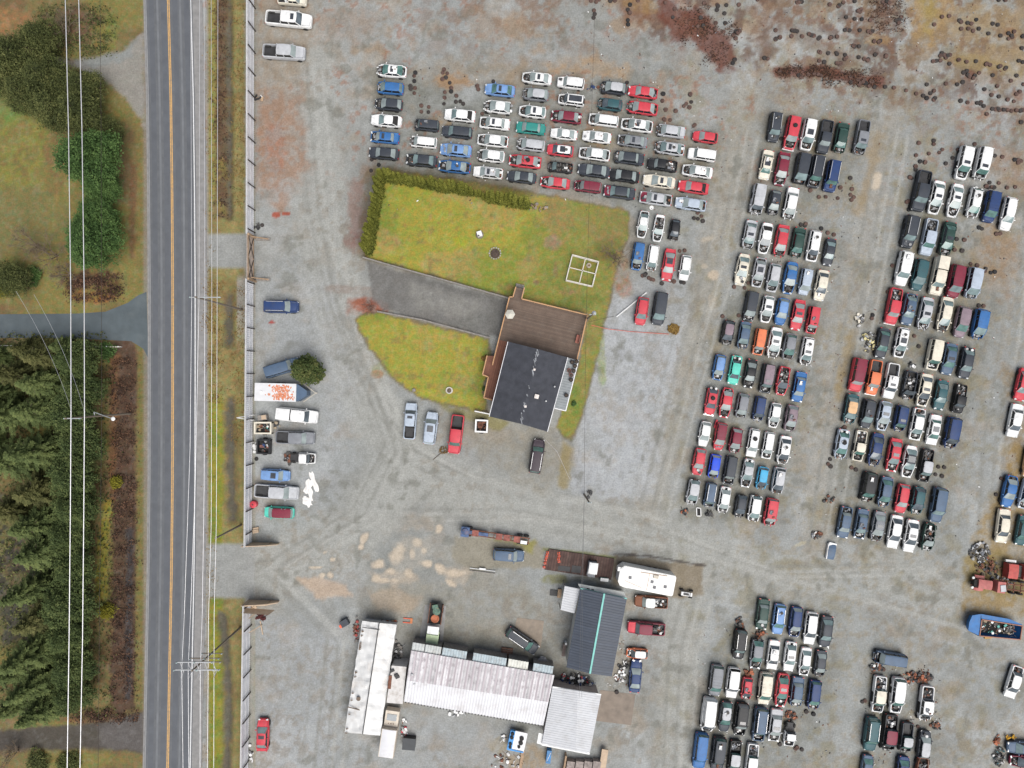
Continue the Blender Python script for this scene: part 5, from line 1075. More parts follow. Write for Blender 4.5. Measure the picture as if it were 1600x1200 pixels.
DKR = mat('dark_shingle', (.042,.045,.056), .85, var=.22, vscale=1.0, dirt=(.07,.074,.088), dirt_amt=.5, bump=.3); NVR = stripes('navy_metal_roof', (.040,.052,.076), (.024,.031,.048), 0, .45, .45, .1, var=.1)
a_ = math.atan2(-(475-460),(580-470))
# house
h = empty('house', P(826,605), 0, 'house with dark shingle roof and large brown timber deck', 'house')
A,B,Cc,D = (794.5,533.9),(886.4,558.4),(854.9,674.5),(764.8,650.9); R0,R1 = (841,545.5),(813,662)
walls(h,[A,B,Cc,D],4.1,mat('house_siding',(.45,.42,.38),.8),.5)
rb = empty('dummy', (0,0,0)); bpy.data.objects.remove(rb)
def hb(mb, name, m, root): return place(name, offset_mesh(mb, root, name, m), root)
def offset_mesh(mb, root, name, m):
    o = root.location; mb.v = [(p[0]-o.x,p[1]-o.y,p[2]-o.z) for p in mb.v]; return mb.mesh(name, m)
for o in list(h.children): o.location = (-h.location.x,-h.location.y,0)
mb = MB(); za, zr = 4.2, 5.1
for c4 in ((A,R0,R1,D),(R0,B,Cc,R1)):
    zz = (za,zr,zr,za) if c4[0] is A else (zr,za,za,zr); p = [q3(c,z) for c,z in zip(c4,zz)]; mb.add([tuple(x) for x in p]+[tuple(x-Vector((0,0,.15))) for x in p],[(0,1,2,3),(7,6,5,4),(0,1,5,4),(1,2,6,5),(2,3,7,6),(3,0,4,7)])
rf = hb(mb,'roof',DKR,h)
mb = MB(); R = random.Random(4)
for i in range(26):
    t = R.random(); 
    if .42 < t < .5: continue
    p = q3(lerp2(R0,R1,t),zr+.03); mb.box((p.x+R.uniform(-.12,.12),p.y,p.z),(R.uniform(.06,.2),R.uniform(.2,.9),.02),.25)
hb(mb,'ridge_patches',mat('worn_ridge',(.26,.27,.29),.9,var=.3),h)
for (u,v,s) in ((835,577.5,.32),(838.5,619.5,.62),(821,635,.34)):
    mb = MB(); p = q3((u,v),4.95); mb.box(p,(s,s,.5),-.25); mb.box(p+Vector((0,0,.27)),(s*.6,s*.6,.06),-.25); hb(mb,'roof_vent',mat('vent_white',(.72,.66,.62)),h)
for (u,v) in ((866.5,604),(853,626.5)):
    mb = MB(); p = q3((u,v),4.6); mb.lathe([(.14,0),(.12,.3),(.03,.4)],p,8); hb(mb,'roof_vent',WHITE,h)
for pa,pb in ((A,D),(B,Cc)):
    mb = MB(); a1,b1 = q3(pa,4.15),q3(pb,4.15); s = -1 if pa is A else 1; mb.beam(a1+Vector((s*.08,0,0)),b1+Vector((s*.05,0,0)),.09,.12); hb(mb,'gutter',WHITEV,h)
pr = [(886.9,558.9),(904,562.9),(883.9,642),(866.3,637.8)]; mb = MB(); p = [q3(c,z) for c,z in zip(pr,(3.3,3.0,3.0,3.3))]; sheet(mb,p[0],p[3],p[2],p[1],20,.02)
hb(mb,'patio_roof',mat('patio_roof_sheet',(.21,.23,.24),.6,var=.12,vscale=2),h); mb = MB(); mb.beam(p[1],p[2],.14,.14); mb.beam(p[2],p[3],.12,.12); hb(mb,'gutter',WHITEV,h)
walls(h,pr,2.9,mat('patio_wall',(.3,.3,.29),.8),.3); h.children[-1].location = (-h.location.x,-h.location.y,0)
DK_ = stripes('deck_boards',(.135,.095,.072),(.06,.042,.03),-.245,.16,.8,.14,var=.14,dirt=(.19,.16,.13),dirt_amt=.4); DK2 = stripes('red_deck_boards',(.22,.095,.06),(.09,.04,.03),1.32,.16,.8,.14,var=.14)
dz = 1.3
deck = [(796,464.5),(801.5,464.5),(805.5,449),(819,450.5),(814.5,467.5),(917.5,492.8),(902,563),(795.5,534.5),(779,531)]
mb = MB(); mb.prism([tuple(q3(p,dz))[:2] for p in deck][::-1], .05, dz); hb(mb,'deck',DK_,h)
d2 = [(779,531),(795.5,534.5),(772,628),(756,621.5),(763,589.5),(754.5,585.5),(761,556),(772,556)]
mb = MB(); mb.prism([tuple(q3(p,dz-.02))[:2] for p in d2][::-1], .05, dz-.02); hb(mb,'deck',DK2,h)
def railing(pts, z, root, m=WOOD):
    for a,b_ in zip(pts[:-1],pts[1:]):
        a1,b1 = q3(a,z+1.0),q3(b_,z+1.0); a1.z=b1.z=z+1.0; mb = MB(); mb.beam(a1,b1,.17,.06); L = (b1-a1).length; n = max(1,int(L/1.8))
        for i in range(n+1):
            p = a1.lerp(b1,i/n); mb.beam((p.x,p.y,z),(p.x,p.y,z+1.0),.1,.1)
        for i in range(int(L/.2)):
            p = a1.lerp(b1,(i+.5)/int(L/.2)); mb.beam((p.x,p.y,z+.08),(p.x,p.y,z+.97),.035,.035)
        hb(mb,'railing',m,root)
RW = mat('railing_wood',(.50,.29,.15),.8,var=.15,vscale=3)
railing([(769.5,570),(796,464),(801.5,464),(806,448.5)],dz,h,RW); railing([(819.5,449.5),(815,467),(918,492.2),(902,561)],dz,h,RW); railing([(761,556),(754,585.5),(763,589),(756,621.5),(769,625)],dz,h,RW)
for u0,v0,u1,v1 in ((806,444,819,447),(758,560,770,563)):
    mb = MB()
    for k in range(5): a1,b1 = q3((u0,v0-k*.0),.2+k*.2),q3((u1,v1),.2+k*.2); off_ = Vector((0,-.26*k,0)); mb.beam(a1+off_,b1+off_,.28,.06)
    hb(mb,'stairs',WOODG,h)
def small(name, u, v, label, cat, fn, rz=0, z=0, grp=None):
    r = empty(name, (P(u,v,z)[0],P(u,v,z)[1],z), rz, label, cat, grp); fn(r); return r
def um(r):
    mb = MB(); n = 6; vs = [(1.25*.62*math.cos(i*math.pi/3),1.25*.62*math.sin(i*math.pi/3),2.0) for i in range(6)]+[(0,0,2.35)]; mb.add(vs,[(i,(i+1)%6,6) for i in range(6)]+[(5,4,3,2,1,0)]); mb.build('canopy',mat('canvas_beige',(.55,.53,.46),.9,var=.08),r)
    mb = MB(); mb.bar((0,0,0),(0,0,2.1),.03); mb.build('pole',WOOD,r); mb = MB(); mb.lathe([(.3,0),(.25,.08),(.05,.12)]); mb.build('base',CONC,r)
small('patio_umbrella',797,493,'beige hexagonal umbrella on the deck of the house','umbrella',um,z=dz)
def bench(r):
    mb = MB(); mb.box((0,0,.45),(.5,1.3,.06)); mb.box((.27,0,.75),(.06,1.3,.4)); mb.build('seat_boards',mat('red_brown_wood',(.28,.10,.07),.7),r)
    for y in (-.55,.55):
        mb = MB(); mb.box((0,y,.22),(.45,.07,.44)); mb.build('leg',WOODG,r)
small('bench',902,530,'red brown bench at the right railing of the deck','bench',bench,-.25,dz)
def pot(col):
    def f(r):
        mb = MB(); mb.lathe([(.22,0),(.3,.4),(.33,.42),(.27,.36),(.25,.3)],n=12); mb.build('pot',MATS['terracotta'] if col else MATS['black_plastic'],r); mb = MB(); mb.lathe([(.24,.33),(.2,.36),(.05,.38)],n=10); mb.build('soil',mat('potting_soil',(.05,.035,.025)),r)
    return f
mat('terracotta',(.25,.11,.09),.85)
for i,(u,v,c) in enumerate([(893.5,566,0),(900.5,565,0),(898,572,0),(889,579,1),(896,579.5,0),(892,586,1),(892,593.5,0),(884.5,617.5,0)]): small('plant_pot',u,v,('terracotta' if c else 'dark')+' round pot standing on the grey patio roof edge','plant pot',pot(c),0,3.12,('terracotta' if c else 'dark')+' pots along the patio roof')
def frame(r):
    pts = [(894.5,398),(935.4,408.8),(925.8,447.3),(884.6,437.6)]; o = r.location; w = [q3(p,.9)-Vector((o.x,o.y,0)) for p in pts]; W2 = mat('white_timber',(.62,.58,.52),.8,var=.15)
    for i in range(4):
        mb = MB(); a1,b1 = w[i],w[(i+1)%4]; mb.beam(a1,b1,.14,.12); mb.beam(a1-Vector((0,0,.75)),b1-Vector((0,0,.75)),.14,.12); mb.build('side_rail',W2,r)
        mb = MB(); mb.beam((a1.x,a1.y,0),(a1.x,a1.y,.95),.14,.14); mb.build('post',W2,r)
    for i in (0,1):
        mb = MB(); a1 = (w[i]+w[i+1])/2; b1 = (w[i+2]+w[(i+3)%4])/2; mb.beam(a1,b1,.13,.12); mb.build('cross_bar',W2,r)
small('garden_frame',910,423,'square white timber garden frame with a cross of bars on the lawn','garden frame',frame)
def ring(rad, n, m, fill):
    def f(r):
        R = random.Random(n)
        for i in range(n):
            a = 6.283*i/n; mb = MB(); mb.box((rad*math.cos(a),rad*math.sin(a),.1),(.2*R.uniform(.8,1.2),.24,.2),a,0,R.uniform(-.2,.2)); mb.build('stone',m,r)
        mb = MB(); mb.lathe([(rad*.85,0),(rad*.8,.07),(rad*.3,.12)],n=12); mb.build('filling',fill,r)
    return f
small('fire_pit',773.5,396,'fire pit ringed with pale stones on the upper lawn','fire pit',ring(.88,14,mat('stone',(.33,.31,.29),.9,var=.3),mat('ash',(.07,.05,.04),.95,var=.5,vscale=6)))
small('round_planter',702,610,'round planter with pale rim on the lower lawn','planter',ring(.45,12,mat('rim_stone',(.55,.52,.47),.8),mat('planter_soil',(.12,.09,.07),.95,var=.4,vscale=6)))
small('stone_ring',920,415,'small stone ring beside the garden frame','stone ring',ring(.28,9,mat('rim_stone2',(.4,.34,.28),.8),mat('ring_soil',(.2,.14,.08),.95)))
def wpad(r):
    mb = MB(); mb.lathe([(.62,0),(.62,.12),(.5,.14)],n=14); mb.build('ring_base',mat('pad_dark',(.16,.14,.12),.9),r); mb = MB(); mb.box((0,.05,.45),(.75,.8,.6),.3); mb.build('white_lid',WHITE,r); mb = MB(); mb.box((-.12,-.28,.78),(.22,.22,.1),.3); mb.build('vent_cap',BLK,r)
small('well_cover',749.5,367,'white square well cover on a round base on the upper lawn','well cover',wpad)
small('stump',647,609.5,'dark round stump near the lower tip of the small lawn','stump',lambda r: (MB().lathe([(.3,0),(.27,.25),(.1,.27)],n=9).build('stump_wood',WOODG,r)))
def retw(pts, h_, lab, w=.3):
    r = empty('retaining_wall', P(*pts[0]), 0, lab, 'wall'); mb = MB(); o = r.location
    for a,b_ in zip(pts[:-1],pts[1:]): a1,b1 = q3(a,0)-o,q3(b_,0)-o; mb.beam(a1+Vector((0,0,h_/2)),b1+Vector((0,0,h_/2)),w,h_)
    mb.build('wall_blocks',WOODG if w < .25 else CONC,r)
retw([(568,403),(620,418),(700,440),(796,467)],.7,'low pale wall between the upper lawn and the driveway',.22); retw([(590,487),(660,500),(765,528)],.45,'low pale kerb wall between the driveway and the lower lawn',.22)
def wf(r):
    mb = MB(); mb.beam((0,0,1.0),(2.2,-.45,1.0),.16,.2); mb.beam((0,0,.5),(2.2,-.45,.5),.1,.16); mb.build('rail',WHITE,r)
    for k in (0,1): mb = MB(); mb.box((2.2*k,-.45*k,.5),(.14,.14,1.0)); mb.build('post',WHITE,r)
small('white_fence',742.5,642,'short white fence panel at the lower left corner of the house','fence',wf)
# workshop: dark metal roof with teal ridge
w = empty('workshop', P(930,985), 0, 'workshop with dark metal roof and bright turquoise ridge', 'workshop'); dirmat(NVR, math.radians(-12)); 
A,B,Cc,D = (907.3,919.4),(979.5,935.2),(955.9,1057.2),(885,1042.8); R0,R1 = (944.3,927.6),(921.8,1052.5); zz = 3.9; zr = 4.7
mb = MB(); sheet(mb,q3(A,zz),q3(D,zz),q3(R1,zr),q3(R0,zr),30,.025); sheet(mb,q3(R0,zr),q3(R1,zr),q3(Cc,zz),q3(B,zz),30,.025); hb(mb,'roof',NVR,w)
mb = MB(); mb.beam(q3(R0,zr+.05),q3(R1,zr+.05),.26,.08); hb(mb,'ridge_cap',mat('turquoise_trim',(.17,.50,.45),.5),w); mb = MB(); mb.beam(q3(A,zz),q3(B,zz),.12,.18); hb(mb,'fascia',MATS['turquoise_trim'],w)
x = walls(w,[A,B,Cc,D],3.8,mat('pale_siding',(.62,.62,.58),.7,var=.1),.2); x.location = (-w.location.x,-w.location.y,0)
mb = MB(); mb.add([tuple(q3(p,z)) for p,z in (((903,912),3.0),((975,925),3.0),((980,936),3.5),((907,920),3.5))],[(0,1,2,3)]); mb.add([tuple(q3(p,z)) for p,z in (((903,912),3.0),((975,925),3.0),((974,923.5),.1),((902.5,912.5),.1))],[(0,1,2,3)]); hb(mb,'lean_to',mat('white_lean_to',(.66,.66,.62),.6,var=.12),w)
for q in ((919,920.5),(926,922)): mb = MB(); mb.box(q3(q,3.3),(.4,.25,.15),-.2); hb(mb,'vent_opening',BLK,w)
for i in range(6):
    pass
s_ = empty('carport', P(890,935), 0, 'small white corrugated carport roof left of the workshop', 'carport'); c4 = [(882.4,915.5),(906.8,920.2),(897.4,958.3),(875.9,952.8)]
mb = MB(); sheet(mb,q3(c4[0],3.0),q3(c4[3],3.0),q3(c4[2],3.2),q3(c4[1],3.2),10,.03); hb(mb,'roof',WGRY,s_)
for q in c4: mb = MB(); p = q3(q,3.0); mb.beam((p.x,p.y,0),(p.x,p.y,2.95),.1,.1); hb(mb,'post',WOODG,s_)
# big shed
b2 = empty('large_shed', P(745,1070), 0, 'long shed with white corrugated roof, stained on its upper half', 'shed'); zz = 3.5; zr = 4.3; al = math.atan2(-(1055-1016.3),(866.3-642.5)); dirmat(WSTN, al+math.pi/2)
A,B,Cc,D = (642.5,1016.3),(866.3,1055),(848.8,1133.8),(631.3,1096.3); R0,R1 = (635.5,1063),(857,1097)
mb = MB(); sheet(mb,q3(A,zz),q3(B,zz),q3(R1,zr),q3(R0,zr),50,.04,0); hb(mb,'roof_slope',WSTN,b2)
mb = MB(); sheet(mb,q3(R0,zr),q3(R1,zr),q3(Cc,zz),q3(D,zz),50,.04,0); hb(mb,'roof_slope',WCLN,b2); x = walls(b2,[A,B,Cc,D],3.35,mat('shed_wall',(.34,.30,.29),.8,var=.15),.3); x.location = (-b2.location.x,-b2.location.y,0)
mb = MB()
for i in range(44): p = q3(lerp2(D,Cc,(i+.5)/44),3.5); mb.box((p.x,p.y-.05,p.z-.02),(.16,.2,.16),al)
hb(mb,'eave_vents',BLK,b2)
for q in ((644,1053),(648,1067.5)): mb = MB(); mb.lathe([(.2,0),(.18,.3),(.08,.34)],q3(q,4.0),8); hb(mb,'roof_vent',GREYM,b2)
b3 = empty('side_shed', P(893,1120), 0, 'shed with pale grey corrugated roof at the right end of the large shed', 'shed')
A,B,Cc,D = (863.3,1073),(939.4,1085),(921.3,1177.5),(846.5,1163); R0,R1 = (902.5,1079),(899.5,1173.5)
mb = MB(); sheet(mb,q3(A,4.0),q3(D,4.0),q3(R1,4.4),q3(R0,4.4),26,.035); sheet(mb,q3(R0,4.4),q3(R1,4.4),q3(Cc,4.0),q3(B,4.0),26,.035); hb(mb,'roof',WGRY,b3); x = walls(b3,[A,B,Cc,D],3.8,MATS['shed_wall'],.3); x.location = (-b3.location.x,-b3.location.y,0)
mb = MB(); mb.beam(q3(D,4.02),q3(Cc,4.02),.3,.1); mb.beam(q3(A,4.05),q3(B,4.05),.15,.1); mb.prism([tuple(q3(p,3.6))[:2] for p in ((842,1145),(849,1147),(848,1164),(838.8,1161.5))],3.5,3.6); hb(mb,'roof_trim',WHITE,b3)
# tarp roofed building at left
b4 = empty('tarp_shed', P(580,1060), 0, 'long shed covered with white torn tarpaulin, leftmost building', 'shed'); A,B,Cc,D = (566,970),(619.5,976),(594,1149.5),(538.5,1144); R0,R1 = (592.5,973.5),(566.5,1147)
TARP = mat('white_tarpaulin',(.66,.66,.65),.5,var=.10,vscale=.6,dirt=(.5,.44,.38),dirt_amt=.55,bump=.4)
def tarp(A,B,Cc,D,z1,z2,mb,seed):
    def f(a,b_):
        p = lerp2(lerp2(A,D,a),lerp2(B,Cc,a),b_); z = z1+(z2-z1)*b_; nn = mnoise.noise(Vector((p[0]/9,p[1]/9,seed))); q = q3(p,z); e = 1 if b_ in (0,1) else 0
        return (q.x+(nn*.12 if e else 0),q.y,z+nn*.16+.05*math.sin(a*60))
    mb.grid(f,60,8,0)
mb = MB(); tarp(A,R0,R1,D,2.6,3.3,mb,1); tarp(R0,B,Cc,R1,3.3,2.6,mb,2); hb(mb,'tarpaulin',TARP,b4)
mb = MB(); mb.beam(q3(R0,3.42),q3(R1,3.42),.14,.05); mb.beam(q3((566,980),3.0),q3((593,984),3.45),.1,.05); hb(mb,'ridge_gap',BLK,b4); x = walls(b4,[A,B,Cc,D],2.4,mat('trailer_wall',(.55,.54,.52),.8,var=.2),.3); x.location = (-b4.location.x,-b4.location.y,0)
mb = MB(); R = random.Random(8)
for i in range(16): t = R.random(); p = q3(lerp2(A,D,t),2.9); mb.add([(p.x+.1,p.y,2.9),(p.x+.55,p.y-.1,2.94),(p.x+.12,p.y-.3,2.91)],[(0,1,2)])
p = q3((560,1092),3.25); mb.lathe([(.35,0),(.3,.04),(.1,.05)],p,7); p = q3((553,1107),3.05); mb.box(p,(1.9,.12,.1),-.25); hb(mb,'torn_patches',mat('torn_brown',(.16,.12,.09),.9),b4)
b5 = empty('link_shed', P(620,1065), 0, 'narrow white roofed link between the tarpaulin shed and the large shed', 'shed'); c4 = [(612,1040),(635,1042),(629,1100),(604,1098)]
mb = MB(); mb.prism([tuple(q3(p,3.3))[:2] for p in c4][::-1],.0,3.3); hb(mb,'roof',mat('white_flat_roof',(.62,.60,.58),.7,var=.1,dirt=(.3,.25,.2),dirt_amt=.6),b5)
mb = MB(); mb.box(q3((609,1066),3.4),(.5,2.0,.1),-.1); hb(mb,'rust_strip',RUSTM,b5)
for q in ((613,1048),(619,1055),(621,1058)): mb = MB(); mb.box(q3(q,3.45),(.6,.35,.25),.4); hb(mb,'roof_box',BLK,b5)
# row of narrow lean-to bins above the large shed
for i,(u0,u1,c,l) in enumerate([(645,664,'g','leftmost grey lid'),(665,690,'g','second grey lid'),(692,730,'b','long blue-grey lid'),(740,792,'b','longest blue-grey lid'),(795,826,'w','whitish lid'),(834,865,'b','rightmost blue-grey lid')]):
    f = lambda u: 1003.5+(u-645)*.172; r = empty('storage_bin', P((u0+u1)/2,f((u0+u1)/2)), 0, 'low storage lean-to with '+l+' along the large shed', 'storage bin'); o = r.location
    c4 = [(u0,f(u0)),(u1,f(u1)),(u1-2,f(u1)+13),(u0-2,f(u0)+13)]; mb = MB(); mb.prism([tuple(q3(p,2.3))[:2] for p in c4][::-1],0,2.25); hb(mb,'box_body',WOODG,r)
    mb = MB(); p = [q3(q,3.3) for q in c4]; sheet(mb,p[0],p[1],p[2],p[3],max(3,int((u1-u0)/4)),.04); hb(mb,'lid',mat('lid_'+c,{'g':(.48,.50,.49),'b':(.38,.45,.48),'w':(.64,.64,.58)}[c],.6,var=.15,dirt=(.2,.13,.08),dirt_amt=.5),r)
# camper
c = empty('camper_trailer', P(1005,899), -math.radians(11), 'large white camper trailer with roof hatches on its own gravel island', 'camper'); CW = mat('camper_white',(.80,.80,.78),.4,var=.04,dirt=(.55,.48,.38),dirt_amt=.35)
mb = MB(); ol = [(-4.3,-.9),(-4.3,1.0),(-3.7,1.6),(4.1,1.55),(4.3,1.3),(4.3,-1.4),(4.1,-1.6),(-3.2,-1.65),(-3.9,-1.5)]; mb.prism(ol,.5,3.0); mb.build('body',CW,c); mb = MB(); mb.prism([(x*.97,y*.95) for x,y in ol],3.0,3.06); mb.build('roof_skin',CW,c)
for x_,y_ in ((-2.6,.0),(.8,.0),(1.3,-.75),(2.9,-.35)): mb = MB(); mb.box((x_,y_,3.11),(.42,.42,.1)); mb.build('roof_hatch',mat('hatch_grey',(.16,.16,.17)),c)
mb = MB(); mb.box((1.2,.9,3.2),(.75,.5,.3)); mb.build('air_conditioner',mat('beige_unit',(.55,.5,.42)),c); mb = MB(); mb.beam((-3.3,-.6,3.09),(-.6,-1.2,3.09),.07,.04); mb.beam((.2,1.3,3.09),(.2,-1.4,3.09),.07,.04); mb.beam((-1.2,1.1,3.12),(2.9,1.3,3.12),.1,.1); mb.build('roof_seams',mat('tan_seam',(.55,.42,.32)),c)
mb = MB(); mb.box((-4.4,.9,2.3),(.5,.6,1.2)); mb.build('front_cap',CW,c)
for sx in (.6,1.5):
    for sy in (-1.5,1.5): place('wheel',cm(('wh',),wheel_mesh),c,(sx,sy,.33))
# plank platform with cones, mats and a white cart
pd = [(858,858),(960,873),(955,906),(851,890)]; pk = stripes('brown_planks',(.085,.05,.042),(.03,.02,.018),math.radians(80),.42,.9,.12,var=.25,dirt=(.16,.12,.1),dirt_amt=.4)
r = empty('plank_platform', P(905,881), 0, 'dark brown plank platform between the gravel island and the camper', 'platform'); mb = MB(); mb.prism([tuple(q3(p,.25))[:2] for p in pd][::-1],0,.25); hb(mb,'planks',pk,r)
for u,v,ww,hh in ((881.5,888.5,1.9,.8),(900.5,889.5,1.5,1.1)): mb = MB(); mb.box(q3((u,v),.27),(ww,hh,.03),-.12); hb(mb,'rubber_mat',BLK,r)
CONE = mat('orange_cone',(.75,.12,.05),.6)
def cone(r):
    mb = MB(); mb.box((0,0,.02),(.36,.36,.04)); mb.build('base',CONE,r); mb = MB(); mb.lathe([(.13,.04),(.03,.7)],n=10); mb.build('cone_body',CONE,r); mb = MB(); mb.lathe([(.104,.24),(.076,.42)],n=10); mb.build('reflective_band',WHITE,r)
for i,(u,v) in enumerate([(855.5,863.5),(854.5,867.5),(853.5,871),(852.5,875),(851.5,880)]): small('traffic_cone',u,v,'orange cone in the left row on the plank platform','traffic cone',cone,0,.25,'left row of cones')
for i,(u,v) in enumerate([(873,864.5),(873.5,869),(872.5,873.5),(873.5,877.5)]): small('traffic_cone',u,v,'orange cone in the right row on the plank platform','traffic cone',cone,0,.25,'right row of cones')
small('traffic_cone',850,886,'single orange cone at the lower left corner of the platform','traffic cone',cone,0,.25)
def cart(r):
    mb = MB(); mb.grid(lambda a,b_:((a-.5)*1.35,(b_-.5)*1.75,1.85-.1*(2*b_-1)**2-.08*(2*a-1)**2),5,5,0,.08); mb.build('canopy',WHITE,r); mb = MB(); mb.box((-.1,-.3,.5),(1.2,2.2,.5)); mb.box((0,-1.3,.75),(1.1,.5,.2)); mb.build('body',pm('g'),r); mb = MB(); mb.box((0,.1,.85),(1.0,.5,.2)); mb.build('seat',SEAT,r)
    for x_ in (-.55,.55):
        for y_ in (-1.1,.7): mb = MB(); mb.bar((x_*.95,y_*.8,.6),(x_*.95,y_*.75,1.8),.03); mb.build('post',BLK,r); mb = MB(); mb.bar((x_-.08,y_,.24),(x_+.08,y_,.24),.24,12); mb.build('wheel',TY,r)
small('golf_cart',925,884,'white topped golf cart on the plank platform','golf cart',cart,-.15,.25)
small('utility_box',943.5,904,'small turquoise utility box below the plank platform','box',lambda r: (MB().box((0,0,.35),(1.2,.45,.7),-.1).build('box_body',mat('teal_box',(.12,.42,.36),.6),r),MB().box((0,0,.73),(1.25,.5,.06),-.1).build('lid',WHITE,r)))
# old chassis with crane, left of the platform
def chassis(r):
    mb = MB()
    for s in (-1,1): mb.beam((-5.6,s*.38,.85),(4.9,s*.38,.85),.14,.22)
    for i in range(12): mb.beam((-5.2+i*.9,-.4,.85),(-5.2+i*.9,.4,.85),.12,.16)
    mb.build('frame_rails',RUSTM,r); mb = MB(); mb.box((-5.2,0,1.15),(1.3,1.5,.7)); mb.box((-3.3,0,1.1),(3.4,.5,.25)); mb.lathe([(.25,0),(.5,.1),(.5,.25),(.2,.3)],(-5.2,.1,1.5),14); mb.build('winch_deck',mat('blue_machine',(.05,.10,.22),.6,var=.4,dirt=(.2,.1,.06),dirt_amt=.7),r)
    for x_ in (-3.6,.1,1.3,2.9): mb = MB(); mb.box((x_,0,1.1),(1.0,.95,.3),.05); mb.build('deck_plate',mat('red_rust_plate',(.26,.09,.07),.8,var=.4,vscale=3),r)
    mb = MB(); mb.box((4.0,-.3,1.1),(1.0,.5,.3)); mb.build('white_tank',WHITE,r)
    for x_ in (-4.6,3.3,4.3):
        for s in (-1,1): place('wheel',cm(('wh',),wheel_mesh),r,(x_,s*.62,.36)).scale = (1.3,1.3,1.3)
small('old_truck_chassis',779,836,'rusty stripped truck chassis with blue winch deck above the gravel island','truck chassis',chassis,-math.radians(8.5))
# green flatbed with drums, trailers etc
def flat(r):
    mb = MB(); mb.box((2.1,0,1.15),(1.9,1.9,.75)); mb.box((2.75,0,1.0),(.6,1.9,.5)); mb.build('body',pm('i'),r); mb = MB(); mb.grid(lambda a,b_:(.2+1.15*a,(b_-.5)*1.75,2.15-.06*(2*b_-1)**2),4,5,0,.55); mb.build('roof',pm('w'),r)
    mb = MB(); mb.add([(1.38,-.85,2.1),(1.38,.85,2.1),(1.75,.9,1.5),(1.75,-.9,1.5)],[(0,1,2,3)]); mb.build('windshield',GLS[3],r); mb = MB(); mb.box((-1.5,0,.95),(3.2,2.0,.12)); mb.build('flat_bed',INT,r)
    for s in (-1,1): mb = MB(); mb.beam((-3.1,s*1.0,1.2),(.05,s*1.0,1.2),.1,.5); mb.build('side_board',RUSTM,r); mb = MB(); mb.box((3.05,s*.7,1.0),(.1,.3,.2)); mb.build('headlight',HL,r)
    mb = MB(); mb.lathe([(.25,0),(.62,.0),(.65,.25),(.55,.3),(.3,.15)],(-.75,0,1.02),16); mb.build('rusty_wheel',mat('orange_rust',(.42,.14,.07),.8,var=.3),r); mb = MB(); mb.lathe([(.3,0),(.6,0),(.6,.3),(.3,.3)],(-1.9,.1,1.02),14); mb.box((-2.6,-.2,1.2),(.6,.9,.3),.3); mb.build('engine_load',mat('green_engine',(.08,.16,.12),.7,var=.5,vscale=4,dirt=(.3,.13,.05),dirt_amt=.7),r)
    for x_ in (2.3,-1.9):
        for s in (-1,1): place('wheel',cm(('wh',),wheel_mesh),r,(x_,s*.95,.42)).scale = (1.3,1.2,1.3)
small('flatbed_truck',680,970,'pale green flatbed truck carrying rusty wheels and an engine','flatbed truck',flat,-math.radians(97.5))
def vnose(r):
    mb = MB(); mb.box((-1.15,0,1.35),(6.3,2.7,2.1)); mb.build('body',mat('trailer_grey',(.45,.46,.47),.5,var=.06),r)
    m = mat('rust_streaked_white',(.66,.66,.67),.5,var=.06,dirt=(.70,.17,.05),dirt_amt=0.); n = m.node_tree
    mb = MB(); mb.box((-1.15,0,2.44),(6.35,2.75,.07)); mb.build('roof',m,r)
    R = random.Random(3); mb = MB()
    for i in range(190):
        x_ = R.gauss(-.2,.9); y_ = R.uniform(-1.1,1.1); mb.prism([(x_+R.uniform(.03,.15)*math.cos(k*1.05)*1.1,y_+R.uniform(.06,.2)*math.sin(k*1.05)*1.3) for k in range(6)],2.478,2.481+R.random()*.003)
    mb.build('rust_stains',mat('orange_stain',(.58,.20,.10),.8,var=.25,vscale=3,dirt=(.66,.5,.42),dirt_amt=.6),r)
    mb = MB(); mb.prism([(2.0,-1.3),(2.2,-1.3),(3.6,-.35),(3.6,.35),(2.2,1.3),(2.0,1.3)],.3,2.3); mb.build('nose',pm('u'),r); mb = MB(); mb.beam((1.2,1.45,.6),(2.6,1.45,.6),.1,.1); mb.beam((2.6,1.45,.6),(4.5,0,.6),.12,.12); mb.beam((2.6,-1.45,.6),(4.5,0,.6),.12,.12); mb.box((4.6,0,.6),(.3,.2,.2)); mb.build('tow_frame',mat('beige_frame',(.45,.42,.36)),r)
    for q in ((-3.3,-.0),(1.1,.0)): mb = MB(); mb.box((q[0],q[1],2.52),(.4,.4,.12)); mb.build('roof_vent',WHITE,r)
    for x_ in (-1.5,-.6):
        for s in (-1,1): place('wheel',cm(('wh',),wheel_mesh),r,(x_,s*1.4,.33))
small('enclosed_trailer',450,613,'enclosed trailer with pointed grey nose and orange rust stains on its roof','trailer',vnose,-math.radians(1.5))
def bin_(L,Wd,Hh,mo,fill,k,colors=None):
    def f(r):
        mb = MB()
        for s in (-1,1): mb.box((0,s*(Wd/2-.12),Hh/2+.3),(L,.24,Hh)); mb.box((s*(L/2-.12),0,Hh/2+.32),(.24,Wd-.06,Hh))
        mb.build('box_sides',mo,r); mb = MB(); mb.box((0,0,.45),(L-.3,Wd-.3,.2)); mb.build('floor',INT,r); place('load',junk_mesh(-L/2+.4,L/2-.4,Wd/2-.35,Hh*.55,k,22,fill,'load'),r)
        for s in (-1,1): place('wheel',cm(('wh',),wheel_mesh),r,(0,s*(Wd/2+.1),.33))
    return f
small('box_trailer',415,668,'white box trailer full of mixed scrap below the pipe frame','trailer',bin_(2.7,1.9,1.0,pm('c'),[SEAT2,RUSTM,WHITE,MATS['teal_box'],BLK],1),0)
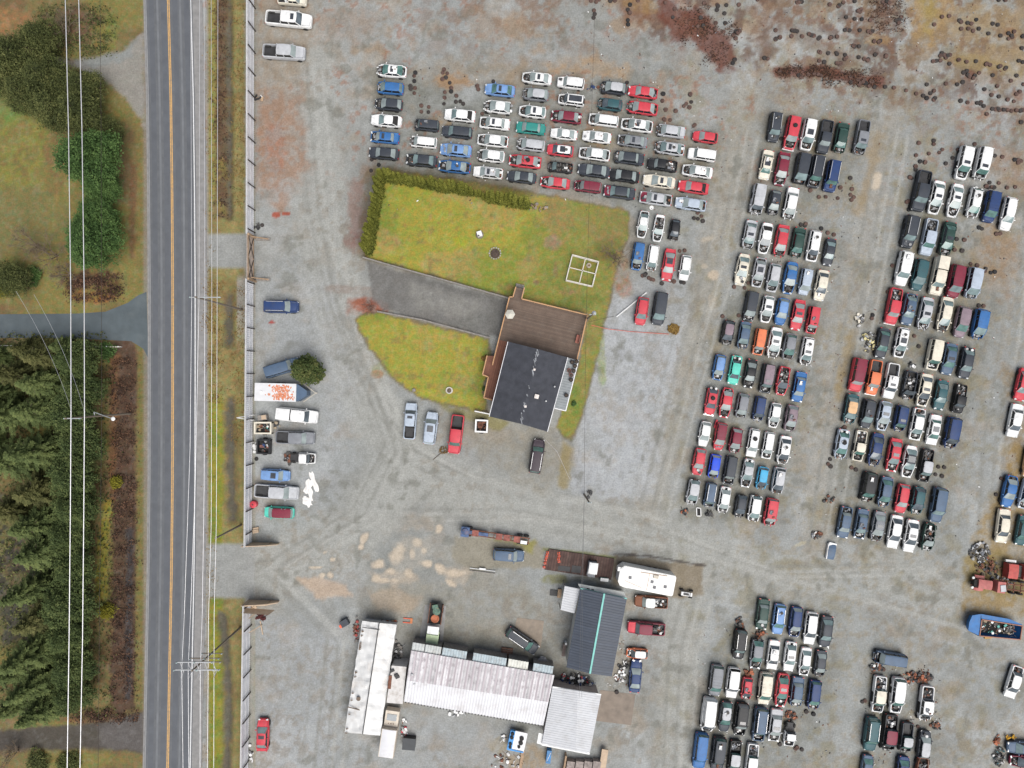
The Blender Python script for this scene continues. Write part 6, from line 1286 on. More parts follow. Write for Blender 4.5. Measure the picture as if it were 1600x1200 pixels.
small('box_trailer',415.5,697,'black box trailer full of dark scrap beside the grey pickup','trailer',bin_(2.1,2.3,.9,pm('k'),[BLK,ENG,pm('n'),ALU,MATS['terracotta']],2),-.03)
small('bin_trailer',752.8,665,'white bin trailer filled with brown scrap beside the house','trailer',bin_(2.0,2.0,1.0,WHITE,[RUSTM,RUSTM,mat('brown_bits',(.12,.05,.035),.9,var=.5),RUSTM],3),-.05)
small('wooden_crate',410,652,'pale wooden crate at the foot of the pipe frame','crate',lambda r: (MB().box((.3,0,.5),(1.4,.8,1.0),.12).build('crate_body',WOODG,r),MB().box((.55,.05,1.03),(.7,.65,.06),.12).build('lid',TANP,r)))
small('timber_stack',400.5,828,'short stack of pale timber at the foot of the upper fence','timber stack',lambda r: [MB().box((.0,.3*i-.3,.2+.12*(i%2)),(.9,.25,.3),.2).build('plank',TANP,r) for i in range(3)])
small('red_oil_tank',398.5,787,'red metal tank half hidden against the fence','tank',lambda r:(MB().lathe([(.5,0),(.55,.1),(.55,.9),(.3,1.0)],n=14).build('tank_shell',pm('r'),r),MB().lathe([(.1,1.0),(.1,1.1)],n=8).build('cap',BLK,r)))
# white plastic sheet
def tarpf(r):
    R = random.Random(2)
    for k,(cx,cy,sx,sy,a) in enumerate(((.6,1.6,.45,1.6,.35),(-.3,.9,.7,1.1,-.3),(.0,-.2,.45,1.2,.1),(-.5,-1.4,.75,.9,.6))):
        mb = MB(); ca,sa = math.cos(a),math.sin(a)
        def f(p,q):
            x_=(p-.5)*2; y_=(q-.5)*2; w_ = 1-.3*y_*y_+.25*math.sin(9*q+k); X=x_*sx*w_*.8; Y=y_*sy+.1*math.sin(8*p+k); return (cx+X*ca-Y*sa,cy+X*sa+Y*ca,.06+.16*abs(math.sin(6*p+5*q+k))*(1-x_*x_)*(1-y_*y_)+.02*k)
        mb.grid(f,8,10,0); mb.build('crumpled_fold',mat('white_plastic',(.78,.76,.73),.5,var=.05),r)
small('plastic_sheet',485,769,'crumpled white plastic sheet lying right of the silver pickup','plastic sheet',tarpf)
def brn(u,v,L_,Wd,ang,lab,seed):
    pass
# old bus between sheds, blue-white trailer with tyres, black box
def bus(r):
    TN = mat('tan_body',(.62,.55,.46),.6,var=.1,dirt=(.3,.25,.2),dirt_amt=.5); mb = MB(); mb.box((-1.2,0,1.5),(4.3,2.3,2.5)); mb.build('body',TN,r); mb = MB(); mb.grid(lambda a,b_:(-3.3+4.2*a,(b_-.5)*2.25,2.82-.08*(2*b_-1)**2),6,6,0,.1); mb.build('roof',WCLN,r)
    mb = MB(); mb.box((2.2,0,1.2),(2.4,2.1,1.3)); mb.build('cab',TN,r); mb = MB(); mb.box((2.4,0,1.88),(1.0,1.5,.06)); mb.build('windshield',GLS[3],r)
    for k in range(3): mb = MB(); mb.box((1.45,-.4+.4*k,1.9),(.1,.12,.06)); mb.build('marker_light',RUSTM,r)
    mb = MB(); mb.box((-3.6,0,1.0),(.7,2.2,.2)); mb.build('rear_step',TANP,r)
small('old_motorhome',612,1136,'old tan motorhome squeezed between the tarpaulin shed and the large shed','motorhome',bus,math.radians(82))
def bwt(r):
    mb = MB(); mb.box((.35,0,1.0),(2.0,2.9,.25)); mb.build('deck',WHITEV,r); mb = MB(); mb.box((-.95,0,1.05),(.75,2.9,.5)); mb.box((.0,-1.5,1.0),(2.6,.2,.5)); mb.build('body',mat('bright_blue',(.03,.25,.60),.5),r)
    for x_,y_,q in ((-.95,1.05,.28),(-.95,.45,.28),(-.95,-.55,.26),(-.9,-1.05,.22),(.6,.55,.36),(.6,-.15,.36),(.45,-.8,.24)):
        mb = MB(); mb.lathe([(q*.55,0),(q*.95,.02),(q,.1),(q*.95,.18),(q*.55,.2)],(x_,y_,1.14 if x_>0 else 1.31),14); mb.build('tyre',TY,r)
    for s in (-1,1): place('wheel',cm(('wh',),wheel_mesh),r,(s*1.2,0,.33),1.57)
small('tyre_trailer',808,1152,'bright blue and white trailer carrying black tyres in rings','trailer',bwt,-math.radians(12))
small('black_container',640.5,1157,'black lidded bin right of the old motorhome','bin',lambda r:(MB().box((0,0,.6),(1.9,1.7,1.1)).build('bin_body',BLK,r),MB().box((0,0,1.17),(2.0,1.8,.08)).build('lid',mat('black_lid',(.045,.05,.055),.6),r)),-.08)
small('concrete_block',910,1195,'row of tan compartments at the bottom edge below the side shed','bunker',lambda r:[MB().box((-2.0+1.35*k,0,.6),(1.2,2.2,1.0),-.15).build('compartment',mat('bunker_tan',(.28,.24,.22),.9,var=.35,vscale=2),r) for k in range(4)]+[MB().box((-2.9,.2,.6),(.25,3.6,1.2),-.15).build('plank_wall',WOOD,r),MB().box((3.2,1.3,.9),(1.0,3.2,.2),-.15).build('pale_board',TANP,r)])
small('plank_bridge',815,1187,'long tan plank leading down to the bottom picture edge','plank',lambda r:(MB().box((0,0,.15),(.45,3.2,.12),-.15).build('plank_board',WOOD,r),MB().box((.1,.9,.06),(.7,.2,.1)).build('support_block',WOODG,r)))
small('blue_drum',857,1178,'blue tarpaulin bundle against the left wall of the side shed','bundle',lambda r:(MB().box((0,0,.5),(.7,2.0,.9),-.12).build('bundle_body',mat('blue_tarp',(.02,.16,.38),.5,var=.4,vscale=3),r),MB().bar((-.3,-.6,.95),(.3,.7,1.0),.04).build('strap',WHITE,r)))
small('orange_frame',637,969,'orange steel frame lying above the large shed','steel frame',lambda r:(MB().beam((-.7,.3,.1),(.7,.3,.1),.12,.12).build('bar',CONE,r),MB().beam((-.7,-.35,.1),(.7,-.35,.1),.12,.12).build('bar',CONE,r),MB().box((.6,0,.1),(.35,.8,.14)).build('end_plate',mat('orange_paint',(.55,.2,.08),.7),r)),-.1)
small('pallet_stack',792,1018,'stack of brown pallets right of the longest bin lid','pallet stack',lambda r:[MB().box((0,-.6+.3*k,.3),(1.8,.2,.12)).build('board',mat('brown_pallet',(.17,.09,.06),.9,var=.3),r) for k in range(5)]+[MB().box((0,0,.15),(1.6,1.3,.2)).build('pallet_base',WOODG,r)],-.12)
small('wrapped_bundle',847,1033,'crumpled silver wrapped bundle above the storage lean-to','bundle',lambda r: place('wrapping',blob_crown(77,[(0,0,.5,.7,.7,.45)],260,.3,mat('silver_wrap',(.45,.45,.46),.4),'wrapping'),r))
small('outboard_skid',540,971,'grey machine with orange end left of the tarpaulin shed','machine',lambda r:(MB().box((0,0,.5),(1.2,1.0,.8),.5).build('housing',pm('d'),r),MB().box((-.5,-.5,.5),(.6,.5,.5),.5).build('orange_cover',CONE,r),MB().bar((.2,.4,.5),(.7,1.1,1.2),.06).build('handle',BLK,r)))
small('hanging_door',880.5,1012,'rusty brown door leaning at the left wall of the workshop','door',lambda r:(MB().box((0,0,1.0),(.5,1.9,.15),-.15).build('door_panel',mat('brown_door',(.13,.10,.09),.8),r),MB().box((.3,1.0,.6),(.3,.3,1.2)).build('white_meter',WHITE,r)))
small('door_mat_step',865,926,'dark mat and wooden step left of the white carport','step',lambda r:(MB().box((0,0,.1),(1.1,.9,.12),-.1).build('mat',BLK,r),MB().box((.9,0,.3),(.6,1.3,.5),-.1).build('wood_step',WOOD,r)))
small('quad_bike',1071,926,'white and black quad bike at the lower edge of the camper island','quad bike',lambda r:(MB().box((0,0,.7),(1.7,.55,.35)).build('body',WHITE,r),MB().box((-.1,0,.92),(.8,.3,.15)).build('seat',BLK,r),MB().bar((.5,-.45,1.0),(.5,.45,1.0),.04).build('handlebar',BLK,r),[place('wheel',cm(('wh',),wheel_mesh),r,(a*.75,b_*.5,.28)) for a in (-1,1) for b_ in (-1,1)]),-.15)
small('ladder_frame',750,888,'grey pipe frame lying along the lower edge of the gravel island','pipe frame',lambda r:(MB().beam((-1.6,.1,.2),(2.4,-.4,.2),.1,.1).build('pipe',GREYM,r),MB().beam((-1.6,-.3,.2),(2.4,-.8,.2),.1,.1).build('pipe',WOODG,r),MB().box((.4,.0,.35),(1.0,.25,.2),-.1).build('white_tank',WHITE,r)))
small('car_body_shell',1297,860,'small dark car shell with white pillars alone below the middle gap','car shell',lambda r:(MB().grid(lambda a,b_:((a-.5)*2.6,(b_-.5)*1.15,.75-.3*(2*a-1)**2-.06*(2*b_-1)**2),6,6,0,.4).build('roof',pm('u'),r),MB().beam((-1.3,.62,.35),(1.1,.62,.35),.14,.5).beam((1.0,-.6,.35),(1.1,.6,.45),.5,.3).build('pillars',WHITE,r)),math.radians(80))
small('tripod_sprinkler',684,712,'thin dead stem with twig head in front of the red pickup','branch',lambda r:(MB().bar((-.7,-.6,.05),(.5,.4,.1),.05).build('stem',BARK,r),place('twigs',blob_crown(88,[(.9,.8,.15,.7,.6,.15)],90,.12,BSH,'twigs'),r)))
# ---- heavy vehicles at the right edge
def oldtruck(r):
    mb = MB()
    for s in (-1,1): mb.beam((-5,s*.42,.8),(4.0,s*.42,.8),.16,.24)
    for i in range(8): mb.beam((-4.8+i*1.1,-.9,.85),(-4.8+i*1.1,.9,.85),.12,.14)
    mb.build('frame_rails',RUSTM,r); FR = mat('faded_red_paint',(.42,.13,.12),.7,var=.2,dirt=(.3,.2,.15),dirt_amt=.6)
    mb = MB(); mb.grid(lambda a,b_:(1.3+2.0*a,(b_-.5)*1.4,1.75-.12*(2*b_-1)**2-.15*a*a),6,6,0,.6); mb.build('hood',FR,r); mb = MB(); mb.box((.2,0,1.6),(1.2,1.7,1.2)); mb.build('cab',FR,r); mb = MB(); mb.box((.0,.1,2.25),(.8,1.0,.12),.2); mb.build('roof',pm('s'),r)
    for s in (-1,1):
        mb = MB(); mb.grid(lambda a,b_:(2.0+1.5*a,s*(.75+.45*b_),1.1-.25*(2*a-1)**2-.1*b_),5,3,0,.2); mb.build('fender',FR,r); mb = MB(); mb.lathe([(.22,0),(.2,.1),(.05,.15)],(3.9,s*.75,1.0),10); mb.build('headlight',WHITE,r)
        for x_ in (2.8,-2.6,-3.8): place('wheel',cm(('wh',),wheel_mesh),r,(x_,s*.95,.5)).scale = (1.5,1.3,1.5)
    mb = MB(); mb.box((3.6,0,.9),(.5,1.1,.8)); mb.build('radiator',INT,r)
small('derelict_truck',1552,912,'derelict faded red truck chassis facing left at the right edge','derelict truck',oldtruck,math.radians(173))
def redm(r):
    FR = mat('machine_red',(.42,.06,.05),.6,var=.25,dirt=(.25,.12,.08),dirt_amt=.6)
    for x_ in (-1.5,.9): mb = MB(); mb.box((x_,0,1.1),(1.5,2.2,1.2)); mb.grid(lambda a,b_:(x_-.75+1.5*a,(b_-.5)*2.2,1.75+.1*math.sin(3.14*b_)),4,4,0,.05); mb.build('body_section',FR,r)
    mb = MB(); mb.box((-.3,0,.9),(.9,1.8,.7)); mb.build('engine',ENG,r); mb = MB(); mb.box((-1.5,1.45,.9),(1.6,.35,.3)); mb.build('white_bumper',WHITE,r)
    for x_ in (-1.5,1.2):
        for s in (-1,1): place('wheel',cm(('wh',),wheel_mesh),r,(x_,s*1.0,.45)).scale = (1.4,1.2,1.4)
small('red_machine',1586,890,'broken red farm machine above the derelict truck','machine',redm,math.radians(-6))
def bluebin(r):
    BL = mat('boat_blue',(.02,.14,.38),.55,var=.15,dirt=(.1,.1,.12),dirt_amt=.4); mb = MB()
    top = [(-4.2,.4),(-3.9,1.5),(-2.6,1.9),(1.8,1.75),(3.9,1.2),(3.9,-1.1),(-2.6,-1.5),(-4.2,-.9)]; bot = [(x*.9,y*.8) for x,y in top]; n = len(top)
    mb.add([(x,y,1.5) for x,y in top]+[(x,y,.25) for x,y in bot],[(i,(i+1)%n,n+(i+1)%n,n+i) for i in range(n)]); mb.add([(x,y,1.5) for x,y in [(-4.2,.4),(-3.9,1.5),(-2.6,1.9),(-2.4,-1.45),(-4.2,-.9)]],[(0,1,2,3,4)]); mb.add([(-2.6,1.9,1.5),(1.8,1.75,1.5),(3.9,1.2,1.5),(3.9,1.0,1.5),(-2.4,1.05,1.5)],[(0,1,2,3,4)]); mb.build('hull',BL,r); mb = MB(); mb.add([(x*.95,y*.95,.55) for x,y in bot],[tuple(range(n))[::-1]]); mb.build('floor',INT,r)
    mb = MB()
    for a,b_ in (((-2.4,1.1,1.55),(3.9,1.0,1.55)),((-2.4,-1.45,1.55),(3.9,-1.15,1.55)),((-2.4,1.1,1.55),(-2.4,-1.45,1.55)),((3.9,1.0,1.55),(3.9,-1.15,1.55))): mb.beam(a,b_,.14,.14)
    mb.build('rusty_gunwale',mat('rust_pink',(.34,.17,.12),.8),r); place('load',junk_mesh(-2.0,3.4,.9,.9,55,90,[WHITE,ENG,SEAT2,ENG,BLK,RUSTM,MATS['teal_box'],SEAT,WHITE],'load',.5),r); mb = MB(); mb.box((-.3,-1.7,.4),(1.1,.5,.3),.2); mb.build('yellow_box',mat('ochre',(.45,.25,.06)),r)
small('blue_boat_hull',1546,977,'blue pointed boat hull filled with scrap at the right edge','boat',bluebin,math.radians(-8))
# ---- scrap piles
def pile(u, v, rx, ry, n, lab, seed, ms=None, h=.35, cat='scrap pile', rz=0):
    R = random.Random(seed); mb = MB(); ms = ms or [ENG,ALU,RUSTM,BLK,pm('g'),RUSTM]
    for i in range(n):
        a = R.uniform(0,6.3); q = R.random()**.75; x_,y_ = rx*q*math.cos(a),ry*q*math.sin(a); z = R.uniform(.05,h)*(1.3-q); c = R.randrange(len(ms)); k = R.random()
        if k < .5: mb.box((x_,y_,z+.08),(R.uniform(.12,.6),R.uniform(.1,.35),R.uniform(.08,.25)),R.uniform(0,3),c,R.uniform(-.5,.5),R.uniform(-.5,.5))
        elif k < .75: mb.bar((x_,y_,z),(x_+R.uniform(-.7,.7),y_+R.uniform(-.7,.7),z+R.uniform(-.1,.3)),R.uniform(.02,.06),6,c)
        else: mb.lathe([(.08,0),(.24,0),(.26,.07),(.22,.15),(.08,.15)],(x_,y_,z),10,c)
    r = empty('scrap_pile', P(u,v), rz, lab, cat); place('scrap_pieces', mb.mesh('scrap_pieces', ms), r)
pile(1530,862,1.6,1.6,85,'heap of grey engines and gearboxes on brown grass at right',1,[ALU,ENG,ALU,pm('s'),pm('g'),ENG],.6)
pile(1543,884,2.2,1.4,60,'rusty brown scrap heap right of the faded red truck',2,[RUSTM,ENG,RUSTM,BLK,BARK],.5)
pile(1565,905,2.4,.9,40,'rusty axle parts between the red machine and truck',3)
pile(1432,1058,2.6,.9,80,'rusty pile of axles above the white pickup in the bottom right block',4,[RUSTM,ENG,MATS['orange_rust'],BLK,RUSTM],.4)
pile(1366,1043,1.2,.8,30,'rusty parts below the lone sideways suv',5); pile(1418,1132,1.2,1.0,18,'thin rusty suspension parts among the bottom right wrecks',6,h=.15)
pile(1462,1134,.9,.6,22,'rusty brown clump right of the bottom right wrecks',7,[RUSTM,MATS['orange_rust'],ENG]); pile(1156,974,.95,1.0,26,'black bumper and parts clump at the corner of the bottom middle block',8,[BLK,BLK,ENG,RUSTM],.5)
pile(1188,989,.9,.5,22,'rusty brake parts above the grey wreck without tail',9,[RUSTM,MATS['orange_rust'],ENG]); pile(1170,1050,.7,.9,20,'orange brown rusty parts above the small red hatchback',10,[RUSTM,MATS['orange_rust']])
pile(1236,1119,1.0,1.0,26,'rusty axle and differential above the white cab',11,[RUSTM,MATS['orange_rust'],ENG]); pile(1276,835,.8,.7,26,'round heap of engine parts left of the small dark shell',12); pile(1294,780,1.0,.6,16,'engine parts on gravel left of the far right block',13)
pile(1068,800,.8,.6,14,'dark car seats at the lower left of the middle block',14,[BLK,SEAT,MATS['orange_rust']]); pile(1108,802,.9,.6,14,'dark clump of trim under the slate suv',15,[BLK,ENG,BLK]); pile(921,771,.35,.7,8,'two black tanks standing beside the small pole',16,[BLK,ENG])
pile(903,1064,3.0,1.2,110,'dense dark scrap filling the gap below the workshop',17,[BLK,ENG,BLK,ALU,pm('n'),WHITE,pm('r'),BLK],1.2,rz=-.2)
pile(971,1056,1.0,1.1,34,'rusty and white parts heap left of the navy coupe',18,[RUSTM,WHITE,ALU,BLK]); pile(973,1038,.8,.8,14,'white rimmed dark tub left of the navy coupe',19,[WHITE,BLK,ALU])
pile(620,1020,.9,2.2,60,'long dark rubble between the tarpaulin shed and the large shed',20,[BLK,ENG,ALU,WOODG],.5); pile(557,985,.4,2.2,30,'rusty pieces along the left wall of the tarpaulin shed',21,[RUSTM,MATS['machine_red'],WOODG])
pile(594,972,2.8,.25,26,'rusty scraps along the top edge of the tarpaulin shed',22,[RUSTM,MATS['orange_rust'],WOOD]); pile(632,1138,.5,1.6,24,'red white and green oddments right of the old motorhome',23,[WHITE,pm('r'),RUSTM,ALU])
pile(712,1113,1.4,.5,16,'crumpled clear plastic below the large shed',24,[pm('s'),WHITE,ALU]); pile(792,1190,2.6,1.4,40,'scattered rubbish at the bottom edge under the blue trailer',25,[WHITE,RUSTM,SEAT2,ALU],.12); pile(787,1153,.5,.5,10,'white rag bundle left of the blue trailer',26,[WHITE,SEAT2])
pile(1560,1181,.9,1.5,44,'black and green scrap at the bottom right corner',27,[BLK,pm('x'),ENG,ALU,pm('k')],.7); pile(1577,1150,1.4,.45,10,'yellow panels on top of the bottom right heap',28,[mat('yellow_panel',(.62,.34,.03),.5),MATS['yellow_panel'],ENG],.6); pile(1557,1155,.4,.7,16,'orange rusty springs at the bottom right corner',29,[RUSTM,MATS['orange_rust']])
pile(1345,500,.9,1.2,26,'cream coloured stripped frame parts left of the sixth row',30,[pm('c'),ENG,ALU]); pile(1356,532,1.2,1.8,44,'pale yellow stripped vehicle frame left of the sixth row',31,[mat('pale_yellow',(.62,.55,.28),.6),MATS['pale_yellow'],ENG,pm('s')],.7)
pile(1424,572,.7,.5,14,'loose wheel and parts above the black roofless wreck',32,[WHITE,BLK,ALU]); pile(453,716,.9,1.0,36,'bare rear frame parts behind the white pickup cab',33,[BLK,RUSTM,ENG,ALU],.5); pile(434,664,.6,.6,12,'black trolley right of the white box trailer',34,[BLK,SEAT2])
pile(405,154,.8,.5,10,'dark rubbish at the foot of the upper fence',35,[BLK,WHITE,WOOD]); pile(393,1176,.4,1.4,14,'black and white parts against the lower fence',36,[BLK,WHITE]); pile(408,963,.9,.7,26,'heap of dark red leaves near the lower plywood panel',37,[mat('dark_red_leaves',(.08,.02,.02),.95)],.2); pile(396,948,.4,.7,10,'brown and white timber bits behind the lower fence',38,[WOOD,TANP])
pile(398,697,.2,1.0,12,'white plastic strips against the fence by the black trailer',39,[WHITE]); pile(404,355,.9,.4,12,'dark parts against the fence above the gate',40,[BLK,ENG]); pile(926,138,1.1,.5,16,'dark blue engine parts left of the silver roofed hatchback',41,[pm('n'),RUSTM,ALU])
pile(1182,1021,.8,2.2,40,'rusty interior parts along the grey tailless wreck',42,[RUSTM,MATS['orange_rust'],BLK,ALU],.6); pile(839,325,1.6,.7,22,'pile of dry cut logs at the upper right of the hedge',43,[BARK,WOODG,WOOD],.4,'log pile',-.15)

small('door_frame',1091.5,799,'white car door frame lying below the slate suv','door frame',lambda r:(MB().beam((-.3,-.7,.08),(-.35,.6,.08),.12,.1).beam((.35,-.7,.08),(.3,.5,.08),.12,.1).beam((-.3,-.7,.08),(.35,-.7,.08),.12,.1).beam((-.35,.6,.08),(.3,.5,.08),.12,.1).build('frame_tube',WHITE,r),MB().box((0,-.1,.04),(.5,1.1,.03)).build('glass',INT,r)))
small('dish',1018,324.5,'white round lid on gravel below the maroon bonnet sedan','lid',lambda r:(MB().lathe([(.3,0),(.34,.05),(.2,.08)],n=14).build('lid_disc',WHITE,r)))
small('red_car_door',1117,662,'red car door lying between the cream white hatchback and the red minivan','car door',lambda r:(MB().box((0,0,.5),(.35,1.3,.1),-.3,0,0,.5).build('door_skin',pm('r'),r),MB().box((.05,.0,.6),(.2,.5,.04),-.3,0,0,.5).build('window',DG,r)))
# ------------------------------------------------------------------ loose tyres and wheels
TB = mat('tyre_brown_dirty',(.10,.06,.048),.9,var=.4,vscale=3); 
def wheelflat(rimm, tym):
    a = MB(); a.lathe([(.17,.02),(.30,.0),(.335,.06),(.335,.15),(.30,.21),(.19,.2)],n=14); t = a.mesh('tyre', tym, True); b_ = MB(); b_.lathe([(.185,.05),(.19,.17),(.12,.13),(.06,.15)],n=12); return t, b_.mesh('rim', rimm, True)
TYD = mat('dusty_black_tyre',(.045,.038,.035),.9,var=.3)
WK = {'k':wheelflat(mat('rusty_rim',(.18,.14,.12),.8,var=.3),TYD),'b':wheelflat(mat('brown_rim',(.25,.13,.09),.8,var=.3),TB),'w':wheelflat(mat('pale_rim',(.62,.58,.54),.5),TY),'o':wheelflat(mat('ochre_rim',(.5,.27,.08),.6),TB)}
KW = {'k':'black tyre with dark rim','b':'rusty brown tyre','w':'tyre with pale rim','o':'tyre with ochre rim'}
NT = [0]; XT = []
def tyres(s, lab, ox=0, oy=0, sc=1., z=0.):
    for tkn in s.split():
        q = tkn.split(','); k = q[2] if len(q) > 2 else R6.choice('kbbb'); u = ox+float(q[0])/sc; v = oy+float(q[1])/sc
        NT[0] += 1
        if 'tyre field' in lab and NT[0] % 3 and len(XT) < 150: XT.append((u,v)); continue
        r = empty('loose_tyre', P(u,v), R6.uniform(0,6), KW[k]+' '+lab, 'tyre', KW[k]+'s '+lab); place('tyre',WK[k][0],r); place('rim',WK[k][1],r); e = R6.uniform(.84,1.05); r.scale = (e,e,e)
        if R6.random() < .25: r.rotation_euler = (R6.uniform(-.35,.35),R6.uniform(-.35,.35),0); r.location.z = .06
R6 = random.Random(66)
TRS = [("195,15 210,14 385,30 445,35 470,18,w 440,42 487,110 540,120 585,122,w 637,128 480,190 492,186 508,192 572,192 625,198 640,205 650,198 50,245 70,235 145,228 150,195 165,195 180,198 210,228 255,215 270,222 285,225 315,243 322,236 395,235 388,240 430,232 540,292,k 532,288 568,292 325,330 318,325 375,335 425,332 430,340 480,345 490,360 478,372 320,382 350,390 428,397 440,400 455,397 675,340 668,345 737,350 735,356 620,380 625,372 600,370 565,360 250,465 285,462 310,468 330,475 512,482 515,515 560,500 568,535 590,515 608,522,w 630,540 650,515 665,545 640,510 575,520 600,500 730,545 785,550 862,567 925,587 968,600 990,615,w 1013,585 1035,570 1035,625 1042,615 580,60 575,75 560,70 540,10 660,260 690,265 700,258 715,15 740,10 755,20 730,35 800,130 820,125 830,110 815,145 190,472,w 205,482 72,450,o","in the tyre field left of the brown grass",1200,0,4),
("1085,108 1130,102 1037,155 1205,140,w 1195,130 1245,145 1268,150 1300,125,w 1205,182 1250,182 1280,195 1315,182 1375,212 1402,150 1433,157 1450,225 1500,245 1520,225 1535,200 1525,235 1500,210 1595,225 1590,232 1583,303 1075,350 1100,345 1120,350 1135,345 1085,335 1110,362 1030,385 1050,382 1075,380,w 1132,400 1190,378 1238,388 1297,385 1365,400 1385,408 1360,405 1450,415 1440,420 1485,425 1480,432 1565,382 1590,390 1220,455 1240,445 1255,480 1280,490 1245,470 1290,475 1318,457 1402,472 1515,507 1595,530 1550,475 1350,560 1395,595 1440,605 1495,625 1535,635 1550,590 1570,575 1202,632 1245,642 1305,645 1330,640 1345,665 1325,650 1400,682,k 1420,685 1435,682,w 1445,690 1470,688 1495,690 1520,695 1550,692,w 1575,695 1590,690 1365,715 1180,530 1215,515 1110,525 990,530 1480,5 1440,2 1430,540 1580,765","in the tyre field at the upper right corner",1200,0,4),
("105,8 125,75 130,100 122,125 360,70 372,92 375,35,w 360,142,w 362,172,w 140,15 160,0 238,8 270,5 430,5 620,20 685,65 672,122 890,25 845,185 880,180 965,205 970,162 1035,162 1025,222 980,35,o 985,45 978,72 1043,38 1030,95 1130,35 1110,222,w 1120,232 1108,268 1135,222 1092,245 1385,212 1385,275 1415,262 1500,212 1520,215 1495,255 1570,255 1308,405 1330,410 1102,418 1088,440,w 1550,12 1535,18 865,125 860,80 1260,0 792,660 600,702 603,655,w 355,578","near the top centre of the yard",900,0,4.444),
("92,140,w 72,190 75,272,w 85,380 75,460 540,90 520,140 590,150 515,240 568,215 628,298 650,378 650,432,w 552,445,b 548,530,b 540,630,k 730,505 725,595 795,590 840,625 185,655 300,675 185,750 295,755 15,350,k 20,390,k 1060,350 1075,400 1310,275 1135,780","between the first and fourth columns above the lawn",640,100,10),
("1272,360 1280,425 1238,440 1265,470 1218,460 1040,418 1047,358,w 1150,500 1067,490 1055,570 1105,575 1300,625 1310,615","right of the top columns above the lawn",840,80,5.333),
("620,258 652,262 690,278 680,240 650,215 510,512 548,508 235,700 268,722 285,732 305,738 220,705 245,690,w 440,745 465,750 520,755,w 542,760 370,765","beside the wrecks right of the lawn",960,290,5),
("1255,790 1272,905 1258,965 1290,990 1268,1018 1152,888 928,988 998,988 1125,1000 838,918 535,380","around the upper rows of the middle block",1140,160,6.667),
("1303,218,w 1385,272,b 1460,295 215,948,b 345,960,b 392,898 1050,170,k 1100,180,k 1108,160","around the fourth and fifth rows of the middle block",1120,330,8),
("230,435,b 432,425,b","left of the sixth row of the middle block",1100,440,8),
("400,100 570,75 570,115 370,240 515,222 635,208 470,318 415,310,w 705,332 365,365 365,400 845,175 1035,112 785,270 670,175,o 300,490 320,500 265,770 285,760 290,855,w 1265,245 1350,258 1490,290,w 1530,295 1560,305 1530,325 1205,550 1310,555 1165,590 1190,605 1225,600 1255,605 1400,608 1495,600 1085,1060,w 1120,1075 1280,1130 1325,1130","around the top of the far right block",1380,210,7.273),
("915,510 1010,520 885,645 980,655 1090,820 1170,840 1275,880 1270,910 1340,930,w 1390,920,w 110,840 1410,445 1460,440","between the third and fourth rows at the far right",1380,310,8),
("545,760 600,890,k 240,180 215,210 25,500,w 15,540 1350,380 1410,385 205,340","around the fifth row of the far right block",1360,430,8),
("525,715,k 598,720,k 490,810,k 570,830,k 1310,860,b 1245,1060,k","in a loose square right of the ninth far right row",1400,640,8),
("320,885,b 375,910,k 155,425,w 215,400 235,380 265,460 395,430,w 55,780,k 30,840 60,870","left of the lower far right rows",1290,620,8),
("1330,75 1515,497 1605,520,w 1185,900,k 1400,940 1460,965 1380,955 1310,505 1515,490,k","among the bottom middle block",1070,1050,8),
("0,0 100,570,k 125,560 295,270 270,250 450,335 505,380 530,385 715,350,b 700,330 615,800,o 770,805,w 800,780","among the bottom right wrecks",1330,1000,5.926),
("105,1060 1005,1000,k","near the workshop",700,800,3.81)]
for s, lab, ox, oy, sc in TRS:
    if 'top columns' in lab or 'bottom right wrecks' in lab: s = s.replace('0,0 ','',1) if s.startswith('0,0 ') else s
    tyres(s, lab, ox, oy, sc)
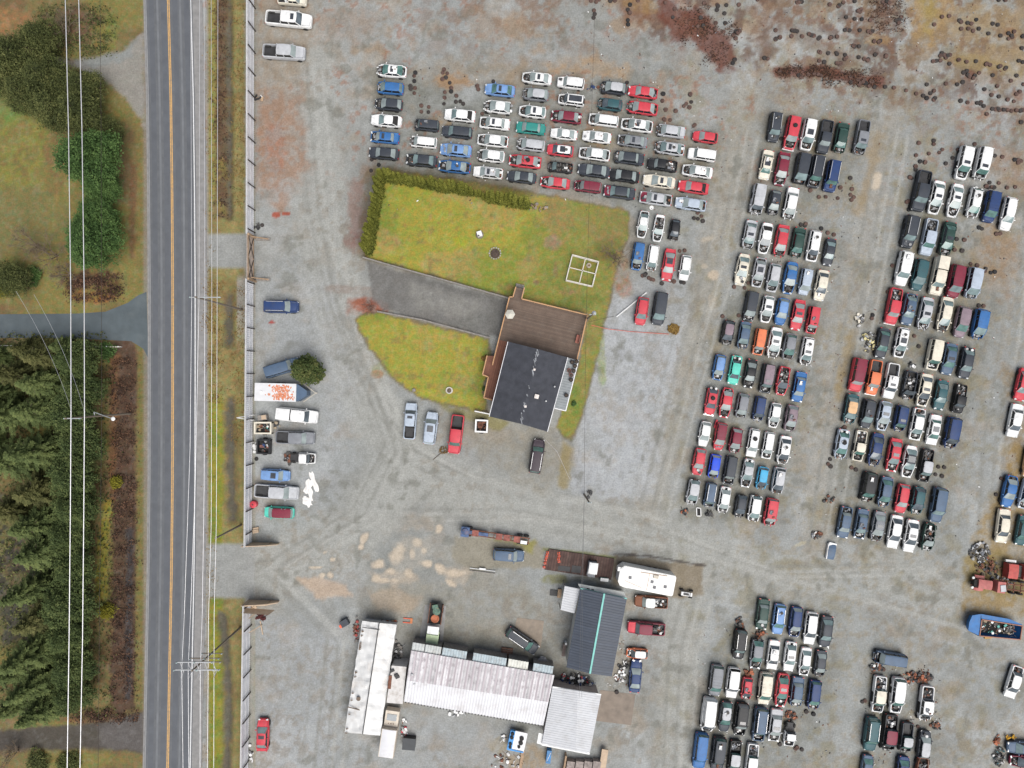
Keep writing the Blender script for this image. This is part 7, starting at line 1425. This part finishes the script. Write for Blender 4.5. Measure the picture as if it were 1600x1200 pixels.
for u,v,k,l in ((401,717,'w','beside the black box trailer at the fence'),(698.5,1007,'w','above the large shed below the flatbed truck'),(963.5,1081,'k','on the brown concrete pad'),(403.5,355,'k','at the upper end of the closed gate'),(410,352,'k','at the upper end of the closed gate'),(592,258,'w','at the top left corner of the hedge'),(581,250,'k','at the top left corner of the hedge'),(580,267,'k','at the top left corner of the hedge'),(904.5,1198,'o','by the bottom edge beside the tan compartments')):
    tyres('%s,%s,%s'%(u,v,k), l)
for i,(lc,rz,z,dx,lab) in enumerate(WHEELS_ON):
    r = empty('roof_wheel', (lc[0]+math.cos(rz)*dx,lc[1]+math.sin(rz)*dx,z), 0, 'wheel lying on the roof of the '+lab.split(',')[0]+', '+lab.split(',')[1].strip() if len(lab.split()) < 9 else ('wheel on the '+lab.split(',')[0].split(' with')[0]+', '+lab.split(',')[1].strip()), 'wheel'); place('tyre',WK['w'][0],r); place('rim',WK['w'][1],r)
mb = MB()
for u,v in XT:
    x_,y_,_ = P(u,v); z_ = R6.uniform(0,.05); mb.lathe([(.17,.02+z_),(.28,z_),(.315,.06+z_),(.315,.15+z_),(.28,.21+z_),(.19,.2+z_)],(x_,y_,0),12,R6.choice([0,1])); mb.lathe([(.18,.05+z_),(.19,.17+z_),(.12,.13+z_),(.06,.15+z_)],(x_,y_,0),10,R6.choice([2,3]))
tag(mb.build('tyre_scatter',[TYD,TB,MATS['rusty_rim'],MATS['brown_rim']]),'the remaining black and brown tyres scattered over the top right tyre fields','tyres',kind='stuff')
# small litter and parts between the rows, too many to count
R7 = random.Random(70); mb = MB(); ms = [BLK,ALU,RUSTM,WHITE,ENG,pm('g')]
for i in range(2600):
    b_ = R7.choice([(590,90,1100,330),(1080,180,1320,810),(1300,220,1590,860),(1090,950,1310,1190),(1350,1040,1470,1195),(900,0,1600,180),(870,1000,1000,1080)]); u,v = R7.uniform(b_[0],b_[2]),R7.uniform(b_[1],b_[3])
    if mnoise.noise(Vector((u/25.,v/25.,3))) < .05: continue
    x_,y_,_ = P(u,v); mb.box((x_,y_,.05),(R7.uniform(.06,.32),R7.uniform(.04,.14),.06),R7.uniform(0,3),R7.choice([0,0,1,2,2,3,4,5]),R7.uniform(-.3,.3))
tag(mb.build('scattered_litter', ms), 'small broken parts and litter scattered on the gravel between wrecks', 'litter', kind='stuff')
